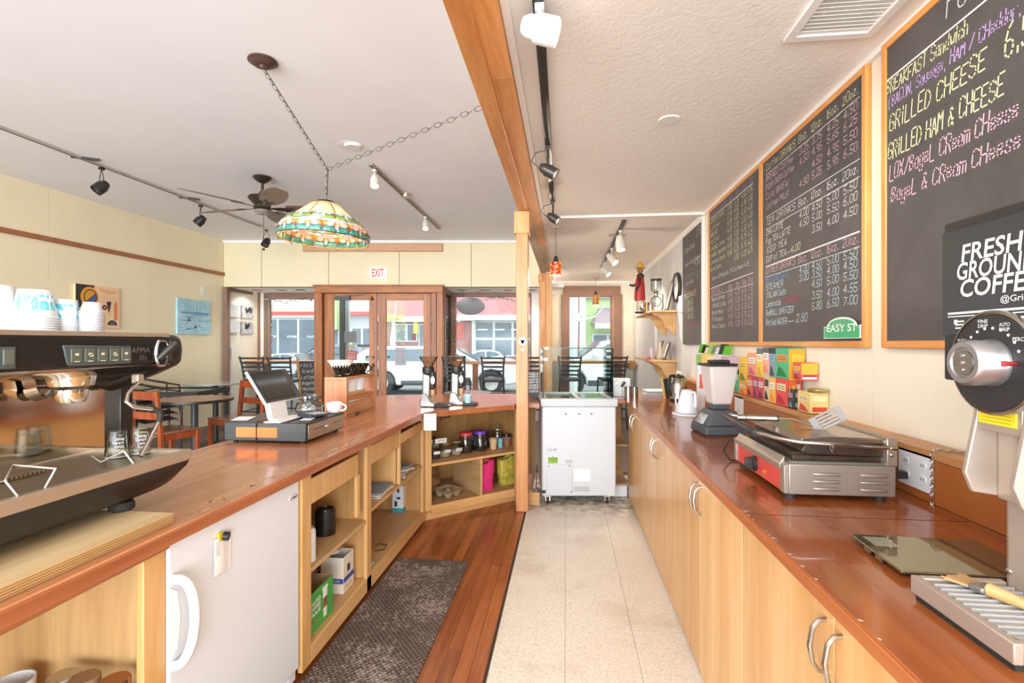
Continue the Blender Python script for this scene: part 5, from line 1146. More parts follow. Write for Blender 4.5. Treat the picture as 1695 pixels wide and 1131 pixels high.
lid = M().prism([(.72, .985), (.735, 1.012), (pgx1, 1.012), (pgx1, .972), (.74, .978)], pgy0 + .02, pgy1 - .04, 'y').build('upper_plate', gdk, pg, bev=.003)
M().prism([(.705, 1.016), (.72, 1.03), (.80, 1.034), (pgx1 + .0, 1.03), (pgx1, 1.014), (.71, 1.012)], pgy0 + .01, pgy1 - .03, 'y').build('lid_cover', mat('lid_steel', 'a79a8c', .22, .15, 10, metal=.9), lid, bev=.004)
ar = [(.625, 1.74, 1.022), (.64, 1.70, 1.022), (.665, 1.65, 1.020), (.71, pgy0 + .005, 1.017), (.98, pgy0 + .0, 1.005)]
M().tube(ar, .007, 10).build('lid_arm', chrome, lid); M().tube([(.625, 1.74, 1.022), (.618, 1.9, 1.028), (.622, 2.06, 1.033), (.66, 2.1, 1.03), (.74, 2.06, 1.02)], .0075, 10).build('lid_arm', chrome, lid)
M().tube([(.624, 1.735, 1.022), (.6195, 1.78, 1.024), (.618, 1.9, 1.028), (.621, 2.05, 1.033)], [.0125, .0145, .0145, .013], 14).build('handle_grip', mat('grip_black', '2b2c2e', .45, .1, 40), lid)
M().tube([(.80, pgy0 + .004, 1.017), (.80, pgy0 - .008, 1.004), (.80, pgy0 - .004, .99), (.80, pgy0 + .006, .995), (.80, pgy0 + .012, 1.005)], .0028, 8).build('spring_loop', satin, lid)
for z in (.985, 1.005): M().ball((.965, pgy0 - .002, z), .007, 10).build('bolt', chrome, lid)
M().box(.955, .985, pgy0, pgy1 - .02, .95, 1.035).build('hinge_housing', gst, pg, bev=.003)
# spatula resting on the grill
spt = thing('spatula', 'slotted steel spatula lying on top of the grill', 'spatula', (.80, 1.8, 1.035))
q0 = onx(1221, 691, .617); q1 = onx(1288, 693, .745); q2 = onx(1312, 694, .785); q3 = onx(1345, 706, .822)
M().tube([q0, q0.lerp(q1, .1), q0.lerp(q1, .97), q1], [.009, .011, .011, .007], 12).build('handle', satin, spt); M().tube([q0.lerp(q1, .2), q0.lerp(q1, .22)], .0118, 12).tube([q0.lerp(q1, .97), q1], .0115, 12).build('handle_ring', black, spt)
M().tube([q1, q2, q3], .003, 8).build('shaft', satin, spt)
dv = (onx(1392, 684, .89) - q3).normalized(); sv = dv.cross(Vector((.45, .88, -.45))).normalized(); mb = M(); nn_ = dv.cross(sv)
for k in range(5):
    o_ = -.026 + k * .0112; mb.bar(q3 + sv * (o_ + .004) + dv * .02, q3 + sv * (o_ + .004) + dv * .085, .0068, .0015, up=nn_)
mb.bar(q3 + dv * .0 - sv * 0, q3 + dv * .022, .052, .0015, up=nn_); mb.bar(q3 + dv * .083, q3 + dv * .102, .052, .0015, up=nn_); mb.build('blade', mat('blade_steel', '8f8b88', .4, .05, 20, metal=.5), spt)
# power cable of the grill
tag(M().tube([(.70, 2.09, .90), (.66, 2.12, .93), (.64, 2.13, .88), (.66, 2.11, .845), (.74, 2.13, .845)], .0035, 8).build('black_cable', black), 'black cable curling behind the far end of the red grill', 'cable')
# wall outlets, chain
def outlet(px0, px1, py, zc_, hgt, n, lab, group=None):
    a = onx(px0, py, 1.085); c = onx(px1, py, 1.085); o = thing('power_outlet', lab, 'outlet', (1.085, (a.y + c.y) / 2, zc_ - hgt / 2))
    M().box(1.081, 1.0865, c.y, a.y, zc_ - hgt / 2, zc_ + hgt / 2).build('cover_plate', whitep, o, bev=.002)
    for i in range(n):
        yc_ = a.y + (c.y - a.y) * ((i + .5) / n)
        for s in (-1, 1):
            M().lathe([(.016, 0), (.015, .002)], (1.081, yc_, zc_ + s * hgt * .18), 18, 0, Matrix.Rotation(-PI / 2, 4, 'Y'), sx=.8).build('socket', whitep, o); M().box(1.078, 1.0791, yc_ - .006, yc_ - .004, zc_ + s * hgt * .18 - .004, zc_ + s * hgt * .18 + .004).box(1.078, 1.0791, yc_ + .004, yc_ + .006, zc_ + s * hgt * .18 - .004, zc_ + s * hgt * .18 + .004).build('slots', dkm, o)
    return o
outlet(1489, 1545, 780, .925, .115, 2, 'white four-socket outlet plate with a black plug beside the grill')
outlet(1217, 1231, 672, .925, .12, 1, 'narrow white outlet plate on the ledge behind the blender')
pl_ = onx(1492, 788, 1.07); tag(M().cb((1.052, 1.725, .90), (.05, .028, .022)).tube([(1.03, 1.725, .9), (1.0, 1.74, .9), (.99, 1.76, .905)], .004, 8).build('black_plug', black, None, bev=.003), 'black plug in the outlet plate next to the grill', 'plug')
def links(P, name, m, L=.012, wl=.004, th=.0013, n=10):
    """chain of oval links along a polyline"""
    out = []; P = [Vector(p) for p in P]; seg = 0; pos = 0.0; tot = sum((b - a).length for a, b in zip(P, P[1:])); d = 0; k = 0; mb = M()
    def pt(s):
        for a, b in zip(P, P[1:]):
            l = (b - a).length
            if s <= l: return a + (b - a) * (s / l), (b - a).normalized()
            s -= l
        return P[-1], (P[-1] - P[-2]).normalized()
    while d < tot:
        c, t_ = pt(d + L / 2); s_ = t_.orthogonal().normalized(); s2 = t_.cross(s_); w_ = s_ if k % 2 else s2
        mb.tube([c + t_ * math.cos(2 * PI * i / n) * L * .62 + w_ * math.sin(2 * PI * i / n) * wl for i in range(n)], th, 5, 0, True); d += L; k += 1
    return mb
yk = 1.612; tag(links([(1.079, yk, .842), (1.0785, yk, 1.0), (1.082, yk - .004, 1.004), (1.12, yk - .02, 1.003), (1.15, yk - .035, 1.003)], 'c', satin).build('chain', satin), 'short steel chain hanging over the ledge beside the outlet plate', 'chain')
# glass scale
sc_ = thing('kitchen_scale', 'thin glass-topped kitchen scale on the counter before the large grinder', 'scale', (.815, 1.19, zr), -.04, None, local=True)
M().box(-.135, .135, -.10, .10, .012, .018).build('glass_top', mat('mirror_glass', '8d8468', .05, .0, metal=.75), sc_, bev=.002); M().box(-.125, .125, -.09, .09, .004, .012).build('housing', black, sc_, bev=.003)
M().box(-.115, -.065, .03, .085, .0181, .0185).build('display', mat('lcd_olive', '9a9780', .15), sc_); M().box(-.1375, -.134, .01, .035, .006, .015).box(-.1375, -.134, -.035, -.01, .006, .015).build('side_buttons', satin, sc_, kind='stuff')
for x, y in ((-.1, -.07), (.1, -.07), (-.1, .07), (.1, .07)): M().cyl((x, y, 0), (x, y, .004), .012).build('foot', rubber, sc_)
# large shop grinder
bgx = .72; gg = thing('shop_grinder', 'tall black and steel shop coffee grinder with a big dial at the right edge', 'grinder', (.85, .93, zr))
stl = mat('grinder_steel', 'bdafa1', .45, .05, 8, metal=.5); gblk = mat('grinder_black', '2d2c2c', .35, .04, 8)
ty0, ty1 = .80, 1.02
mb = M(); tx0, tx1 = .645, .80; mb.box(tx0, tx0 + .014, ty0, ty1, .852, .884); mb.box(tx0 + .014, tx1, ty0, ty0 + .014, .852, .884); mb.box(tx0 + .014, tx1, ty1 - .014, ty1, .852, .884); mb.box(tx0 + .014, tx1, ty0 + .014, ty1 - .014, .852, .866)
mb.build('tray_frame', stl, gg, bev=.002); M().box(tx0 + .006, tx1, ty0 + .006, ty1 - .006, zr, .852).build('tray_base', rubber, gg)
for k in range(11): y = ty0 + .02 + k * .0168; M().prism([(y, .868), (y, .882), (y + .0115, .879), (y + .0115, .868)], tx0 + .02, tx1 - .002, 'x').build('tray_slat', mat('slat_grey', 'b9b8b6', .45, .05, 20, metal=.1), gg)
M().box(.80, 1.06, ty0 + .0, 1.015, zr + .001, 1.25).build('column', stl, gg, bev=.012, seg=3); b_ = onx(1636, 935, .797); M().ball((.8, 1.003, .905), .006, 12, sc=(.5, 1, 1)).build('rivet', chrome, gg)
hy0, hy1 = .74, 1.045
M().box(bgx, 1.07, hy0, hy1, 1.25, 1.547).build('head', gblk, gg, bev=.004); M().box(bgx - .002, bgx, hy0, hy1, 1.335, 1.528).build('front_plate', mat('plate_black', '3a3a3c', .2, .02), gg)
def rw(x, y, z): return (x, y, z)
fx_ = bgx - .0028; mb = M()
typed(mb, 'FRESH', (fx_, .998, 1.468), (0, -1, 0), Z, .030, .125, 0, .018, .12); typed(mb, 'GROUND', (fx_, 1.008, 1.436), (0, -1, 0), Z, .030, .16, 0, .018, .12); typed(mb, 'COFFEE', (fx_, 1.000, 1.404), (0, -1, 0), Z, .030, .155, 0, .018, .12)
typed(mb, '@Grind', (fx_, .915, 1.388), (0, -1, 0), Z, .010, .06, 0, .01)
mb.box(fx_ - .0003, fx_, hy0 + .01, 1.03, 1.373, 1.377); mb.box(fx_ - .0003, fx_, hy0 + .01, 1.03, 1.368, 1.370)
for k in range(5):
    y = 1.015 - k * .034; mb.box(fx_ - .0003, fx_, y - .008, y, 1.355, 1.363)
    for j in range(3): mb.box(fx_ - .0003, fx_, y - .024, y - .003 - .006 * (j == 0), 1.357 - j * .006 + .001, 1.360 - j * .006 + .001)
mb.box(fx_ - .0003, fx_, .84, .97, 1.337, 1.339)
mb.build('panel_lettering', mat('letter_white', 'd8d9da', .5, 0), gg)
dc_ = Vector((bgx, .922, 1.287)); RXm = Matrix.Rotation(-PI / 2, 4, 'Y')
M().lathe([(.088, 0), (.088, .012), (.084, .014), (.083, .011), (1e-6, .011)], dc_, 40, 0, RXm).build('dial_rim', satin, gg); dd = M().lathe([(.082, .0115), (.080, .0135), (1e-6, .0135)], dc_, 40, 0, RXm).build('dial_face', gblk, gg)
mb = M(); xq = bgx - .0142
for k in range(12):
    a = math.radians(20 + k * 16); mb.cyl((xq + .001, dc_.y - .058 * math.cos(a), dc_.z + .058 * math.sin(a)), (xq, dc_.y - .058 * math.cos(a), dc_.z + .058 * math.sin(a)), .0025, None, 8)
for a_, wds in ((100, ('FINE', 'DRIP')), (62, ('AUTO', 'DRIP')), (32, ('PERC',)), (150, ('TURK',))):
    a = math.radians(a_)
    for j, wd in enumerate(wds): typed(mb, wd, (xq, dc_.y - .066 * math.cos(a) + .012, dc_.z + .068 * math.sin(a) - j * .008), (0, -1, 0), Z, .006, .02, 0, .01)
mb.build('dial_print', mat('letter_white', 'd8d9da'), dd)
kb = M().lathe([(.040, .014), (.040, .02), (.038, .024), (.0385, .054), (.034, .06), (.026, .06), (.024, .057), (1e-6, .057)], dc_ + Vector((0, -.005, 0)), 40, 0, RXm).build('dial_knob', mat('knob_alu', 'bdbdc0', .28, .03, 30, metal=.9), gg)
M().lathe([(.021, .0575), (.021, .0595), (1e-6, .0595)], dc_ + Vector((0, -.005, 0)), 28, 0, RXm).build('knob_plate', satin, kb); 
for z in (-.012, 0, .012): M().lathe([(.0035, .0595), (.003, .0615), (1e-6, .0615)], dc_ + Vector((0, -.005, z)), 12, 0, RXm).build('screw', chrome, kb)
yk_ = dc_.y - .047; M().prism([(yk_ + .008, dc_.z + .006), (yk_ - .008, dc_.z), (yk_ + .008, dc_.z - .006)], bgx - .030, bgx - .014, 'x').build('red_pointer', mat('pointer_red', 'b3302e', .4), kb)
# spout
sp2 = M().prism([(.80, 1.245), (.745, 1.245), (.742, 1.19), (.722, 1.085), (.735, 1.05), (.80, 1.04)], .895, .905, 'y').prism([(.80, 1.245), (.745, 1.245), (.742, 1.19), (.722, 1.085), (.735, 1.05), (.80, 1.04)], .995, 1.005, 'y').box(.775, .80, .905, .995, 1.04, 1.245).box(.742, .775, .905, .995, 1.165, 1.245).build('spout', stl, gg, bev=.002)
M().box(.74, .742, .915, .99, 1.178, 1.232).build('yellow_label', mat('label_yellow', 'f0dc2c', .5, .02), sp2, label='yellow warning label')
mb = M()
for k in range(8): mb.box(.7392, .74, .922, .984, 1.183 + k * .006, 1.1838 + k * .006)
mb.build('label_print', mat('label_ink', 'a5962a', .5, 0), sp2, kind='stuff')
M().box(.77, .776, .945, .953, 1.05, 1.165).build('spout_divider', stl, sp2)
for y in (.915, .985): M().ball((.744, y, 1.24), .004, 8).build('screw', chrome, sp2)
# brush on the tray
br = thing('pastry_brush', 'flat bristle brush with a wooden handle lying on the grinder tray', 'brush', (.72, .93, .884))
b0 = Vector((.715, 1.00, .888)); b1 = Vector((.775, .80, .893)); bdv = (b1 - b0).normalized()
mb = M()
for k in range(26):
    s_ = (k % 13 - 6) * .003; r_ = Vector((bdv.y, -bdv.x, 0)); a = b0 + r_ * s_ * .8 + bdv * .03 + Z * (.002 * (k // 13)); mb.tube([a, a - bdv * random.uniform(.035, .045) + r_ * s_ * .5], .0016, 4)
mb.build('bristles', mat('bristle', 'c09768', .8, .1, 40), br, kind='stuff')
M().bar(b0 + bdv * .028 + Z * .002, b0 + bdv * .052 + Z * .002, .036, .011).build('ferrule', mat('old_ferrule', '8f8d8a', .4, .1, 30, metal=.7), br, bev=.003); M().tube([b0 + bdv * .05 + Z * .003, b0 + bdv * .075 + Z * .003, b0 + bdv * .12 + Z * .003, b0 + bdv * .2 + Z * .003, b0 + bdv * .21 + Z * .003], [.012, .011, .007, .009, .004], 10).build('handle', wood('brush_wood', 'c99a5f', 'e2bd86', 'y', .5), br)
# blender
bl = thing('blender', 'grey blender with a frosted square pitcher and black lid on the right counter', 'blender', (.80, 2.77, zr), .12, None, local=True)
bgy = mat('blender_grey', '474b50', .5, .04, 20)
mb = M(); B0 = [(-.115, -.11), (.115, -.11), (.115, .11), (-.115, .11)]
def frust(mb, w0, d0, z0, w1, d1, z1, cx=0, cy=0, mi=0):
    vs = [(sx * w0 / 2, sy * d0 / 2, z0) for sx, sy in ((-1, -1), (1, -1), (1, 1), (-1, 1))] + [(cx + sx * w1 / 2, cy + sy * d1 / 2, z1) for sx, sy in ((-1, -1), (1, -1), (1, 1), (-1, 1))]
    mb.add(vs, [(3, 2, 1, 0), (4, 5, 6, 7), (0, 1, 5, 4), (1, 2, 6, 5), (2, 3, 7, 6), (3, 0, 4, 7)], mi); return mb
frust(mb, .21, .22, .006, .20, .205, .05); mb.build('base', bgy, bl, bev=.008, seg=3); frust(M(), .20, .205, .0505, .12, .15, .13, .01).build('motor_housing', bgy, bl, bev=.01, seg=3)
M().box(-.095, .095, -.1, .1, 0, .006).build('foot', rubber, bl)
mb = M(); mb.add([(-.1015, -.06, .056), (-.1015, .06, .056), (-.069, .05, .104), (-.069, -.05, .104)], [(0, 1, 2, 3)]); mb.build('control_panel', mat('panel_silver', 'a9adb3', .35, .08, 20), bl, solid=.002)
frust(M(), .075, .075, .1305, .085, .085, .155, .01).build('drive_socket', bgy, bl, bev=.004)
mb = M(); frust(mb, .10, .10, .156, .15, .145, .355)
for v in mb.v: v.x += .01
pit = M(); frust(pit, .10, .10, .156, .152, .146, .358)
for v in pit.v: v.x += .008
m, t, b = nt('frosted_pitcher'); b.inputs['Base Color'].default_value = lin('ddd3cf'); setin(b, rough=.3, alpha=.62); pit.build('pitcher', m, bl, bev=.012, seg=3)
mb = M(); frust(mb, .148, .15, .359, .158, .152, .372); mb.cb((.006, 0, .381), (.09, .08, .018)); mb.build('lid', black, bl, bev=.004)
M().tube([(-.02, .072, .34), (-.03, .105, .335), (-.03, .112, .28), (-.02, .10, .2), (-.01, .055, .18)], .009, 8).build('pitcher_handle', m, bl)
# kettles
kt = onz(1118, 663, zr); k1 = thing('electric_kettle', 'steel and black electric kettle at the far end of the right counter', 'kettle', (kt.x + .02, kt.y - .02, zr), PI + .45, None, local=True)
M().lathe([(.072, 0), (.076, .008), (.07, .02)], (0, 0, 0), 28).build('power_base', black, k1); M().lathe([(.07, .021), (.072, .05), (.066, .13), (.052, .185), (.046, .192)], (0, 0, 0), 32).build('kettle_body', mat('kettle_steel', 'b9b6b2', .22, .04, 10, metal=.95), k1)
M().lathe([(.047, .192), (.05, .2), (.035, .212), (.012, .216), (.012, .222), (1e-6, .223)], (0, 0, 0), 24).build('kettle_lid', black, k1)
M().tube([(.04, 0, .21), (.078, 0, .208), (.098, 0, .17), (.095, 0, .09), (.07, 0, .04)], [.01, .012, .012, .011, .01], 10).build('kettle_handle', black, k1); M().prism([(-.045, .14), (-.07, .19), (-.045, .192)], -.014, .014, 'y').build('kettle_spout', satin, k1); M().box(.064, .074, -.01, .01, .05, .15).build('water_window', mat('smoke_window', '55524e', .2), k1)
kt = onz(1135, 686, zr); k2 = thing('gooseneck_kettle', 'white gooseneck kettle on its base in front of the steel kettle', 'kettle', (.80, 3.44, zr), -.9, None, local=True)
M().lathe([(.085, 0), (.09, .006), (.086, .014), (1e-6, .016)], (0, 0, 0), 28, sx=1.15).build('power_base', whitep, k2); M().lathe([(.066, .017), (.07, .022), (.068, .05), (.038, .155), (.034, .16)], (0, 0, 0), 32).build('kettle_body', white, k2)
M().lathe([(.035, .16), (.036, .165), (.028, .17), (1e-6, .172)], (0, 0, 0), 24).build('kettle_lid', whitep, k2); M().tube([(.038, 0, .155), (.06, 0, .158), (.066, 0, .14), (.068, 0, .06)], [.007, .008, .01, .011], 10).build('kettle_handle', white, k2)
M().tube([(-.06, 0, .04), (-.09, 0, .06), (-.095, 0, .10), (-.085, 0, .13), (-.10, 0, .155)], [.008, .006, .005, .0045, .004], 8).build('spout', white, k2)
tag(M().tube([(.86, 3.40, .845), (.90, 3.3, .86), (.93, 3.2, .90), (1.0, 3.28, .87), (1.08, 3.3, .90)], .0035, 6).build('extension_cable', whitep), 'white power cord between the white kettle and the blender', 'cord')
# steel cup, holder and papers at the far end
def steelcup(px, py, r, h, lab):
    p = onz(px, py, zr); tag(M().lathe([(r, 0), (r, h), (r * .93, h), (r * .93, .006), (1e-6, .006)], p, 24).build('steel_cup', chrome), lab, 'cup')
steelcup(1040, 663, .034, .115, 'polished steel cup, left of two at the end of the right counter'); steelcup(1050, 660, .034, .10, 'polished steel cup, right of two at the end of the right counter')
nh = thing('napkin_holder', 'white napkin dispenser with a wire arm beside the freezer', 'dispenser', (.50, 4.62, zr), 0, None, local=True)
M().box(-.09, .07, -.06, .06, 0, .16).build('napkin_block', whitep, nh, bev=.004); M().tube([(-.075, -.063, .0), (-.075, -.063, .09), (-.05, -.063, .125), (-.02, -.063, .13), (0, -.063, .11), (0, -.063, 0)], .003, 6).build('wire_arm', satin, nh); M().cyl((-.01, -.075, .09), (.02, -.075, .135), .012).build('arm_knob', dkm, nh)
for k in range(4):
    p = onz(1085, 653, zr); o = M().cb((.86, 4.78, zr + .004 + k * .012), (.30 - .01 * k, .22, .008), (0, 0, .05 * (k - 1))).build('tray', [mat('tray_grey', 'b8bcc2', .4, .05), paper, mat('tray_grey', ''), paper][k]); tag(o, ('grey tray at the bottom of the low tray pile', 'white tray second from the bottom of the low tray pile', 'grey tray third from the bottom of the low tray pile', 'white tray on top of the low tray pile')[k], 'tray', 'trays at the end of the right counter')
# leaning chalk slate and picture
sl = thing('leaning_slate', 'small wood framed black slate leaning beside the steel kettle', 'slate', (.95, 4.52, zr), .35, None, local=True)
M().prism([(-.01, 0), (.0, 0), (.055, .16), (.045, .165)], -.1, .1, 'x').build('slate_panel', gblk, sl); [M().prism([(-.02, 0), (-.01, 0), (.045, .175), (.035, .175)], a, a + .02, 'x').build('slate_frame', maple, sl) for a in (-.12, .1)]
# ---------------------------------------------------------------- tea boxes on the ledge
zl = 1.0
def C3(c): return mat('card_' + c, c, .5, .05, 14)
def teabox(p0, p1, p2, ytop, zbase, lab, body, lblc='f3ead6', acc='c9432f', dark=None, cat='box', xa=1.098, words=None, zt=None, name='tea_box', depth=.07):
    A_ = onx(p0, ytop, xa); B_ = onx(p1, ytop, xa); ya, yb_ = B_.y + .0015, A_.y - .0015; zt = zt or B_.z
    xb = ony(p2, ytop, ya).x if p2 > p1 else xa + depth
    xb = min(max(xb, xa + .03), XR - .003)
    o = thing(name, lab, cat, ((xa + xb) / 2, (ya + yb_) / 2, zbase)); h = zt - zbase
    M().box(xa, xb, ya, yb_, zbase + .0003, zt).build('carton', C3(body), o, bev=.001)
    L = yb_ - ya; mb = M()
    mb.box(xa - .0007, xa, ya + L * .12, yb_ - L * .12, zbase + h * .55, zbase + h * .8); mb.box(xa + .012, xb - .008, ya - .0007, ya, zbase + h * .58, zbase + h * .82)
    mb.build('printed_label', C3(lblc), o, kind='stuff')
    mb = M(); mb.prism([(ya + L * .1, zbase + h * .06), (yb_ - L * .1, zbase + h * .06), (yb_ - L * .25, zbase + h * .4), (ya + L * .45, zbase + h * .3)], xa - .0009, xa - .0002, 'x')
    mb.box(xa + .01, xb - .006, ya - .0009, ya - .0002, zbase + h * .08, zbase + h * .3); mb.build('printed_picture', C3(acc), o, kind='stuff')
    mb = M(); 
    for k in range(2): mb.box(xa - .0012, xa - .0007, ya + L * .2, yb_ - L * .2, zbase + h * (.62 + .08 * k), zbase + h * (.645 + .08 * k))
    mb.build('print_lines', C3('6a5a4a'), o, kind='stuff')
    if dark: M().box(xa - .001, xb + .001, ya - .001, yb_ + .001, zt - h * .2, zt + .0006).build('dark_top', C3(dark), o)
    if words: 
        mb = M(); lettering(mb, words, (xa - .0015, yb_ - L * .12, zbase + h * .42), (0, -1, 0), Z, h * .12, L * .72, .003, 0, .03); mb.build('lettering', paper, o)
    return zt
low = [(1212, 1222, 1222, 612, 'green mint tea carton with a black top, leftmost of the row on the ledge', '48b28a', 'dff0e4', '2f9a54', '26282a'),
       (1223, 1235, 1235, 634, 'low orange tea carton with a fruit picture in the bottom row', 'ee9a52', 'f6e3c0', 'e0662a', None),
       (1236, 1245, 1245, 624, 'slim orange-red tea carton in the bottom row behind the magenta one', 'e0713f', 'f5d9c0', '7c2230', None),
       (1245.5, 1254, 1254, 624, 'magenta and grey tea carton in the bottom row', 'b04668', 'cfc7c4', '862443', None),
       (1254.5, 1264, 1264, 626, 'red berry tea carton in the bottom row left of the cream one', 'c9505a', 'f0d8cf', '5e1626', None),
       (1264.5, 1273, 1273, 620, 'cream and black tea carton in the bottom row', 'd8c3a5', '5c2f28', '2c211e', None),
       (1273.5, 1283, 1283, 626, 'yellow lemon tea carton in the bottom row', 'eec04a', 'f9f4e4', 'f08f2a', None),
       (1283.5, 1303, 1303, 628, 'wide bright red fruit tea carton in the bottom row', 'e2524f', 'f2ddb4', 'b81f2b', None)]
zts = []
for a in low: zts.append(teabox(a[0], a[1], a[2], a[3], zl, a[4], a[5], a[6], a[7], a[8]))
teabox(1303.5, 1313, 1320, 645, zl, 'dark grey tea tin with a pink window left of the yellow tin', '3b4245', 'c98a9a', '8d98a8')
zt_t = teabox(1320, 1341, 1376, 650, zl, 'wide yellow tea tin with black drawings and a red stripe', 'e3cf86', 'efe2b4', 'cf4a35', name='tea_tin')
zmax = max(zts) + .0
up_ = [(1223, 1236, 1236, 592, 'small yellow tea carton with a garden picture in the upper row', 'edc83f', 'f2d254', '8a7a3a', None),
       (1237, 1252, 1252, 585, 'yellow and pink tea carton with a white flower in the upper row', 'e9a27c', 'f5efe8', 'd3607a', None),
       (1252.5, 1262, 1262, 577, 'yellow tea carton with a grey top, left of three grey-topped ones', 'eccb54', 'f6f0e2', 'e0aa2c', '6b6f72'),
       (1262.5, 1272.5, 1272, 576, 'peach tea carton with a grey top, middle of three grey-topped ones', 'eeb096', 'f7ece4', 'e88d6c', '5c6064'),
       (1273, 1283, 1283, 576, 'grey-blue tea carton with a black top, right of three dark-topped ones', '8e99a8', '6fb0d8', '454c55', '33373b'),
       (1283.5, 1305, 1305, 577, 'wide green mint tea carton in the upper row', '4cb583', 'd98f4c', '1f7a43', None)]
for k, a in enumerate(up_):
    ya = onx(a[1], a[3], 1.098).y; zb_ = max([z for z, l in zip(zts, low) if not (l[1] <= a[0] + .8 or l[0] >= a[1] - .8)] + [1.05])
    if k == 0: zb_ = zts[1]
    teabox(a[0], a[1], a[2], a[3], zb_ + .0006, a[4], a[5], a[6], a[7], a[8])
teabox(1305.5, 1306.5, 1333, 578, 1.134, 'amber yellow tea carton high at the back of the upper row', 'd9a02c', 'e5b53a', 'd98d1f', name='tea_box') 
teabox(1305.5, 1308, 1316, 632, zl, 'orange-red carton partly hidden behind the grey tin', 'd4602f', 'e9b23c', '9a2a20', zt=1.133)
teabox(1313, 1326, 1354, 601, zts[7] + .004 if zts[7] > 1.1 else 1.134, 'tall chai carton with a red spine and orange-yellow face above the tin', 'd9594f', 'edc04f', 'a32a2c', words='Chai')
co = [o for o in COL.objects if o.get('label', '').startswith('tall chai')][0]; ya = onx(1326, 601, 1.098).y + .0015; xe = ony(1354, 601, ya).x; z0_ = co.location.z; z1_ = onx(1326, 601, 1.098).z
M().box(1.099, min(xe, XR - .004), ya - .0014, ya - .0008, z0_ + (z1_ - z0_) * .35, z1_ - .002).build('yellow_face', C3('e9ad3a'), co)
M().box(1.105, min(xe, XR - .004) - .006, ya - .002, ya - .0014, z0_ + (z1_ - z0_) * .08, z0_ + (z1_ - z0_) * .2).build('printed_bars', paper, co)
tag(M().lathe([(1e-6, 0), (.04, 0), (.042, .003), (.042, .013), (.038, .016), (1e-6, .017)], (1.137, onx(1341, 650, 1.098).y + .012, zt_t + .0006), 28).build('round_tin', mat('gold_tin', 'b9ab6c', .3, .15, 40, metal=.7)), 'round gold tin lying on top of the yellow tea tin', 'tin')
p = Vector((1.145, onx(1341, 650, 1.098).y + .06, zt_t + .0005)); 
# packet rack behind the blender
rk = thing('tea_packet_rack', 'pale card rack printed green and yellow holding tea packets behind the blender', 'rack', (1.12, 3.75, zl))
ra, rb = onx(1152, 590, 1.09).y, onx(1216, 590, 1.09).y; rb = onx(1205, 590, 1.09).y
for k in range(5):
    y1q = ra - (ra - rb) * k / 5; y0q = ra - (ra - rb) * (k + 1) / 5
    M().box(1.09, 1.175, y0q + .004, y1q - .004, zl + .0005, 1.225 + .01 * (k % 2)).build('compartment', [C3('8cc06a'), C3('f0cf7a'), C3('f1e3a8'), C3('dcdbe0'), C3('c9a9b4')][k], rk, bev=.002)
pk = [C3('6fbf3c'), C3('2f2a28'), C3('e8e4da'), C3('9bd06a'), C3('7d8f7a'), C3('efece6'), C3('3f4a3a')]
for k in range(8):
    y = ra - .06 - (ra - rb - .1) * k / 8; o = M().bar((1.12, y, 1.239), (1.125, y - .045, 1.31 - .012 * (k % 3)), .055, .004, up=(0, 1, .3)).build('tea_packet', pk[k % 7]); tag(o, ('white tea packet leaning leftmost in the rack', 'black tea packet behind the bright green ones in the rack', 'cream tea packet beside the black one in the rack', 'bright green tea packet standing in the rack', 'grey-green tea packet in the middle of the rack', 'white tea packet right of the green ones in the rack', 'dark green tea packet near the right end of the rack', 'bright green tea packet at the right end of the rack')[k], 'packet', 'tea packets in the rack')
wb = onx(1226, 600, 1.10); tag(M().box(1.10, 1.17, onx(1236, 600, 1.10).y, onx(1221, 600, 1.10).y, zts[1] + .145, 1.30).build('wooden_tea_caddy', wood('caddy_orange', 'd88f35', 'efaa4c', 'z', .45)), 'orange wooden box under the chalkboard behind the yellow carton', 'box') if False else None
tag(M().box(.93, .975, 3.66, 3.72, zr + .0005, 1.16).build('white_carton', C3('eeeaf0'), None, bev=.002), 'white carton with a red flower left of the blender', 'box')
M().box(.935, .97, 3.659, 3.66, 1.0, 1.10).build('red_flower_print', C3('d9655c'), bpy.data.objects['white_carton'])
# ================================================================ CHALKBOARDS
m, t, b = nt('chalkboard'); setin(b, rough=.55); v = coords(t); n1 = noi(t, v, 3.2, 6, .65, .6)
t.links.new(ramp(t, n1, [(0.3, lin('454243')), (0.75, lin('5a5758'))]), b.inputs['Base Color']); cboard = m
frw = wood('board_frame_z', 'd58a3f', 'eeaa62', 'z', .35, 1.0, coat=.2, rnd=.03); frwy = wood('board_frame_y', 'd58a3f', 'eeaa62', 'y', .35, 1.0, coat=.2, rnd=.03)
chalk = {k: mat('chalk_' + k, c, .9, .05, 80) for k, c in dict(w='e4e2e0', y='e3e2b0', p='dfb7c6', l='c3a6dc', b='5f9fd6', c='cfe3ee', g='7fbf4e', r='b0606c', q='9d8fa8', m='8f8f92').items()}
XF = 1.155; XI = 1.161
def board(lab, yf, yn, z0, z1, fw=.026, frame=True):
    t_ = thing('chalkboard', lab, 'chalkboard', (XI, (yf + yn) / 2, z0))
    if frame:
        M().box(XF, XR - .001, yf - fw, yf, z0, z1).build('frame', frw, t_, bev=.003); M().box(XF, XR - .001, yn, yn + fw, z0, z1).build('frame', frw, t_, bev=.003)
        M().box(XF, XR - .001, yn + fw, yf - fw, z0, z0 + fw).build('frame', frwy, t_, bev=.003); M().box(XF, XR - .001, yn + fw, yf - fw, z1 - fw, z1).build('frame', frwy, t_, bev=.003)
        M().box(XI, XR - .001, yn + fw, yf - fw, z0 + fw, z1 - fw).build('slate', cboard, t_)
    else: M().box(XI, XR - .001, yn, yf, z0, z1).build('slate', cboard, t_)
    return t_
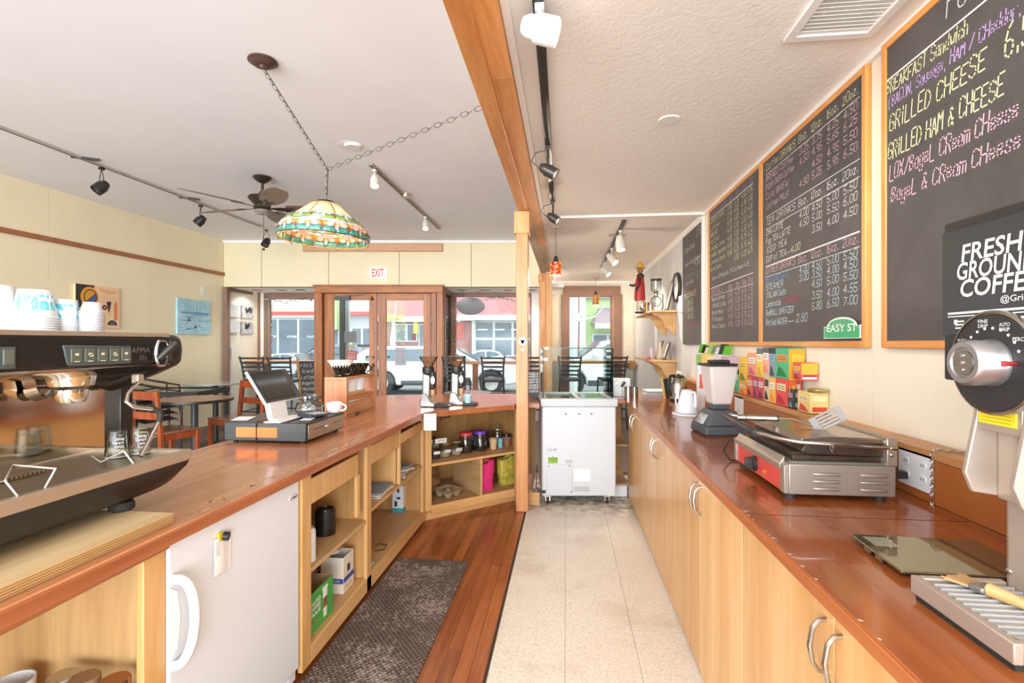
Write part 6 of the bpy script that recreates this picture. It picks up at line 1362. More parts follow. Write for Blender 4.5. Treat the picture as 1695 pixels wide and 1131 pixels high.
class Chalk:
    def __init__(s, t_, X=XI - .0006): s.t = t_; s.X = X; s.mb = {}
    def M(s, c): return s.mb.setdefault(c, M())
    def yz(s, px, py): p = onx(px, py, s.X); return p.y, p.z
    def put(s, text, px0, px1, z, h, c='w', sw=.0045, jit=.35, slope=0.0):
        h *= .72; sw *= .7
        ya = onx(px0, 500, s.X).y; yb_ = onx(px1, 500, s.X).y
        r = Vector((0, -1, slope)).normalized(); lettering(s.M(c), text, (s.X, ya, z), r, Z, h, ya - yb_, sw, 0, jit, nrm=(-1, 0, 0))
    def rule(s, px0, px1, z, c='w', w=.003, z2=None):
        ya = onx(px0, 500, s.X).y; yb_ = onx(px1, 500, s.X).y; z2 = z if z2 is None else z2
        s.M(c).quad((s.X, ya, z - w / 2), (s.X, ya, z + w / 2), (s.X, yb_, z2 + w / 2), (s.X, yb_, z2 - w / 2))
    def done(s):
        for c, mb in s.mb.items(): mb.build('chalk_writing', chalk[c], s.t, kind='stuff')
random.seed(11)
# centre board
yf = onx(1258, 500, XF).y; yn = onx(1432, 500, XF).y
B2 = board('middle framed chalkboard listing coffee, tea and other drinks with a green street plate', yf, yn, 1.302, 2.405)
k = Chalk(B2); zz = lambda py, px=1268: onx(px, py, k.X).z
X0, X1 = 1268, 1423
hdr = (('8oz.', 1321, 1338), ('12oz.', 1341, 1362), ('16oz.', 1367, 1389), ('20oz.', 1394, 1422))
def header(title, z, c, ce, h=.052): 
    k.put(title, 1268, 1317, z, h, c)
    for w_, a, c_ in hdr: k.put(w_, a, c_, z, h * .95, c)
COLS = ((1323, 1339), (1344, 1361), (1369, 1389), (1396, 1420))
def row(name, px1, z, vals, c, cv, h=.045):
    k.put(name, 1268, px1, z, h, c)
    for v_, (a, c_) in zip(vals, COLS):
        if v_: k.put(v_, a, c_, z, h * 1.05, cv)
header('Coffee DRiNKS', zz(284), 'y', 'y'); k.rule(X0, X1, zz(290))
row('BREWED Coffee', 1313, zz(301.5), ('3.25', '3.75', '4.25', '4.50'), 'p', 'p'); row('POUR OVER Coffee', 1315, zz(316), ('4.50', '4.95', '5.65', '6.25'), 'p', 'p')
row('Cold BREW', 1305, zz(332), ('', '4.50', '4.95', '5.50'), 'p', 'p'); row('Coffee MiLK', 1306, zz(348), ('4.50', '5.25', '5.95', '6.50'), 'p', 'p')
k.rule(X0, X1, zz(360)); header('TEA DRiNKS', zz(374), 'w', 'w'); k.rule(X0, X1, zz(380))
row('CHAi LATTE', 1297, zz(391), ('4.00', '4.50', '5.00', '5.50'), 'w', 'w'); row('Fog TEA LATTE', 1309, zz(405), ('4.50', '5.00', '5.50', '6.00'), 'w', 'w')
row('ICED TEA', 1303, zz(420), ('', '3.50', '4.00', '4.50'), 'w', 'w'); k.put('CUP of TEA', 1268, 1302, zz(435), .045, 'w'); k.put('4.00', 1309, 1325, zz(435), .045, 'y'); k.rule(1303, 1308, zz(433), 'y')
k.rule(X0, X1, zz(442), w=.007); header('OTHER DRiNKS', zz(454), 'p', 'p'); k.rule(X0, X1, zz(459))
for nm_, px1, py, vals, c in (('HOT CHOCLATE', 1306, 469, ('4.00', '4.50', '5.00', '5.50'), 'b'), ('STEAMER', 1297, 481, ('3.00', '3.50', '4.00', '4.50'), 'c'), ('ITALIAN Soda', 1301, 494, ('', '4.50', '5.00', '5.50'), 'c'), ('Lemonade', 1293, 509, ('', '3.50', '4.00', '4.55'), 'c'), ('RedBULL SPRiTZER', 1314, 523, ('', '5.80', '6.50', '7.00'), 'c'), ('Bottled WATER', 1303, 539, ('', '', '', ''), 'c')):
    row(nm_, px1, zz(py), vals, c, 'c')
k.put('/STRAWBERRY', 1294, 1325, zz(508), .042, 'r'); k.rule(1304, 1314, zz(536), 'c'); k.put('2.80', 1318, 1337, zz(538), .055, 'c'); k.done()
# green street plate
a = onx(1366, 561, XF); c = onx(1427, 540, XF); gm_ = mat('sign_green', '3fae74', .3, .05, 12)
za, zb_ = a.z, onx(1366, 541, XF).z
mb = M(); n = 14; arc = [((a.y + c.y) / 2 + .115 * math.cos(PI * i / n), zb_ - .004 + .04 * math.sin(PI * i / n)) for i in range(n + 1)]
outl = [(c.y, za), (a.y, za), (a.y, zb_)] + [p for p in arc if p[0] < a.y and p[0] > c.y] + [(c.y, zb_)]
mb.prism(outl, XF - .006, XF - .003, 'x', 0); ins = [((y - (a.y + c.y) / 2) * .955 + (a.y + c.y) / 2, (z - (za + zb_) / 2) * .88 + (za + zb_) / 2) for y, z in outl]; mb.prism(ins, XF - .0072, XF - .006, 'x', 1)
typed(mb, 'EASY ST', (XF - .0077, a.y - .03, za + .03), (0, -1, 0), Z, (zb_ - za) * .55, (a.y - c.y) * .82, 0, .015)
typed(mb, 'Sesame', (XF - .0077, (a.y + c.y) / 2 + .05, zb_ + .014), (0, -1, 0), Z, .014, .1, 0) if False else lettering(mb, 'welcome to', (XF - .0077, (a.y + c.y) / 2 + .05, zb_ + .006), (0, -1, 0), Z, .012, .09, .0025, 0, .1, nrm=(-1, 0, 0))
tag(mb.build('street_plate', [mat('sign_white', 'e9f1ea', .35, .01), gm_]), 'green street plate reading EASY ST on the lower corner of the middle chalkboard', 'sign')
# left framed board
yf = onx(1172, 500, XF).y; yn = onx(1256, 500, XF).y
B1 = board('narrow-looking framed chalkboard with espresso drinks and specials, left of the middle one', yf, yn - .02, 1.302, 2.405)
k = Chalk(B1); zq = lambda py, px=1176: onx(px, py, k.X).z
X0, X1 = 1176, 1247
k.put('ESPRESSO DRiNKS', 1176, 1204, zq(360), .055, 'q', .004)
for w_, a_, c_ in (('8oz', 1206, 1215), ('12oz', 1216, 1226), ('16oz', 1227, 1237), ('20oz', 1238, 1247)): k.put(w_, a_, c_, zq(360), .052, 'q', .004)
k.rule(X0, X1, zq(363), w=.005)
rows = (('AMERiCANO', 1199, ('3.50', '3.75', '4.50', '4.95')), ('Latte', 1191, ('3.95', '4.50', '4.95', '5.50')), ('BREVE', 1188, ('4.50', '5.00', '5.50', '6.00')), ('MOCHA', 1191, ('4.50', '5.00', '5.50', '6.00')), ('CARAMEL Latte', 1199, ('4.50', '5.00', '5.50', '6.00')), ('CARAMEL Macchiato', 1202, ('4.85', '5.25', '5.75', '6.25')), ('Cinnamon Dolce', 1200, ('4.85', '5.25', '5.75', '6.25')), ('White Mocha', 1194, ('', '5.80', '6.25', '6.75')))
for i, (nm_, p1, vals) in enumerate(rows):
    z = zq(372 + i * 11.2); k.put(nm_, 1176, p1, z, .042, 'y', .004)
    for v_, (a_, c_) in zip(vals, ((1204, 1212), (1215, 1223), (1227, 1236), (1238, 1246))):
        if v_: k.put(v_, a_, c_, z + .0, .05, 'y', .004)
k.put('flavors-.50 Mocktails-3.95 Con Panna-4.25', 1178, 1240, zq(466), .04, 'w', .0035); k.rule(X0, X1, zq(478), w=.005)
k.put('SPECiALS', 1177, 1196, zq(489), .06, 'p'); k.rule(X0, X1, zq(491.5))
for w_, a_, c_ in (('8oz', 1206, 1213), ('12oz', 1217, 1225), ('16oz', 1228, 1236), ('20oz', 1238, 1247)): k.put(w_, a_, c_, zq(489), .045, 'p', .004)
for i, (nm_, p1, vals) in enumerate((('Mexican Espresso', 1200, ('5.50', '6.25', '6.75', '7.50')), ('TiRAMiSU Latte', 1201, ('4.95', '5.25', '5.75', '6.25')), ('Mexican Mocha', 1197, ('4.95', '5.25', '5.75', '6.25')), ('MT Brownish', 1197, ('4.95', '5.25', '5.75', '6.25')), ('Velvet Cowboy', 1201, ('4.95', '5.25', '5.75', '6.25')))):
    z = zq(500 + i * 11); k.put(nm_, 1178, p1, z, .045, 'w', .004)
    for v_, (a_, c_) in zip(vals, ((1205, 1213), (1217, 1225), (1228, 1236), (1238, 1247))): k.put(v_, a_, c_, z, .05, 'p', .004)
k.done()
# right board
yf = onx(1458, 500, XF).y
B3 = board('large framed chalkboard of sandwiches and bagels at the right edge, behind the shop grinder', yf, .55, 1.302, 2.415)
k = Chalk(B3); z3 = lambda py: onx(1467, py, k.X).z
k.rule(1465, 1760, z3(135), w=.006)
k.put('FOOD', 1566, 1650, z3(115), .12, 'w', .006)
k.put('BREAKFAST Sandwich', 1467, 1604, z3(159), .062, 'y', .006); k.put('(BACON, Sausage, HAM / CHeddar, SWiSS)', 1470, 1775, z3(183), .055, 'l', .0055)
k.put('GRiLLED CHEESE', 1472, 1634, z3(222), .08, 'y', .007); k.put('GRiLLED HAM & CHEESE', 1470, 1664, z3(267), .08, 'y', .007)
k.put('LOX/BageL CReam CHeese', 1472, 1688, z3(303), .075, 'p', .0065); k.put('BageL & CReam CHeese', 1475, 1692, z3(340), .07, 'p', .0065)
k.put('7.50', 1656, 1720, z3(150), .1, 'y', .007); k.put('6.50', 1663, 1730, z3(225), .12, 'y', .008); k.put('7.50', 1700, 1760, z3(270), .1, 'y', .008)
k.done()
# unframed board on the whitewashed wall
yf = onx(1130, 500, XI).y; yn = onx(1161, 500, XI).y
B0 = board('small unframed dark slate on the whitewashed wall beyond the framed boards', yf, yn + .01, onx(1145, 570.5, XI).z, 2.37, frame=False)
k = Chalk(B0); z0_ = lambda py: onx(1133, py, k.X).z
k.put('ICE CREAM', 1134, 1150, z0_(397), .06, 'm', .004); k.put('Single Scoop', 1133, 1150, z0_(420), .06, 'w'); k.put('2.95', 1152, 1160, z0_(408), .1, 'w', .006)
k.put('Double Scoop Please', 1134, 1158, z0_(443), .045, 'w'); k.put('4.50', 1149, 1159, z0_(450), .09, 'w', .006); k.put('Affogato', 1133, 1148, z0_(465), .07, 'q', .006); k.put('with Vanilla', 1135, 1148, z0_(474), .045, 'w'); k.put('-&', 1150, 1157, z0_(470), .07, 'g', .006)
k.put('MiLKSHAKES', 1133, 1152, z0_(495), .07, 'y', .006)
for i, t_ in enumerate(('12-5.50', '16-6.00', '20-6.50')): k.put(t_, 1138, 1148, z0_(507 + i * 11), .06, 'y')
k.put('Coffee Milkshake', 1133, 1157, z0_(541), .06, 'r', .005); k.put('16-6.00', 1135, 1146, z0_(557), .06, 'r', .005); k.done()
# ================================================================ WALL SHELVES ON THE WHITEWASHED WALL
def shelf(zt, lab):
    yn_, yf_ = 5.50, 6.75; t_ = thing('wall_shelf', lab, 'shelf', (1.05, 6.1, zt - .2)); x0 = .90
    M().box(x0, XR - .001, yn_, yf_, zt - .022, zt).build('board', mapley, t_, bev=.003)
    for y in (yn_ + .12, yn_ + .62):
        P = [(XR - .001, zt - .022), (x0 + .03, zt - .022), (x0 + .05, zt - .045), (x0 + .10, zt - .06), (x0 + .14, zt - .10), (x0 + .17, zt - .17), (x0 + .22, zt - .21), (x0 + .24, zt - .245), (XR - .001, zt - .245)]
        M().prism(P, y, y + .02, 'y').build('bracket', wood('bracket_wood', 'd09a58', 'e9bd80', 'x', .45, 1.0), t_, bev=.002); M().box(XR - .022, XR - .001, y - .012, y + .032, zt - .27, zt - .022).build('bracket_back', maple, t_, bev=.002)
    return t_
sA = 1.672; sB = 1.138
shelf(sA, 'upper pine wall shelf with curly brackets holding the figurine and glass coffee maker'); shelf(sB, 'lower pine wall shelf with curly brackets above the kettle')
def onshelf(px, z, y): p = ony(px, 500, y); return Vector((p.x, y, z + .0005))
# figurine: a wooden carved man with cup
fg_ = onshelf(1060, sA, 6.1); f = thing('wooden_figurine', 'tall painted wooden figurine in a red apron and yellow hat holding a white cup', 'figurine', fg_, 2.6, None, local=True)
red_p = mat('apron_red', 'b52a2c', .5, .05); dark_p = mat('figure_dark', '3a211a', .5, .1); skin = mat('figure_face', '8f6246', .5, .1); hat = mat('straw_hat', 'cda03a', .6, .15, 40)
M().box(-.05, .05, -.05, .05, 0, .02).build('base', dark_p, f, bev=.003)
M().lathe([(.04, .02), (.05, .06), (.045, .14), (.055, .15), (.06, .155)], (0, 0, 0), 20).build('striped_trousers', mat('stripe_trousers', 'cfc3ae', .6, .4, 40), f)
M().lathe([(.055, .155), (.057, .2), (.05, .32), (.04, .42), (.045, .45), (.03, .47), (1e-6, .475)], (0, 0, 0), 22).build('torso', dark_p, f)
M().lathe([(.06, .15), (.062, .2), (.055, .32), (.045, .42)], (.004, .012, 0), 22).build('red_apron', red_p, f)
M().tube([(.02, -.045, .42), (.06, -.055, .36), (.11, -.03, .34), (.14, 0, .35)], [.02, .018, .014, .012], 10).build('arm', dark_p, f); M().tube([(-.01, .05, .42), (-.02, .08, .34), (.02, .085, .27)], [.02, .017, .013], 10).build('arm', dark_p, f)
M().lathe([(.016, .34), (.02, .38), (.018, .38)], (.15, 0, 0), 14).build('held_cup', whitep, f); M().ball((0, 0, .51), .035, 16, sc=(1, .9, 1.15)).ball((.034, 0, .51), .009, 8).build('head', skin, f)
M().lathe([(.062, .535), (.064, .54), (.035, .55), (.03, .59), (.008, .625), (1e-6, .627)], (0, 0, 0), 22).build('hat', hat, f)
# siphon coffee maker
sp0 = onshelf(1086, sA, 5.85); s_ = thing('siphon_coffee_maker', 'glass siphon coffee maker with two stacked chambers on the upper shelf', 'coffee maker', sp0)
gj = glass('jar_glass'); M().lathe([(.05, 0), (.05, .012), (1e-6, .014)], sp0, 20).build('stand_base', satin, s_); M().tube([sp0 + Vector((.05, 0, .0)), sp0 + Vector((.075, 0, .05)), sp0 + Vector((.075, 0, .2)), sp0 + Vector((.02, 0, .21))], .006, 8).build('stand_handle', dkm, s_)
M().ball(sp0 + Vector((0, 0, .12)), .062, 20).build('lower_globe', gj, s_); M().lathe([(.018, .175), (.024, .19), (.024, .21), (.016, .22)], sp0, 18).build('collar', satin, s_)
M().lathe([(.02, .22), (.052, .24), (.057, .26), (.057, .36)], sp0, 24).build('upper_chamber', gj, s_); M().lathe([(.06, .36), (.062, .364), (.062, .376), (1e-6, .378)], sp0, 24).build('lid', dkm, s_); M().tube([sp0 + Vector((0, 0, .22)), sp0 + Vector((0, 0, .36))], .008, 8).build('inner_tube', satin, s_)
for px, m_, h, r, lab in ((1071, mat('copper_pot', 'a8673c', .25, .1, metal=.9), .12, .035, 'small copper pot between the figurine and the glass coffee maker'), (1077, satin, .075, .03, 'small steel pot in front of the copper pot on the upper shelf')):
    p = onshelf(px, sA, 5.98 if h > .1 else 5.78); t_ = M().lathe([(r, 0), (r * 1.05, h * .2), (r * .8, h * .85), (r * .85, h), (r * .75, h), (1e-6, h * .98)], p, 20).build('small_pot', m_); tag(t_, lab, 'pot')
p = onshelf(1064, sA, 5.6); tag(M().lathe([(.018, 0), (.03, .02), (.03, .05), (.012, .065), (.012, .075), (1e-6, .076)], p, 16).build('brass_shaker', satin), 'tiny steel shaker at the near end of the upper shelf', 'shaker')
# frame and clock on the wall
ft = thing('picture_frame', 'black framed picture leaning on the upper shelf beside the glass coffee maker', 'picture', (1.12, 5.65, sA))
M().bar((1.09, 5.7, sA + .001), (1.165, 5.7, sA + .33), .22, .014, up=(0, 1, 0)) 
def leanpic(x, y, z, w, h, lean, lab, mfr, mpic, cat='picture', name='picture_frame', t_=None, rz=0):
    t_ = t_ or thing(name, lab, cat, (x, y, z), rz, None, local=True); R = Matrix.Rotation(lean, 4, 'Y')
    mb = M(R); mb.box(-.007, .007, -w / 2, w / 2, 0, h); mb.build('frame', mfr, t_, bev=.002)
    mb = M(R); mb.box(-.0085, -.007, -w / 2 + .02, w / 2 - .02, .02, h - .02); mb.build('picture', mpic, t_); return t_
bpy.data.objects.remove(ft)
grey_pic = mat('grey_photo', 'b9b7b2', .4, .35, 9)
leanpic(1.09, 5.64, sA + .002, .20, .34, .22, 'black framed picture leaning on the upper shelf beside the glass coffee maker', gblk, grey_pic)
ck = thing('wall_clock', 'round black wall clock above the near end of the upper shelf', 'clock', (1.16, 5.52, sA + .15))
cc_ = Vector((XR - .001, 5.45, sA + .235)); M().lathe([(.155, 0), (.16, .02), (.15, .035), (.135, .035), (.13, .022), (1e-6, .022)], cc_, 36, 0, Matrix.Rotation(-PI / 2, 4, 'Y')).build('case', gblk, ck); M().lathe([(.13, .0225), (1e-6, .0235)], cc_, 36, 0, Matrix.Rotation(-PI / 2, 4, 'Y')).build('dial', mat('clock_face', 'd9d4ca', .5, .02), ck)
mb = M(); xx = cc_.x - .025
for q in range(12): a = q * PI / 6; mb.bar((xx, cc_.y + .105 * math.sin(a), cc_.z + .105 * math.cos(a)), (xx, cc_.y + .122 * math.sin(a), cc_.z + .122 * math.cos(a)), .006, .001, up=(1, 0, 0))
mb.bar((xx, cc_.y, cc_.z), (xx, cc_.y + .05, cc_.z + .05), .006, .001, up=(1, 0, 0)); mb.bar((xx, cc_.y, cc_.z), (xx, cc_.y - .03, cc_.z + .09), .004, .001, up=(1, 0, 0)); mb.build('hands', gblk, ck)
# lower shelf things
leanpic(1.03, 5.95, sB + .002, .16, .22, .35, 'black framed photo leaning farthest back on the lower shelf', gblk, grey_pic)
leanpic(1.02, 5.75, sB + .002, .14, .17, .12, 'beige card standing in the middle of the lower shelf', mat('beige_card', 'd6c3ab', .6, .02), mat('beige_card', ''), 'card', 'greeting_card')
leanpic(1.06, 5.62, sB + .002, .12, .20, .3, 'thin black framed card at the near end of the lower shelf', gblk, mat('pale_card', 'd8d9dc', .5), 'card', 'card_holder')
p = onshelf(1074, sB, 5.62); tag(M().lathe([(.018, 0), (.02, .004), (.02, .03), (1e-6, .03)], p, 16).build('votive_cup', mat('votive_pink', 'b95a6b', .3, .05)), 'small pink votive cup at the near edge of the lower shelf', 'votive')
tag(M().cb(onshelf(1077, sB, 5.9) + Z * .065, (.03, .06, .13)).build('pink_card_box', mat('pink_box', 'e0c2cb', .5)), 'small pale pink box behind the votive cup on the lower shelf', 'box')
# photo leaning on the wall below the lower shelf, wall phone
leanpic(.99, 4.80, zr + .026, .16, .2, .3, 'white card with an orange photo leaning near the steel kettle', card_w, mat('photo_or', 'b98a6c', .5, .5, 20), 'picture', 'leaning_photo')
wp = onx(1123, 465, XR - .02); tag(M().box(XR - .035, XR - .001, 5.22, 5.30, 1.63, 1.80).build('wall_handset', whitep, None, bev=.006), 'white wall intercom box beside the upper shelf', 'intercom')
tag(M().tube([(XR - .02, 5.25, 1.63), (XR - .03, 5.24, 1.56), (XR - .015, 5.28, 1.48), (XR - .03, 5.25, 1.41), (XR - .015, 5.26, 1.36)], .006, 8).build('coiled_cord', whitep, bpy.data.objects['wall_handset']), 'x', 'x') if False else M().tube([(XR - .02, 5.25, 1.63), (XR - .03, 5.24, 1.56), (XR - .015, 5.28, 1.48), (XR - .03, 5.25, 1.41), (XR - .015, 5.26, 1.36)], .006, 8).build('coiled_cord', whitep, bpy.data.objects['wall_handset'])
# air grille in the plaster ceiling
ag0 = onz(1340, 0, ZR); gx0, gx1, gy0, gy1 = onz(1299, 70, ZR).x, onz(1492, 2, ZR).x, 1.44, 1.93
ag = thing('ceiling_grille', 'white slatted air grille in the plaster ceiling at the upper right', 'vent', ((gx0 + gx1) / 2, 1.6, ZR - .012))
gx0 = .79; gx1 = 1.09
M().box(gx0, gx1, gy0, gy0 + .03, ZR - .012, ZR).box(gx0, gx1, gy1 - .03, gy1, ZR - .012, ZR).box(gx0, gx0 + .03, gy0 + .03, gy1 - .03, ZR - .012, ZR).box(gx1 - .03, gx1, gy0 + .03, gy1 - .03, ZR - .012, ZR).build('grille_frame', offwhite, ag)
for j in range(20): y = gy0 + .035 + j * (gy1 - gy0 - .07) / 20; M().prism([(y, ZR - .009), (y + .014, ZR - .002), (y + .014, ZR - .001), (y, ZR - .007)], gx0 + .03, gx1 - .03, 'x').build('slat', offwhite, ag)
p = onz(1108, 198, ZR); tag(M().lathe([(.0, -.006), (.05, -.006), (.055, 0)], p, 24).build('cover_disc', offwhite), 'small round white cap in the plaster ceiling', 'cap')
# ================================================================ LAMPS, TRACKS, FAN
bulb = emit('bulb_glow', 'fff0d2', 6.0); warm = (1.0, .86, .68)
def spot(name, loc, d, power, ang=60, color=warm, r=.03):
    l = bpy.data.lights.new(name, 'SPOT'); l.energy = power; l.spot_size = math.radians(ang); l.spot_blend = .5; l.color = color; l.shadow_soft_size = r
    o = bpy.data.objects.new(name, l); COL.objects.link(o); o.location = loc; o.rotation_euler = Vector(d).to_track_quat('-Z', 'Y').to_euler(); return o
trackm = mat('track_black', '2d2a2a', .35, .05); trackw = mat('track_beige', 'b9aca1', .4, .05, 10, metal=.3)
def track(name, p, q, m, lab, w=.036, h=.02, dz=.0):
    t_ = thing(name, lab, 'track', p); p = Vector(p); q = Vector(q)
    M().bar(p - Z * h / 2, q - Z * h / 2, w, h).build('rail', m, t_, bev=.002)
    d = (q - p).normalized(); s = Vector((-d.y, d.x, 0))
    M().bar(p - Z * (h + .0005) + s * 0, q - Z * (h + .0005), w * .35, .002).build('slot', black, t_)
    return t_
def headlamp(name, base, aim, m, lab, r=.03, L=.085, drop=.09, lit=True, lp=0, collar=True, yoke=True):
    """track head: adapter, yoke and can pointing along aim"""
    t_ = thing(name, lab, 'spotlight', base); b_ = Vector(base); a = Vector(aim).normalized(); c = b_ - Z * drop
    M().cb(b_ - Z * .011, (.03, .04, .02)).build('adapter', m, t_, bev=.002)
    s = a.cross(Z).normalized() if abs(a.z) < .98 else Vector((1, 0, 0))
    if yoke:
        M().tube([c + s * (r + .004), c + s * (r + .004) + Z * (drop * .45), b_ - Z * .025 + s * .008], .0035, 6).build('yoke_arm', m, t_); M().tube([c - s * (r + .004), c - s * (r + .004) + Z * (drop * .45), b_ - Z * .025 - s * .008], .0035, 6).build('yoke_arm', m, t_)
    else: M().tube([b_ - Z * .02, c + Z * r * .5], .007, 8).build('stem', m, t_)
    R = a.to_track_quat('Z', 'Y').to_matrix().to_4x4(); R.translation = c
    M(R).lathe([(1e-6, -L * .5), (r * .55, -L * .48), (r * .8, -L * .3), (r * .8, -L * .12), (r, -L * .1), (r, L * .5), (r * .9, L * .5), (r * .86, L * .35)], n=24).build('can', m, t_)
    M(R).lathe([(r * .86, L * .36), (1e-6, L * .38)], n=20).build('lens', bulb if lit else mat('lens_dark', '55504a', .1), t_)
    if lp: spot('spot_light', c + a * (L * .55), a, lp)
    return t_
# black track over the aisle
xa_ = -.095; track('track_rail', (xa_ + .01, .9, ZR), (xa_ - .01, 3.95, ZR), trackm, 'long black track rail on the plaster ceiling along the wooden beam')
def ontrack(px, py, z): return onz(px, py, z)
b1 = Vector((-.085, 1.62, ZR - .02)); headlamp('track_spotlight', b1, (.9, .0, -.28), whitep, 'large white track spotlight at the top of the picture, lit', .046, .12, .075, lp=16, yoke=False)
b2 = Vector((-.10, 2.78, ZR - .02)); headlamp('track_spotlight', b2, (.75, -.1, -.45), mat('head_bronze', '4c4743', .35, .1, metal=.5), 'lit dark track spotlight in the middle of the aisle track', .034, .105, .135, lp=10, yoke=False)
b3 = Vector((-.10, 3.86, ZR - .02)); headlamp('track_spotlight', b3, (.7, -.15, -.5), _mc['head_bronze'], 'dark track spotlight at the far end of the aisle track', .034, .10, .13, lp=8, yoke=False)
for b_ in (b2, b3): M().tube([b_ - Z * .02 + Vector((-.0, 0, 0)), b_ + Vector((-.07, 0, -.035)), b_ + Vector((-.09, 0, -.08)), b_ + Vector((-.05, .0, -.12))], .003, 6).build('lead_wire', black, bpy.data.objects['track_spotlight' if b_ is b2 else 'track_spotlight.001'])
# silver track beyond the ceiling batten
zq_ = ZR - .012; ta = onz(1033, 364, zq_); tb_ = onz(995, 445, zq_); track('track_rail', ta, tb_, trackm, 'short dark track with white heads on the far ceiling section')
def lerpx(px, py): f_ = (px - 1033) / (995 - 1033); return ta.lerp(tb_, f_)
pale = mat('head_white', 'd9d3c8', .4, .03)
for px, py, aim, lab in ((1026, 378, (.1, -.2, -1), 'white glowing track head nearest on the far ceiling track'), (1013, 408, (.5, -.4, -.7), 'white track head in the middle of the far ceiling track'), (1003, 432, (.6, -.3, -.6), 'white track head farthest on the far ceiling track')):
    f_ = (py - 364) / (445 - 364); d0 = (568 - 364); d1 = 568 - 445; dpy = 568 - py; w_ = (1 / dpy - 1 / d0) / (1 / d1 - 1 / d0); p = ta.lerp(tb_, w_) - Z * .02
    headlamp('track_spotlight', p, aim, pale, lab, .045, .15, .12, lp=28, yoke=False)
M().cb(ta.lerp(tb_, .2) - Z * .01, (.16, .05, .02), (0, 0, .1)).build('feed_box', satin, bpy.data.objects['track_rail.001'])
# cafe side tracks on the high ceiling
def onc(px, py): return onz(px, py, ZL)
pa, pb_ = onc(-10, 205), onc(433, 374); track('track_rail', pa, pb_, trackw, 'long pale track rail crossing the high dining room ceiling at the left', .03, .018)
for px, py in ((127, 254), (303, 322)): p = onc(px + 5, py + 3); M().bar(p + Vector((-.08, 0, -.008)), p + Vector((.08, .1, -.008)), .03, .016).build('feed_box', trackm, bpy.data.objects['track_rail.002'])
for px, py, aim, lab in ((168, 274, (-.35, -.6, -.75), 'black track spotlight at the far left above the abstract painting'), (332, 337, (-.5, -.3, -.7), 'black track spotlight next to the long thin fan blade'), (441, 378, (-.1, -.5, -.8), 'small black track spotlight by the front wall under the fan')):
    headlamp('track_spotlight', onc(px, py) - Z * .018, aim, black, lab, .05, .12, .17, lit=False)
pc, pd = onc(613, 270), onc(727, 377); track('track_rail', pc, pd, mat('track_bronze', '9b8f86', .35, .05, metal=.4), 'pale bronze track rail on the high ceiling right of the stained glass lamp', .04, .02)
for px, py, lab in ((620, 277, 'small white lit track lamp at the near end of the bronze rail'), (704, 356, 'small white lit track lamp at the far end of the bronze rail')):
    headlamp('track_spotlight', onc(px, py) - Z * .02, (.15, -.35, -.9), pale, lab, .038, .12, .10, lp=22, yoke=False)
p = onc(672, 322); M().lathe([(.0, -.03), (.05, -.03), (.06, 0)], p, 20).build('feed_cap', satin, bpy.data.objects['track_rail.003'])
# smoke detector and plates on the high ceiling
p = onc(584, 240); sd = tag(M().lathe([(1e-6, -.02), (.055, -.02), (.065, -.01), (.068, 0)], p, 24).build('smoke_detector', whitep), 'round white detector disc on the high ceiling above the stained glass lamp', 'detector')
M().lathe([(.075, -.004), (.095, 0)], p + Vector((-.03, 0, 0)), 24).build('mount_ring', offwhite, sd)
# pendants with mosaic shades
m, t, b = nt('mosaic_glass'); v = coords(t); vo = t.nodes.new('ShaderNodeTexVoronoi'); vo.inputs['Scale'].default_value = 55; t.links.new(v, vo.inputs['Vector'])
cr_ = ramp(t, vo.outputs['Color'], [(.2, lin('5c130c')), (.5, lin('b8401c')), (.85, lin('e8913e'))]); t.links.new(cr_, b.inputs['Base Color']); t.links.new(cr_, b.inputs['Emission Color']); setin(b, rough=.25, em=.9); mosaic = m
m, t, b = nt('amber_glass'); v = coords(t); cr_ = ramp(t, noi(t, v, 30, 3), [(.3, lin('4a2a1c')), (.7, lin('c07a2c'))]); t.links.new(cr_, b.inputs['Base Color']); t.links.new(cr_, b.inputs['Emission Color']); setin(b, rough=.25, em=.7); amber = m
def pendant(pxc, pyc, ztop_, py0, py1, r, m_, lab, plate):
    c0 = onz(pxc, pyc, ztop_); dp = (ztop_ - H) * F / (HY - pyc); z0 = H + (HY - py1) / F * dp; z1 = H + (HY - py0) / F * dp; t_ = thing('pendant_lamp', lab, 'lamp', c0)
    if plate: M().cb(c0 - Z * .008, (.11, .06, .016), (0, 0, TH)).build('canopy', satin, t_, bev=.002)
    else: M().lathe([(.065, 0), (.06, -.02), (.015, -.025)], c0, 20).build('canopy', satin, t_)
    c = Vector((c0.x, c0.y, 0)); M().tube([c0 - Z * .015, c + Z * (z1 + .03)], .0025, 6).build('cable', black, t_)
    M().lathe([(r * .25, z1 + .055), (r * .3, z1 + .05), (r * .45, z1 + .02), (r * .5, z1)], c, 20).build('cap', dkm, t_)
    M().lathe([(r * .5, z1), (r, z1 - .004), (r, z0), (r * .96, z0), (r * .96, z1 - .008), (r * .5, z1 - .004)], c, 28).build('mosaic_shade', m_, t_)
    M().ball(c + Z * ((z0 + z1) / 2 - .01), r * .45, 12).build('bulb', bulb, t_); l = bpy.data.lights.new('pendant_light', 'POINT'); l.energy = 14; l.color = (1, .8, .6); l.shadow_soft_size = .03
    o = bpy.data.objects.new('pendant_light', l); COL.objects.link(o); o.location = c + Z * (z0 - .03)
pendant(920, 375, ZR - .012, 434, 456, .052, mosaic, 'nearer pendant lamp with a glowing red mosaic glass shade', True)
pendant(986, 459, ZR - .012, 488, 505, .055, amber, 'farther small pendant lamp with an amber shade in front of the bright window', False)
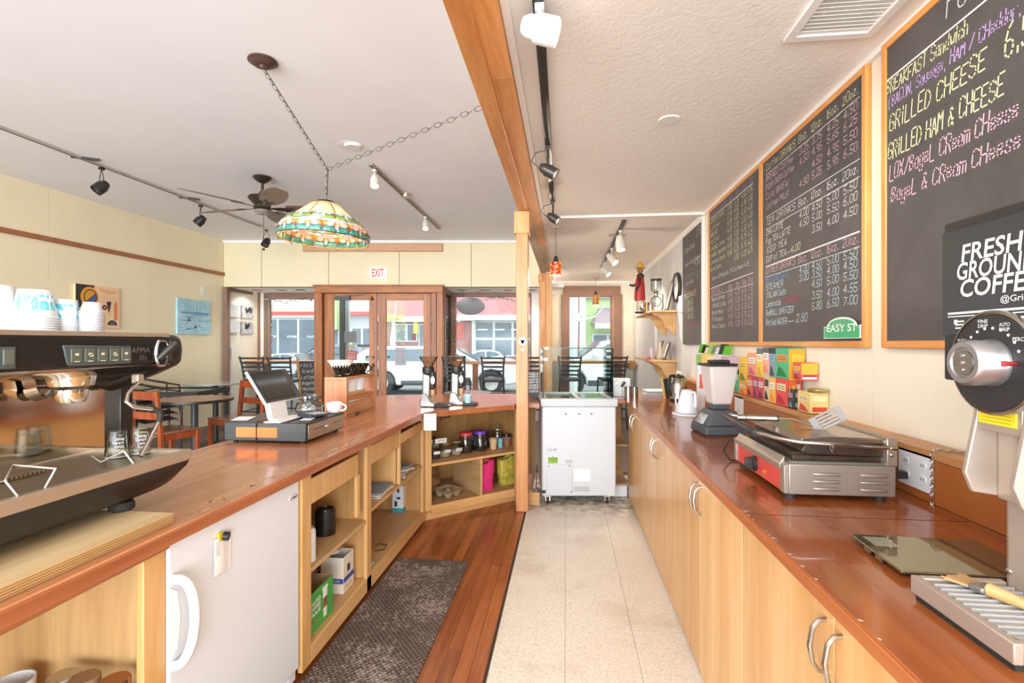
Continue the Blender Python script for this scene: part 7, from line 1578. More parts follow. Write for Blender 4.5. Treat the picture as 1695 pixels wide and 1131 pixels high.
# ---------------------------------------------------------------- ceiling fan
fz0 = 4.7; hub = C(434.5, 300, fz0); hub.z = 0; fn = thing('ceiling_fan', 'dark bronze five-blade ceiling fan with a pull chain over the dining room', 'ceiling fan', (hub.x, hub.y, ZL))
def L_(mb, prof, n=32): mb.lathe(prof, (hub.x, hub.y, 0), n); return mb
bz = mat('fan_bronze', '4b4238', .3, .08, 10, metal=.6)
L_(M(), [(.08, ZL - .001), (.085, ZL - .012), (.055, ZL - .04), (.02, ZL - .06)]).build('canopy', bz, fn); M().cyl((hub.x, hub.y, ZL - .05), (hub.x, hub.y, ZL - .16), .013).build('downrod', bz, fn)
L_(M(), [(.02, ZL - .135), (.045, ZL - .17), (.05, ZL - .185), (.12, ZL - .19), (.125, ZL - .205), (.10, ZL - .235), (.07, ZL - .265), (.075, ZL - .285), (.08, ZL - .30), (.06, ZL - .315), (1e-6, ZL - .318)]).build('motor_housing', bz, fn)
L_(M(), [(.062, ZL - .31), (.065, ZL - .33), (.045, ZL - .35), (1e-6, ZL - .352)]).build('switch_cup', mat('frost_cup', '8f8a80', .3, .05, metal=.3), fn)
bl_m = wood('blade_wood', '6f5a4c', '8d7768', 'x', .4, 1.0, rnd=.03)
zbl = ZL - .285
for k, a_ in enumerate((236, 164, 308, 20, 92)):
    a = math.radians(a_ + 6.0); R = Matrix.Translation((hub.x, hub.y, zbl)) @ Matrix.Rotation(a, 4, 'Z') @ Matrix.Rotation(math.radians(-13), 4, 'X')
    n = 12; out_ = []
    for i in range(n + 1): f = i / n; out_.append((.20 + .50 * f, .035 + .066 * math.sin(PI * min(1, f * .80 + .12)) ** .8 * (1 if f < .97 else .45)))
    poly_ = out_ + [(x, -y) for x, y in reversed(out_)]
    b_ = M(R).prism(poly_, -.003, .003, 'z').build('blade', bl_m, fn, bev=.001); M(R).prism([(.08, .012), (.15, .03), (.27, .04), (.27, .02), (.20, 0), (.27, -.02), (.27, -.04), (.15, -.03), (.08, -.012)], -.010, -.004, 'z').build('blade_iron', bz, b_)
cx_, cy_ = hub.x + .03, hub.y - .03; M().tube([(cx_, cy_, ZL - .33), (cx_, cy_, C(443, 409, fz0).z)], .0022, 5).ball((cx_, cy_, C(443, 414, fz0).z), .013, 10).build('pull_chain', bz, fn)
# ---------------------------------------------------------------- stained glass lamp
lc_ = C(537, 400, 2.8); lx, ly = lc_.x, lc_.y; tl_ = thing('stained_glass_lamp', 'large hanging stained glass lamp with pink flowers and green leaves', 'lamp', (lx, ly, 1.885))
TL = Matrix.Translation((lx, ly, 1.922)) @ Matrix.Rotation(math.radians(2.5), 4, FAC.to_3x3() @ Vector((0, 1, 0))) @ Matrix.Diagonal((1, 1, .8, 1))
def sg(name, c, e=.25, vv=.25, sc=30):
    m, t, b = nt(name); v = coords(t); cl = lin(c); d = tuple(x * (1 - vv) for x in cl[:3]) + (1,); l = tuple(min(1, x * (1 + vv) + .03) for x in cl[:3]) + (1,)
    col = ramp(t, noi(t, v, sc, 4, .7), [(.3, d), (.7, l)]); t.links.new(col, b.inputs['Base Color']); t.links.new(col, b.inputs['Emission Color']); setin(b, rough=.18, em=e); return m
SG = dict(cream=sg('glass_cream', 'f0cd94', .3), pink=sg('glass_pink', 'e0aaa2', .06), lil=sg('glass_lilac', 'd6c4da', .08), grn=sg('glass_leaf', '7f9c4c', .1, .45), teal=sg('glass_teal', '3f7f70', .06, .45), wht=sg('glass_white', 'e2dfe4', .05), amb=sg('glass_amber', 'c08a3c', .15, .4), red=sg('glass_red', '9a2f22', .1), lgt=sg('glass_pale_green', 'a9c79b', .06, .3))
KEY = list(SG); lead = mat('lead_came', '4a3f33', .35, .1, metal=.6)
prof = [(.045, .225), (.075, .215), (.165, .118), (.19, .105), (.222, .065), (.243, .025), (.246, -.02), (.238, -.045)]
def pr_(t_):                                  # profile point by parameter 0..7
    i = min(int(t_), 6); f = t_ - i; a, b_ = prof[i], prof[i + 1]; return (a[0] + (b_[0] - a[0]) * f, a[1] + (b_[1] - a[1]) * f)
def shell(mb, a0, a1, t0, t1, shape=None, mi=0, nseg=6, off=0.0):
    """patch of the dome between angles and profile parameters; shape(u) gives (lo, hi) fractions"""
    vs = []; fs = []
    for i in range(nseg + 1):
        u = i / nseg; lo, hi = shape(u) if shape else (0, 1); a = a0 + (a1 - a0) * u
        for j in range(4):
            f = lo + (hi - lo) * j / 3; r, z = pr_(t0 + (t1 - t0) * f); r += off; vs.append((r * math.cos(a), r * math.sin(a), z))
    for i in range(nseg):
        for j in range(3): fs.append((i * 4 + j, (i + 1) * 4 + j, (i + 1) * 4 + j + 1, i * 4 + j + 1))
    mb.add(vs, fs, mi)
gm_l = [SG[k] for k in KEY]; KI = {k: i for i, k in enumerate(KEY)}
mb = M(TL); NP = 8
for k in range(NP): shell(mb, 2 * PI * k / NP + .012, 2 * PI * (k + 1) / NP - .012, 1.0, 2.4, None, KI['cream'], 5)
shell(mb, 0, 2 * PI, 0, 1.0, None, KI['cream'], 24)
mb.build('cream_panels', SG['cream'] if False else gm_l, tl_, solid=.0025, kind='stuff')
NF = 11; mb = M(TL); mb2 = M(TL)
dia = lambda u: (.5 - .5 * (1 - abs(2 * u - 1)), .5 + .5 * (1 - abs(2 * u - 1)))
sc_l = lambda u: (0, .25 + .75 * math.sin(PI * u) ** .7)
for k in range(NF):
    a = 2 * PI * k / NF; w_ = PI / NF
    # base field
    for s_, (t0, t1, q) in enumerate(((2.4, 3.2, 'lgt'), (3.2, 4.1, 'grn'), (4.1, 4.5, 'wht'), (4.5, 5.3, 'amb'), (5.3, 6.4, 'teal'), (6.4, 6.75, 'amb'))):
        shell(mb, a - w_, a + w_ * 0, t0, t1, None, KI[q if (k + s_) % 5 else 'lgt'], 4); shell(mb, a, a + w_, t0, t1, None, KI[q], 4)
    shell(mb, a - w_ * .32, a + w_ * .32, 6.45, 7.0, lambda u: (0, 1 - abs(2 * u - 1) * .95), KI['pink'], 6, .001); shell(mb, a - w_, a - w_ * .34, 6.45, 6.9, lambda u: (0, .35), KI['amb'], 3)
    shell(mb, a + w_ * .34, a + w_, 6.45, 6.9, lambda u: (0, .35), KI['amb'], 3)
mb.build('glass_field', gm_l, tl_, solid=.0022, kind='stuff')
def pos(a, t_, off): r, z = pr_(t_); r += off; return TL @ Vector((r * math.cos(a), r * math.sin(a), z))
for row_, (tc_, ta_, sh, q, off) in enumerate(((2.65, .55, 0, 'lil', .003), (4.75, .55, .5, 'pink', .003))):
    for k in range(NF):
        a = 2 * PI * (k + sh) / NF; w_ = PI / NF; fm = M(TL)
        for p_, (da, dt, ra, rt) in enumerate(((0, -.35, .22, .38), (-.34, -.15, .26, .34), (.34, -.15, .26, .34), (-.5, .32, .26, .34), (.5, .32, .26, .34))):
            n = 10; vs = []
            for i in range(n): r, z = pr_(tc_ + dt + rt * math.sin(2 * PI * i / n)); r += off + .0006 * p_; aa = a + (da + ra * math.cos(2 * PI * i / n)) * w_; vs.append((r * math.cos(aa), r * math.sin(aa), z))
            for o_ in (0, -2 * off - .004): fm.add([(x * (1 + o_ / .2), y * (1 + o_ / .2), z) for x, y, z in vs], [tuple(range(n))], 0)
        for i_ in (0, -.0125):
            n = 8; vs = []
            for i in range(n): r, z = pr_(tc_ + .75 + .42 * math.sin(2 * PI * i / n)); r += off + .001 + i_; aa = a + .13 * math.cos(2 * PI * i / n) * w_; vs.append((r * math.cos(aa), r * math.sin(aa), z))
            fm.add(vs, [tuple(range(n))], 1)
            vs = [];
            for i in range(n): r, z = pr_(tc_ + .12 + .14 * math.sin(2 * PI * i / n)); r += off + .004 + i_ * 1.5; aa = a + .07 * math.cos(2 * PI * i / n) * w_; vs.append((r * math.cos(aa), r * math.sin(aa), z))
            fm.add(vs, [tuple(range(n))], 2)
            n = 4; vs = []
            for i in range(n): r, z = pr_(tc_ + .7 + .35 * math.sin(2 * PI * i / n)); r += off + i_; aa = a + w_ + .12 * math.cos(2 * PI * i / n) * w_; vs.append((r * math.cos(aa), r * math.sin(aa), z))
            fm.add(vs, [tuple(range(n))], 3)
        fm.build('glass_flower', [SG[q], SG['wht' if row_ == 0 else 'pink'], SG['cream'], SG['red']], tl_)
mb = M()
for k in range(NP): a = 2 * PI * k / NP; mb.tube([pos(a, t_, .001) for t_ in (.9, 1.4, 2.0, 2.4)], .0022, 5)
for t_ in (0.05, 1.0, 2.4, 6.42): mb.tube([pos(2 * PI * i / 48, t_, .0005) for i in range(48)], .002, 5, 0, True)
for k in range(NF):
    a = 2 * PI * k / NF; w_ = PI / NF
    for t0, am, ph in ((3.2, .35, 0), (3.95, .45, 0), (4.3, .3, 1), (5.3, .35, 1), (6.2, .45, 1)):
        ac_ = a + (w_ if ph else 0); mb.tube([pos(ac_ + w_ * (2 * i / 8 - 1), t0 + am * math.sin(PI * i / 8) - am * .5, .001) for i in range(9)], .0014, 4)
    mb.tube([pos(a - w_ * .32, 6.5, .001), pos(a, 7.0, .001), pos(a + w_ * .32, 6.5, .001)], .0016, 4); mb.ball(pos(a, 7.0, .0) - Z * .004, .003, 6)
mb.build('lead_lines', lead, tl_, kind='stuff')
M(TL).lathe([(.05, .224), (.046, .236), (.02, .245), (.008, .25), (1e-6, .252)], n=24).build('top_cap', lead, tl_)
M(TL).ball((0, 0, .09), .035, 14).build('bulb', emit('lamp_bulb', 'ffe3b0', 3), tl_); M(TL).cyl((0, 0, .12), (0, 0, .225), .012).build('socket', lead, tl_)
l = bpy.data.lights.new('lamp_light', 'POINT'); l.energy = 1.3; l.color = (1, .8, .55); l.shadow_soft_size = .04; o = bpy.data.objects.new('lamp_light', l); COL.objects.link(o); o.location = (lx, ly, 1.93)
jn = C(541, 281, 2.8); cn = onc(435, 100); top_ = TL @ Vector((0, 0, .25))
chm = mat('chain_grey', '77726c', .35, .1, metal=.7)
mb = links([cn - Z * .045, jn], 'c', chm, .034, .0085, .0017, 12); mb.build('chain', chm, tl_, kind='stuff')
mb = links([jn, top_], 'c', chm, .034, .0085, .0017, 12); mb.build('chain', chm, tl_, kind='stuff'); bx = onx(797, 178, -.371)
mb = links([jn, bx], 'c', chm, .04, .010, .0017, 12); mb.build('side_chain', chm, tl_, kind='stuff'); M().tube([cn - Z * .04 + Vector((.006, 0, 0)), jn + Vector((.008, 0, 0)), top_ + Vector((.004, 0, 0))], .0025, 6).build('cord', lead, tl_)
M().lathe([(.075, -.001), (.077, -.01), (.06, -.018), (.05, -.028), (.02, -.032), (.012, -.045), (1e-6, -.046)], cn, 28).build('ceiling_rose', mat('rose_brown', '57403a', .4, .1, metal=.3), tl_)
# ================================================================ WINDOW BAR, STOOLS, DINING FURNITURE
barw = wood('bar_top_wood', 'b9743c', 'd89c62', 'x', .35, .8, coat=.15)
def slab(u0, u1, d0, d1, z, lab, br=()):
    c = U((u0 + u1) / 2, (d0 + d1) / 2, z); t_ = thing('window_bar', lab, 'bar', c)
    M(FAC).box(u0, u1, d0, d1, z - .045, z).build('bar_top', barw, t_, bev=.004)
    for u in br: M(FAC).box(u - .05, u + .05, d0 + .06, d1, z - .13, z - .046).build('bracket', barw, t_, bev=.003)
    return t_
zb1 = 1.03
slab(fu(396, 8.15), fu(519, 8.15), 8.12, 8.48, zb1, 'pale wooden window bar across the left bay window', (fu(398, 8.2),))
s_ = slab(fu(741, 8.2), fu(887, 8.2), 8.14, 8.48, zb1 - .01, 'wooden window bar across the right bay window', ())
M(FAC).box(fu(782, 8.2), fu(791, 8.2), 8.2, 8.28, 0, zb1 - .056).build('bar_leg', doorw, s_, bev=.003)
slab(fu(912, 8.35), fu(1051, 8.35), 8.33, 8.85, zb1 - .01, 'wooden window bar under the tall cased window', (fu(1047, 8.4),))
stm = mat('stool_metal', '37393c', .4, .05); seatb = mat('stool_vinyl', '2c2e33', .35, .05)
def mk_stool(lab, loc):
    t_ = thing('bar_stool', lab, 'stool', loc, TH, 'ladder-back bar stools at the window bar', local=True); w, d_ = .15, .19
    for sx in (-1, 1):
        M().tube([(sx * w * 1.15, -d_ - .10, 1.12), (sx * w * 1.05, -d_ - .06, 1.0), (sx * w, -d_, .76), (sx * w * 1.1, -d_ - .04, .4), (sx * w * 1.2, -d_ - .07, .0)], .014, 8).build('back_post', stm, t_)
        M().tube([(sx * w, d_, .74), (sx * w * 1.2, d_ + .05, 0)], .013, 8).build('leg', stm, t_)
    for z in (1.095, 1.03, .965, .9, .835): y = -d_ - .10 * min(1, max(0, (z - .76) / .36)); M().tube([(-w * 1.1, y, z), (0, y - .02, z + .004), (w * 1.1, y, z)], [.012, .012, .012], 6).box(-w * 1.05, w * 1.05, y - .012, y - .004, z - .014, z + .014).build('slat', stm, t_)
    M().box(-w - .01, w + .01, -d_ + .01, d_ + .02, .73, .775).build('seat', seatb, t_, bev=.015, seg=3)
    M().tube([(-w * 1.12, -d_ - .03, .3), (w * 1.12, -d_ - .03, .3), (w * 1.12, d_ + .03, .3), (-w * 1.12, d_ + .03, .3)], .01, 6, 0, True).build('foot_ring', stm, t_); return t_
sps = [(432, 7.65, 'black ladder-back bar stool nearest the pale side wall at the left bay'), (477, 7.6, 'black ladder-back bar stool beside the folding chalk sign at the left bay'), (758, 7.75, 'black ladder-back bar stool behind the second coffee grinder'), (817, 7.7, 'black ladder-back bar stool in the middle of the right bay window'), (878, 7.85, 'black ladder-back bar stool seen between the two wooden posts'), (943, 7.85, 'black ladder-back bar stool behind the freezer glass, left of two'), (1011, 7.9, 'black ladder-back bar stool behind the freezer glass, right of two')]
st0 = None
for px, d_, lab in sps:
    p = U(fu(px, d_), d_); 
    if st0 is None: st0 = mk_stool(lab, p)
    else: dup(st0, p, TH + random.uniform(-.12, .12), lab)
# wooden dining chairs and tables
chw = wood('cherry_chair', '8a3518', 'b5572c', 'z', .3, .9, coat=.2, rnd=.04); chs = wood('chair_seat', '7a4a34', 'a87a5e', 'y', .22, .8, coat=.3)
def mk_chair(lab, loc, rz):
    t_ = thing('dining_chair', lab, 'chair', loc, rz, 'cherry wood dining chairs', local=True)
    for sx in (-1, 1): M().prism([(-.2, 0), (-.16, 0), (-.17, .45), (-.215, .86), (-.245, .86), (-.205, .45)], sx * .19 - .02, sx * .19 + .02, 'x').build('leg', chw, t_, bev=.003); M().box(sx * .19 - .02, sx * .19 + .02, .17, .21, 0, .43).build('leg', chw, t_, bev=.003)
    M().prism([(-.235, .77), (-.21, .77), (-.218, .85), (-.243, .85)], -.17, .17, 'x').build('top_rail', chw, t_, bev=.003); M().prism([(-.217, .58), (-.195, .58), (-.203, .65), (-.225, .65)], -.17, .17, 'x').build('back_rail', chw, t_, bev=.003)
    M().box(-.21, .21, -.18, .22, .432, .455).build('seat', chs, t_, bev=.006); M().box(-.17, .17, .18, .2, .37, .43).build('apron', chw, t_); 
    for sx in (-1, 1): M().box(sx * .19 - .01, sx * .19 + .01, -.16, .17, .37, .43).build('apron', chw, t_)
    return t_
def at2(px, dp): return U(fu(px, dp), dp)
ch = mk_chair('cherry wood chair with its back to the counter, nearest behind the espresso machine', at2(275, 5.05), TH - .35); dup(ch, at2(392, 5.95), TH + PI * 0 + 2.75, 'cherry wood chair on the far side of the round brown table behind the cash drawer')
def round_table(name, c, r, z, top, lab, base=stm, th=.03, rim=None):
    t_ = thing(name, lab, 'table', c); M().lathe([(r - .012, z - th), (r, z - th + .006), (r, z - .006), (r - .006, z)], c, 40).build('tabletop', top, t_)
    if rim: M().lathe([(r + .001, z - th), (r + .004, z - th * .5), (r + .001, z - .002)], c, 40).build('table_edge', rim, t_)
    M().cyl(c + Z * .03, c + Z * (z - th), .035).build('pedestal', base, t_); M().lathe([(.24, 0), (.24, .012), (.05, .035), (1e-6, .036)], c, 28).build('foot', base, t_); return t_
tc_ = at2(322, 5.25); round_table('round_table', tc_, .36, .74, wood('table_brown', '7d4a3c', 'a06a58', 'x', .25, .6, coat=.1), 'round brown laminate table with a dark edge between the two cherry chairs', rim=black)
round_table('round_table', at2(775, 5.85), .28, .745, mat('table_grey', 'b4b6ba', .2, .04), 'small round pale grey table behind the coffee grinders', rim=black)
gtop = mat('glass_table', 'a9b6b2', .08, .03, 6, metal=.1)
t_ = round_table('round_table', at2(357, 6.6), .36, .80, gtop, 'round glass-topped table against the left wall', th=.02)
gt_ = thing('glass_table', 'rectangular glass table with a thick black frame by the left wall', 'table', at2(292, 6.1), TH, None, local=True)
M().box(-.42, .42, -.3, .3, .735, .745).build('glass_top', gtop, gt_)
for a in ((-.46, .46, -.34, -.3), (-.46, .46, .3, .34), (-.46, -.42, -.3, .3), (.42, .46, -.3, .3)): M().box(*a, .70, .755).build('table_frame', black, gt_)
for sx in (-1, 1):
    for sy in (-1, 1): M().box(sx * .43 - .018, sx * .43 + .018, sy * .31 - .018, sy * .31 + .018, 0, .70).build('leg', black, gt_)
dk = thing('metal_chair', 'black metal chair whose curved top rail shows behind the glass table', 'chair', at2(303, 7.1), TH, None, local=True)
for sx in (-1, 1): M().tube([(sx * .2, .2, 0), (sx * .19, .18, .45), (sx * .19, .22, .86)], .014, 8).build('back_post', stm, dk); M().tube([(sx * .2, -.2, 0), (sx * .19, -.18, .45)], .014, 8).build('leg', stm, dk)
M().tube([(-.19, .22, .84), (0, .25, .82), (.19, .22, .84)], [.02, .024, .02], 8).build('top_rail', stm, dk); M().box(-.2, .2, -.2, .2, .44, .47).build('seat', seatb, dk, bev=.01)
# stack of wire armchairs: every chair of the stack
wst = mat('wire_dark', '3d3231', .35, .1, metal=.3)
def mk_wire(lab, loc, rz):
    t_ = thing('wire_armchair', lab, 'chair', loc, rz, 'stacked wire armchairs behind the cherry chair', local=True)
    for sx in (-1, 1):
        M().tube([(sx * .26, -.24, 0), (sx * .27, -.25, .4), (sx * .28, -.22, .60), (sx * .28, .0, .65), (sx * .25, .22, .72)], .011, 8).build('arm', wst, t_); M().tube([(sx * .22, .2, 0), (sx * .22, .18, .40), (sx * .22, .27, .88)], .011, 8).build('back_post', wst, t_)
    M().tube([(-.22, .27, .88), (-.1, .3, .93), (.1, .3, .93), (.22, .27, .88)], .011, 8).build('top_rail', wst, t_)
    mb = M(); 
    for k in range(15): x = -.2 + k * .4 / 14; mb.tube([(x, -.22, .41), (x, .1, .385), (x, .19, .42), (x, .27, .88 + .04 * math.cos(x * 7))], .004, 4)
    for y in (-.22, -.05, .12): mb.tube([(-.23, y, .40), (.23, y, .40)], .005, 4)
    mb.build('wire_seat', wst, t_, kind='stuff'); return t_
wc = mk_wire('bottom wire armchair of the dark stack behind the cherry chair', at2(250, 6.0), TH + 2.4)
for k, lab in enumerate(('second wire armchair from the bottom of the dark stack', 'third wire armchair from the bottom of the dark stack', 'topmost wire armchair of the dark stack with its curved arms free')): dup(wc, wc.location + Vector((.012 * (k + 1), -.015 * (k + 1), .075 * (k + 1))), wc.rotation_euler.z, lab)
# folding chalk sign beside the door
af = thing('folding_chalk_sign', 'wood framed standing chalk sign with white and yellow writing left of the door', 'sign', at2(511, 7.8), TH + .95, None, local=True)
M().prism([(-.16, 0), (-.14, 0), (.02, 1.08), (0, 1.08)], -.20, -.17, 'x').build('side_rail', maple, af); M().prism([(-.16, 0), (-.14, 0), (.02, 1.08), (0, 1.08)], .10, .13, 'x').build('side_rail', maple, af); M().prism([(-.15, .1), (-.145, .1), (.012, 1.04), (.007, 1.04)], -.17, .10, 'x').build('slate', cboard, af)
for nm_, c_, rows_ in (('chalk_writing', 'w', ('Hot', 'Iced', 'Lattes', 'Bagels', 'Mochas', 'Chai', 'Scones')), ('chalk_writing', 'y', ('Open', 'daily'))):
    mb = M()
    for i, w_ in enumerate(rows_): z = (.95 - i * .09) if c_ == 'w' else (.28 - i * .1); sl = .167; lettering(mb, w_, (-.15, -.1667 + .167 * z - .005, z), (1, 0, 0), Vector((0, sl, 1)).normalized(), .055, .22, .006, 0, .3)
    mb.build(nm_, chalk[c_], af, kind='stuff')
# black letter rack on the counter end, right of the near post
lr = thing('letter_rack', 'small black rack of cards with white lettering on the counter behind the near post', 'rack', U(fu(884, 4.45), 4.45, .8405), TH, None, local=True)
for k in range(4):
    M().prism([(-.02 + k * .02, .0), (-.014 + k * .02, .0), (.0 + k * .02, .07 + .05 * k), (-.006 + k * .02, .07 + .05 * k)], -.055, .05, 'x').build('card_panel', black, lr)
    mb = M(); 
    for i in range(2): lettering(mb, ('COOKIE', 'SCONES', 'MUFFIN', 'BAGELS')[k], (-.05, -.010 + k * .02 - .004, .045 + .05 * k - i * .024), (1, 0, 0), Vector((0, .2, 1)).normalized(), .015, .09, .003, 0, .2)
    mb.build('white_lettering', paper, lr)
# oval sign in the right bay window, seen from its dark back
c = C(779, 507, 8.2); CF = FAC.inverted() @ c; ov = M(FAC).lathe([(1e-6, -.012), (.225, -.012), (.23, 0), (.225, .012), (1e-6, .012)], CF, 40, 0, Matrix.Rotation(-PI / 2, 4, 'X') @ Matrix.Diagonal((1, .62, 1, 1))).build('oval_sign', mat('oval_dark', '3f4143', .5, .1, 6)); tag(ov, 'dark grey oval sign hanging high in the right bay window', 'sign')
M().tube([C(768, 497, 8.2), C(766, 480, 8.25)], .003, 5).tube([C(790, 497, 8.2), C(792, 480, 8.25)], .003, 5).build('hanging_wire', dkm, ov)
def garland(P, lab, amp=.03, n=60):
    pts = []; P = [Vector(p) for p in P]
    for i in range(n): f = i / (n - 1) * (len(P) - 1); k = min(int(f), len(P) - 2); pts.append(P[k].lerp(P[k + 1], f - k) + Vector((random.uniform(-1, 1), random.uniform(-.5, .5), random.uniform(-1, 1))) * amp)
    o = M().tube(pts, .0035, 4).build('string_lights', dkm); tag(o, lab, 'string lights'); mb = M()
    for p in pts[::2]: mb.ball(p - Z * .012, .008, 6)
    mb.build('small_bulbs', mat('pale_bulb', 'd9d2c0', .4), o, kind='stuff')
garland([C(452, 497, 8.42), C(475, 501, 8.42), C(500, 494, 8.42), C(518, 499, 8.42)], 'string of small lights along the top of the left bay window'); garland([C(452, 500, 8.44), C(448, 545, 8.44), C(449, 594, 8.44)], 'string of small lights down the left edge of the left bay window', .025)
garland([C(754, 488, 8.42), C(757, 512, 8.4), C(752, 560, 8.42), C(754, 590, 8.42)], 'string of small lights down the left side of the right bay window', .03); garland([C(805, 494, 8.42), C(828, 492, 8.42), C(852, 498, 8.42)], 'string of small lights along the top of the right bay window')
# pictures on the left walls
def canvas(px0, px1, py0, py1, lab, base, draw, mats, name='canvas_picture', cat='painting', th=.03, group=None):
    a = onx(px0, py1, XL + th); c = onx(px1, py0, XL + th); o = M().box(XL + .001, XL + th, a.y, c.y, a.z, c.z).build(name, base, None, bev=.002); tag(o, lab, cat, group); mb = M(); w, h = c.y - a.y, c.z - a.z
    P = lambda u, v, k=0: (XL + th + .0006 + k * .0004, a.y + u * w, a.z + v * h); draw(mb, P); mb.build('painted_shapes', mats, o, kind='stuff'); return o
def cdisk(mb, P, u, v, r, mi, k, a0=0, a1=2 * PI, asp=1.0):
    n = 20; pts = [P(u + r * math.cos(a0 + (a1 - a0) * i / n), v + r * asp * math.sin(a0 + (a1 - a0) * i / n), k) for i in range(n + (0 if a1 - a0 > 6.2 else 1))]; mb.add(pts, [tuple(range(len(pts)))], mi)
def abstract(mb, P):
    Q = lambda pts, mi, k=0: mb.add([P(u, v, k) for u, v in pts], [tuple(range(len(pts)))], mi)
    Q([(0, .35), (0, 1), (.42, 1), (.2, .6)], 0); cdisk(mb, P, .3, .72, .2, 1, 1, asp=1.2); cdisk(mb, P, .32, .72, .15, 0, 2, asp=1.2); cdisk(mb, P, .32, .72, .13, 2, 3, asp=1.2); cdisk(mb, P, .32, .72, .13, 1, 4, .7, .7 + PI, 1.2)
    Q([(.68, .65), (.8, .65), (.74, .35)], 0, 1); cdisk(mb, P, .64, .5, .06, 0, 1); cdisk(mb, P, .64, .5, .03, 3, 2); cdisk(mb, P, .82, .08, .12, 0, 1, 0, PI); cdisk(mb, P, .82, .1, .07, 2, 2, 0, PI); Q([(0, .28), (.2, .28), (.2, .22), (0, .22)], 4, 1); Q([(.86, .2), (.95, .2), (.95, .6), (.9, .68), (.86, .6)], 3, 1); Q([(.6, .02), (.66, .02), (.66, .35), (.6, .35)], 5, 1); Q([(.5, .95), (.9, .9), (.92, .86), (.7, .84), (.52, .9)], 5, 1)
canvas(125, 198, 478, 542, 'abstract painting in black, orange and cream on the left wall behind the cups', mat('canvas_peach', 'e9c59a', .6, .1, 5), abstract, [mat('paint_black', '2b2827', .5), mat('paint_ochre', 'dc9a35', .5), mat('paint_blue', '4a587f', .5), mat('paint_salmon', 'd9835a', .5), mat('paint_sky', '8fb5c9', .5), mat('paint_cream2', 'e2a877', .5)])
def blue(mb, P):
    r_ = random.Random(4)
    for k in range(70): u, v = r_.uniform(.05, .95), r_.uniform(.05, .6); w = r_.uniform(.03, .1); mb.quad(P(u - w, v), P(u + w, v), P(u + w, v + .012), P(u - w, v + .012), r_.choice((0, 1)))
    for u in (.2, .27, .33, .4, .46, .56): mb.quad(P(u, .62, 1), P(u + .012, .62, 1), P(u + .01, .88, 1), P(u, .88, 1), 0)
    mb.quad(P(.1, .58, 1), P(.95, .56, 1), P(.95, .64, 1), P(.1, .63, 1), 0)
    for u, v in ((.33, .42), (.52, .22)): mb.add([P(u - .05, v, 2), P(u + .05, v, 2), P(u + .03, v - .05, 2), P(u - .03, v - .05, 2)], [(0, 1, 2, 3)], 2); mb.quad(P(u - .012, v, 2), P(u + .012, v, 2), P(u + .006, v + .09, 2), P(u - .006, v + .09, 2), 2)
    cdisk(mb, P, .7, .78, .02, 3, 2)
canvas(294, 348, 499, 553, 'pale blue harbour painting on the left wall near the bay', mat('canvas_blue', 'a9d3e0', .6, .15, 6), blue, [mat('paint_blue2', '6fa3c6', .6), mat('paint_white2', 'd6e6ea', .6), mat('paint_navy', '3c5570', .6), mat('paint_orange', 'd98b63', .6)])
dvv = (A1 - A0).normalized(); nrm_ = Vector((-dvv.y, dvv.x, 0)); nrm_ = nrm_ if nrm_.x > 0 else -nrm_
for (pa_, pb2, py0, py1, lab, dk_) in ((377.5, 397.5, 504.5, 525, 'pale black-and-white landscape print, upper left of four', 0), (400.5, 418.5, 507, 527, 'dark black-and-white street print, upper right of four', 1), (379, 397, 531, 551, 'pale black-and-white town print, lower left of four', 0), (400.5, 418.5, 533, 553, 'dark black-and-white building print, lower right of four', 1)):
    def on(px, py):
        d = ray(px, py); n = nrm_; t_ = (A0 + n * .04).dot(n) / (d[0] * n.x + d[1] * n.y); return Vector((d[0] * t_, d[1] * t_, H + d[2] * t_))
    p, q = on(pa_, (py0 + py1) / 2), on(pb2, (py0 + py1) / 2); z0, z1 = on((pa_ + pb2) / 2, py1).z, on((pa_ + pb2) / 2, py0).z; m_ = (p + q) / 2; zc_ = (z0 + z1) / 2
    o = M().bar(Vector((p.x, p.y, zc_)) - nrm_ * .008, Vector((q.x, q.y, zc_)) - nrm_ * .008, .03, z1 - z0).build('photo_print', [mat('print_pale', 'cfd0d2', .5, .12, 10), mat('print_mid', 'b4b3b4', .5, .5, 14)][dk_]); tag(o, lab, 'print')
    if dk_:
        mb = M(); d2 = (q - p); r_ = random.Random(py0)
        for k in range(7): u = r_.uniform(.2, .75); v = r_.uniform(.25, .6); b0 = Vector((p.x, p.y, z0)) + d2 * u + Z * (z1 - z0) * v + nrm_ * .0078; mb.quad(b0, b0 + d2 * .16, b0 + d2 * .14 + Z * .05, b0 + Z * .06)
        mb.build('print_shapes', gblk, o, kind='stuff')
def plate(px, py, X, lab, hh=.12):
    c = onx(px, py, X); tag(M().box(X, X + .006, c.y - .035, c.y + .035, c.z - hh / 2, c.z + hh / 2).build('switch_plate', whitep, None, bev=.001), lab, 'switch')
plate(336, 482, XL, 'cream blank wall plate above the blue painting'); 
c = on(386, 583); tag(M().cb(c - nrm_ * .01, (.02, .08, .12), (0, 0, math.atan2(-dvv.x, dvv.y))).build('wall_socket', whitep), 'white wall socket below the four prints', 'socket')
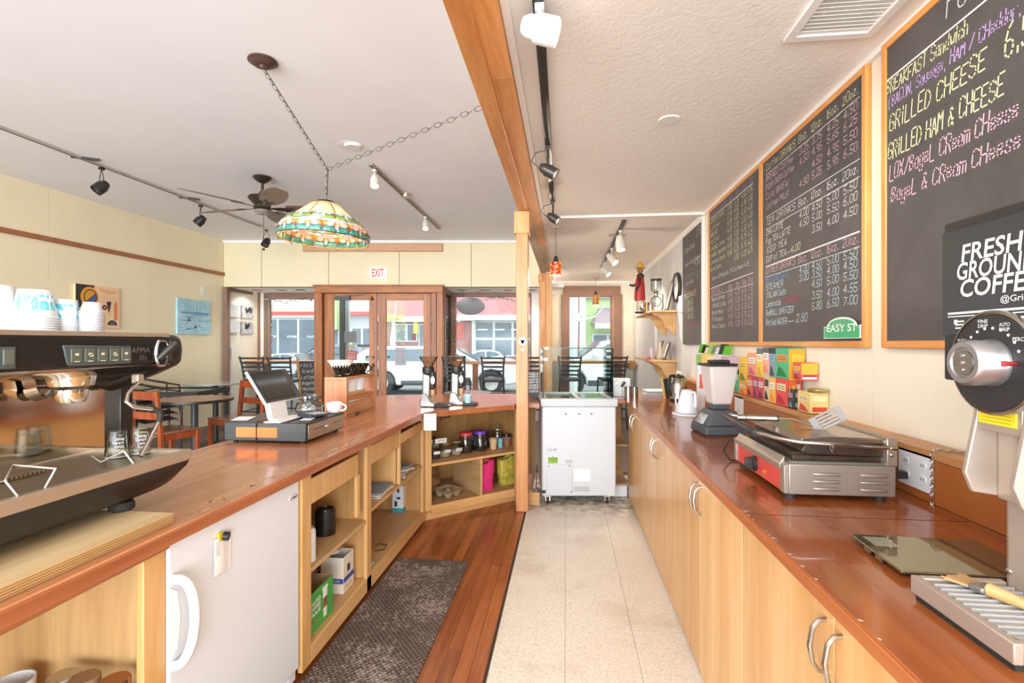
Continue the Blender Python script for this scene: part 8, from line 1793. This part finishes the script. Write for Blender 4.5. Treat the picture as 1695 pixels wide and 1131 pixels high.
# ================================================================ THE STREET OUTSIDE
walkm = mat('sidewalk', 'dedcd8', .8, .06, 3); roadm = mat('asphalt', '8d8d8f', .85, .1, 6)
zg = -.2
struct('ground', M(FAC).box(-14, 14, 8.75, 12.6, -.16, -.06), walkm); struct('kerb', M(FAC).box(-14, 14, 12.6, 12.8, zg - .1, -.06), mat('red_kerb', 'b86a62', .7, .1)); struct('road', M(FAC).box(-40, 40, 12.8, 23.5, zg - .1, zg), roadm); struct('ground', M(FAC).box(-40, 40, 23.5, 26.2, zg - .1, zg + .12), walkm)
def part(nm, u0, u1, d0, d1, z0, z1, m, p, **k): return M(FAC).box(u0, u1, d0, d1, z0, z1).build(nm, m, p, **k)
DB = 26.0
def bu(px): return fu(px, DB)
def bz_(py): return fz(py, DB)
m, t, b = nt('street_brick'); setin(b, rough=.8); bt = t.nodes.new('ShaderNodeTexBrick'); bt.inputs['Scale'].default_value = 1.0; bt.inputs['Color1'].default_value = lin('b27876'); bt.inputs['Color2'].default_value = lin('a56866'); bt.inputs['Mortar'].default_value = lin('c9a7a2'); bt.inputs['Brick Width'].default_value = .22; bt.inputs['Row Height'].default_value = .075; bt.inputs['Mortar Size'].default_value = .008
tcn = t.nodes.new('ShaderNodeTexCoord'); mpn = t.nodes.new('ShaderNodeMapping'); mpn.inputs['Rotation'].default_value = (-PI / 2, 0, 0); t.links.new(tcn.outputs['Object'], mpn.inputs[0]); t.links.new(mpn.outputs[0], bt.inputs['Vector']); t.links.new(bt.outputs['Color'], b.inputs['Base Color']); brickm = m
stucco = mat('white_stucco', 'e6e2dc', .8, .03); redb = mat('red_band', 'c8605a', .7, .05); whb = mat('white_band', 'e9ebe6', .7, .02); dkgl = mat('shop_glass', '6b7480', .12, .25, .8, spec=.6); mull = mat('shop_mullion', 'd9dcdb', .5); pinkr = mat('pink_shingle', 'c98c8c', .8, .1, 8); greenw = mat('pale_green_wall', 'c3d6a0', .8, .04); mauve = mat('mauve_awning', 'a8949a', .8, .05)
def building(lab, px0, px1, wallm, cap=9.0):
    b_ = thing('shop_building', lab, 'building', U((bu(px0) + bu(px1)) / 2, DB, zg + .12)); part('wall', bu(px0), bu(px1), DB + .3, DB + 6, zg, cap, wallm, b_); return b_
def shopwin(b_, px0, px1, py0, py1, n, rows=1):
    for i in range(n):
        a = bu(px0) + (bu(px1) - bu(px0)) * i / n; c = bu(px0) + (bu(px1) - bu(px0)) * (i + 1) / n
        for j in range(rows):
            z0 = bz_(py1) + (bz_(py0) - bz_(py1)) * j / rows; z1 = bz_(py1) + (bz_(py0) - bz_(py1)) * (j + 1) / rows; w = part('window', a, c, DB + .12, DB + .3, z0, z1, mull, b_); part('pane', a + .06, c - .06, DB + .10, DB + .12, z0 + .06, z1 - .06, dkgl, w)
b1_ = building('white stucco shop across the street with a red band and lettered windows', 380, 560, stucco); part('red_band', bu(380), bu(560), DB - .1, DB + .3, bz_(522), bz_(516), redb, b1_); part('fascia', bu(380), bu(560), DB, DB + .3, bz_(526), bz_(522), whb, b1_); shopwin(b1_, 390, 560, 527, 588, 5)
mb = M(); 
for w_, a_, c_ in (('1ST', 436, 458), ('STREET', 474, 494), ('OUTLET', 507, 531)): typed(mb, w_, U(bu(a_), DB + .09, bz_(559)), (RX, RY, 0), Z, .1, bu(c_) - bu(a_), 0, .02)
mb.build('shop_lettering', paper, b1_)
b2_ = building('pale shop front across the street seen through the left door', 560, 618, mat('grey_wall', 'c9ccd0', .8, .03)); part('upper_wall', bu(560), bu(618), DB, DB + .3, bz_(516), 9, stucco, b2_); part('red_band', bu(560), bu(618), DB - .1, DB + .3, bz_(522), bz_(516), redb, b2_); shopwin(b2_, 562, 616, 542, 590, 3); part('green_bay', bu(548), bu(563), DB - .5, DB - .1, bz_(546), 9, greenw, b2_)
b3_ = building('pink brick shop across the street with a yellow sign, seen through the right door', 618, 762, brickm); part('pink_parapet', bu(618), bu(762), DB, DB + .3, bz_(524), 9, pinkr, b3_); part('white_band', bu(618), bu(762), DB - .2, DB + .3, bz_(533), bz_(524), whb, b3_); shopwin(b3_, 654, 690, 536, 566, 2); shopwin(b3_, 692, 703, 536, 590, 1); part('white_pier', bu(648), bu(654), DB, DB + .3, zg, bz_(533), mull, b3_)
ys_ = part('yellow_sign', bu(632), bu(666), DB - .35, DB - .2, bz_(531), bz_(523), mat('sign_yellow', 'dfe08a', .6, .03), b3_); mb = M(); typed(mb, 'LANE', U(bu(643), DB - .36, bz_(530.2)), (RX, RY, 0), Z, .15, bu(663) - bu(643), 0, .02); mb.build('sign_lettering', mat('sign_olive', 'a8a23e', .6), ys_); part('yellow_poster', bu(684), bu(692), DB + .0, DB + .09, bz_(552), bz_(533), mat('poster_yellow', 'd8cf5e', .6, .2, 6), b3_)
b4_ = building('brick shop across the street with a pink shingle canopy and white framed windows', 762, 905, brickm); part('shingle_canopy', bu(740), bu(905), DB - .6, DB + .3, bz_(523), bz_(478), pinkr, b4_); part('shingle_canopy', bu(740), bu(905), DB + .2, DB + .3, bz_(478), 9, pinkr, b4_); part('white_band', bu(740), bu(905), DB - .7, DB + .3, bz_(531), bz_(523), whb, b4_); part('white_pier', bu(781), bu(786), DB, DB + .3, zg, bz_(531), mull, b4_); shopwin(b4_, 786, 880, 532, 590, 3, 2)
part('red_poster', bu(755), bu(768), DB + .2, DB + .29, bz_(560), bz_(533), mat('poster_red', 'cf6a60', .6, .4, 3), b4_)
fl_ = emit('shop_tube', 'fff6e0', 1.2)
for a in (790, 818, 846): part('ceiling_tube', bu(a), bu(a + 17), DB + .08, DB + .1, bz_(546.5), bz_(545), fl_, b4_)
b5_ = building('red brick building with white trim behind the pale tree trunk', 905, 968, brickm); part('white_band', bu(905), bu(968), DB - .1, DB + .3, bz_(528), bz_(523), whb, b5_); part('white_pier', bu(960), bu(969), DB - .1, DB + .3, zg, 9, whb, b5_); shopwin(b5_, 925, 946, 530, 566, 1)
b6_ = building('pale green building with a mauve awning across the street', 969, 1180, greenw); mb = M(FAC); mb.add([(bu(978), DB - 1.3, bz_(537)), (bu(1090), DB - 1.3, bz_(537)), (bu(1090), DB + .3, bz_(509)), (bu(993), DB + .3, bz_(509)), (bu(978), DB + .3, bz_(537)), (bu(1090), DB + .3, bz_(537))], [(0, 1, 2, 3), (0, 3, 4), (1, 5, 2), (0, 4, 5, 1)]); mb.build('awning', mauve, b6_)
va = part('awning_valance', bu(978), bu(1090), DB - 1.32, DB - 1.3, bz_(545), bz_(537), whb, b6_); mb = M(); lettering(mb, 'Used Books', U(bu(1006), DB - 1.34, bz_(543.5)), (RX, RY, 0), Z, .13, bu(1040) - bu(1006), .02, 0, .1); mb.build('valance_lettering', ink, va); shopwin(b6_, 981, 1085, 553, 585, 4)
part('cornice', bu(969), bu(1180), DB, DB + .3, bz_(494), bz_(491), mat('grey_cornice', '9aa0a4', .6), b6_)
# cars
glc = mat('car_glass', '5c6874', .08, .05, 3, spec=.8); tyre = mat('tyre', '3a3a3c', .8, .05); cpl = mat('car_trim', '4a4b4e', .5)
def car(lab, u0, u1, d, h, paint, face=1, suv=True, rails=False, z=zg, wd=1.8, name='car'):
    L = u1 - u0; cx = (u0 + u1) / 2; t_ = thing(name, lab, 'car', U(cx, d + wd / 2, z), TH, None, local=True); f = face
    X = lambda s: (s - .5) * L * f                       # s=0 rear, s=1 front
    if suv: body = [(0, .28), (0, .62), (.03, .70), (.02, .78), (.10, .965), (.16, 1.0), (.50, 1.0), (.60, .95), (.74, .68), (.94, .60), (.99, .50), (1, .26)]; gl_ = [(.09, .72), (.13, .93), (.50, .95), (.57, .92), (.69, .71)]
    else: body = [(0, .30), (0, .62), (.05, .72), (.18, .76), (.32, .98), (.40, 1.0), (.52, .99), (.62, .92), (.74, .70), (.93, .60), (.99, .48), (1, .26)]; gl_ = [(.22, .76), (.33, .94), (.52, .95), (.59, .91), (.70, .73)]
    wr = .245 * h if suv else .26 * h; wx = (.19, .81)
    low = []
    for s in reversed(wx):
        for k in range(9): a = PI * k / 8; low.append((s + (wr * 1.18 / L) * math.cos(a), (.0 + (wr + wr * 1.15 * math.sin(a)) / h) if 0 < k < 8 else .2))
    P = [(X(s), y * h) for s, y in body] + [(X(s), y * h) for s, y in low]
    mb = M(); mb.prism(P, 0, wd, 'y'); mb.T = Matrix()
    for i, v in enumerate(mb.v):
        v.y -= wd / 2; 
        if v.z > .68 * h: v.y *= 1 - .30 * (v.z / h - .68) / .32
    mb.build('body', paint, t_, bev=.05, seg=3)
    mb = M(); mb.prism([(X(s), y * h) for s, y in gl_], 0, wd, 'y')
    for v in mb.v: v.y -= wd / 2; v.y *= (1 - .30 * (v.z / h - .68) / .32) * 1.004 if v.z > .68 * h else 1.004
    mb.build('side_glass', glc, t_)
    for s in ((.30, .48) if suv else (.44,)): M().box(X(s) - .03, X(s) + .03, -wd / 2 - .01 + .06, wd / 2 - .05, .70 * h, .95 * h).build('door_pillar', paint, t_)
    i_ = 7; a_, b2 = (.60, .95), (.74, .68)
    mb = M(); n_ = 1 - .30 * .27 / .32
    mb.add([(X(.605), -wd * .36, .945 * h), (X(.605), wd * .36, .945 * h), (X(.73), wd * .43, .705 * h), (X(.73), -wd * .43, .705 * h)], [(0, 1, 2, 3)])
    for v in mb.v: v.x += .03 * f; v.z += .02
    mb.build('windscreen', glc, t_)
    for s in wx:
        for sd in (-1, 1):
            w_ = M().cyl((X(s), sd * (wd / 2 - .2), wr), (X(s), sd * (wd / 2 + .01), wr), wr, None, 26).build('wheel', tyre, t_, bev=.02); M().lathe([(wr * .62, 0), (wr * .6, .02), (wr * .2, .008), (1e-6, .01)], (X(s), sd * (wd / 2 + .012), wr), 10, 0, Matrix.Rotation(PI / 2 * (1 if sd < 0 else -1), 4, 'X')).build('hub_cap', steel, w_)
    M().box(min(X(.30), X(.70)), max(X(.30), X(.70)), -wd / 2 - .02, -wd / 2 + .05, .20 * h, .30 * h).build('sill_trim', cpl, t_, bev=.01); M().cb((X(.015), -wd / 2 + .12, .66 * h), (.16, .25, .14)).build('tail_light', mat('tail_red', 'c2504f', .3), t_, bev=.03); M().cb((X(.975), -wd / 2 + .2, .53 * h), (.16, .3, .1)).build('head_light', mat('lamp_clear', 'd7dde2', .1), t_, bev=.03); M().cb((X(.66), -wd / 2 - .08, .74 * h), (.12, .16, .12)).build('wing_mirror', paint, t_, bev=.03)
    for s in (.36, .55): M().cb((X(s), -wd / 2 - .005, .64 * h), (.18, .02, .03)).build('door_handle', paint, t_)
    if rails:
        for sd in (-1, 1): M().tube([(X(.14), sd * wd * .33, h * .99), (X(.18), sd * wd * .33, h * 1.045), (X(.44), sd * wd * .33, h * 1.045), (X(.48), sd * wd * .33, h * .99)], .03, 6).build('roof_rail', cpl, t_)
    return t_
wcar = mat('car_white', 'dcdcdc', .25, .0, coat=.3); scar = mat('car_silver', 'aeb1b6', .3, .02, 3, metal=.3); gcar = mat('car_grey', '8d9198', .3, .02, 3, metal=.3)
car('big white sport utility car parked right outside the double doors', fu(583, 15), fu(868, 15), 14.6, 1.42, wcar, 1)
car('white sport utility car with roof rails seen through the tall right window', fu(892, 14), fu(1160, 14), 13.9, 1.62, wcar, -1, rails=True)
car('silver sedan parked across the street, seen low in the left bay window', fu(418, 19.5), fu(528, 19.5), 19.3, 1.12, scar, 1, suv=False)
car('grey sport utility car across the street behind the silver sedan', fu(476, 22.5), fu(610, 22.5), 22, 1.45, gcar, -1)
car('white sedan across the street behind the white car, seen in the right bay window', fu(752, 20), fu(872, 20), 19.6, 1.25, wcar, 1, suv=False)
# pale tree trunk and leafy tree
bark = mat('pale_bark', 'cfcfcf', .8, .15, 12); tr = thing('street_tree', 'pale bare tree trunk on the pavement outside the tall right window', 'tree', U(fu(947, 12), 12, -.06))
M().tube([U(fu(946, 12), 12, -.06), U(fu(947, 12), 12, 1.0), U(fu(950, 12), 12, 1.9), U(fu(949, 12), 12, 3.6)], [.15, .125, .11, .09], 12).build('trunk', bark, tr)
M().tube([U(fu(950, 12), 12, 1.75), U(fu(962, 12), 12.1, 2.05), U(fu(970, 12), 12.2, 2.6), U(fu(974, 12), 12.3, 3.4)], [.05, .035, .025, .02], 8).build('branch', bark, tr); M().tube([U(fu(955, 12), 12, 1.85), U(fu(985, 12), 12, 1.95), U(fu(1003, 12), 12, 2.25)], [.03, .016, .01], 6).build('branch', bark, tr)
lt = thing('leafy_tree', 'small pale yellow leafed tree across the road seen through the right door', 'tree', U(fu(650, 24.3), 24.3, zg + .12)); M().tube([U(fu(650, 24.3), 24.3, zg + .12), U(fu(647, 24.3), 24.3, 1.6), U(fu(656, 24.3), 24.3, 3.2)], [.07, .05, .03], 8).build('trunk', bark, lt)
mb = M(); r_ = random.Random(8)
for k in range(900):
    a = r_.random() * 6.28; rr = r_.random() ** .5 * .62; zz2 = 2.5 + r_.gauss(0, .75); c = U(fu(652, 24.3) + rr * math.cos(a), 24.3 + rr * math.sin(a), zz2); d1 = Vector((r_.uniform(-1, 1), r_.uniform(-1, 1), r_.uniform(-1, 1))) * .05; d2 = Vector((r_.uniform(-1, 1), r_.uniform(-1, 1), r_.uniform(-1, 1))) * .05; mb.add([c - d1, c + d2, c + d1], [(0, 1, 2)])
mb.build('foliage', mat('pale_leaf', 'ccc98a', .7, .2, 3), lt, kind='stuff')
po = thing('street_post', 'dark grey square post on the pavement outside the left door', 'post', U(fu(566, 9.3), 9.3, -.06)); part('post_shaft', fu(562, 9.3), fu(570, 9.3), 9.3, 9.4, -.06, 2.9, mat('post_grey', '5d5a58', .6), po); part('post_side', fu(570.5, 9.3), fu(577, 9.3), 9.32, 9.4, -.06, 2.9, mat('post_pale', 'b9bcbd', .6), po)
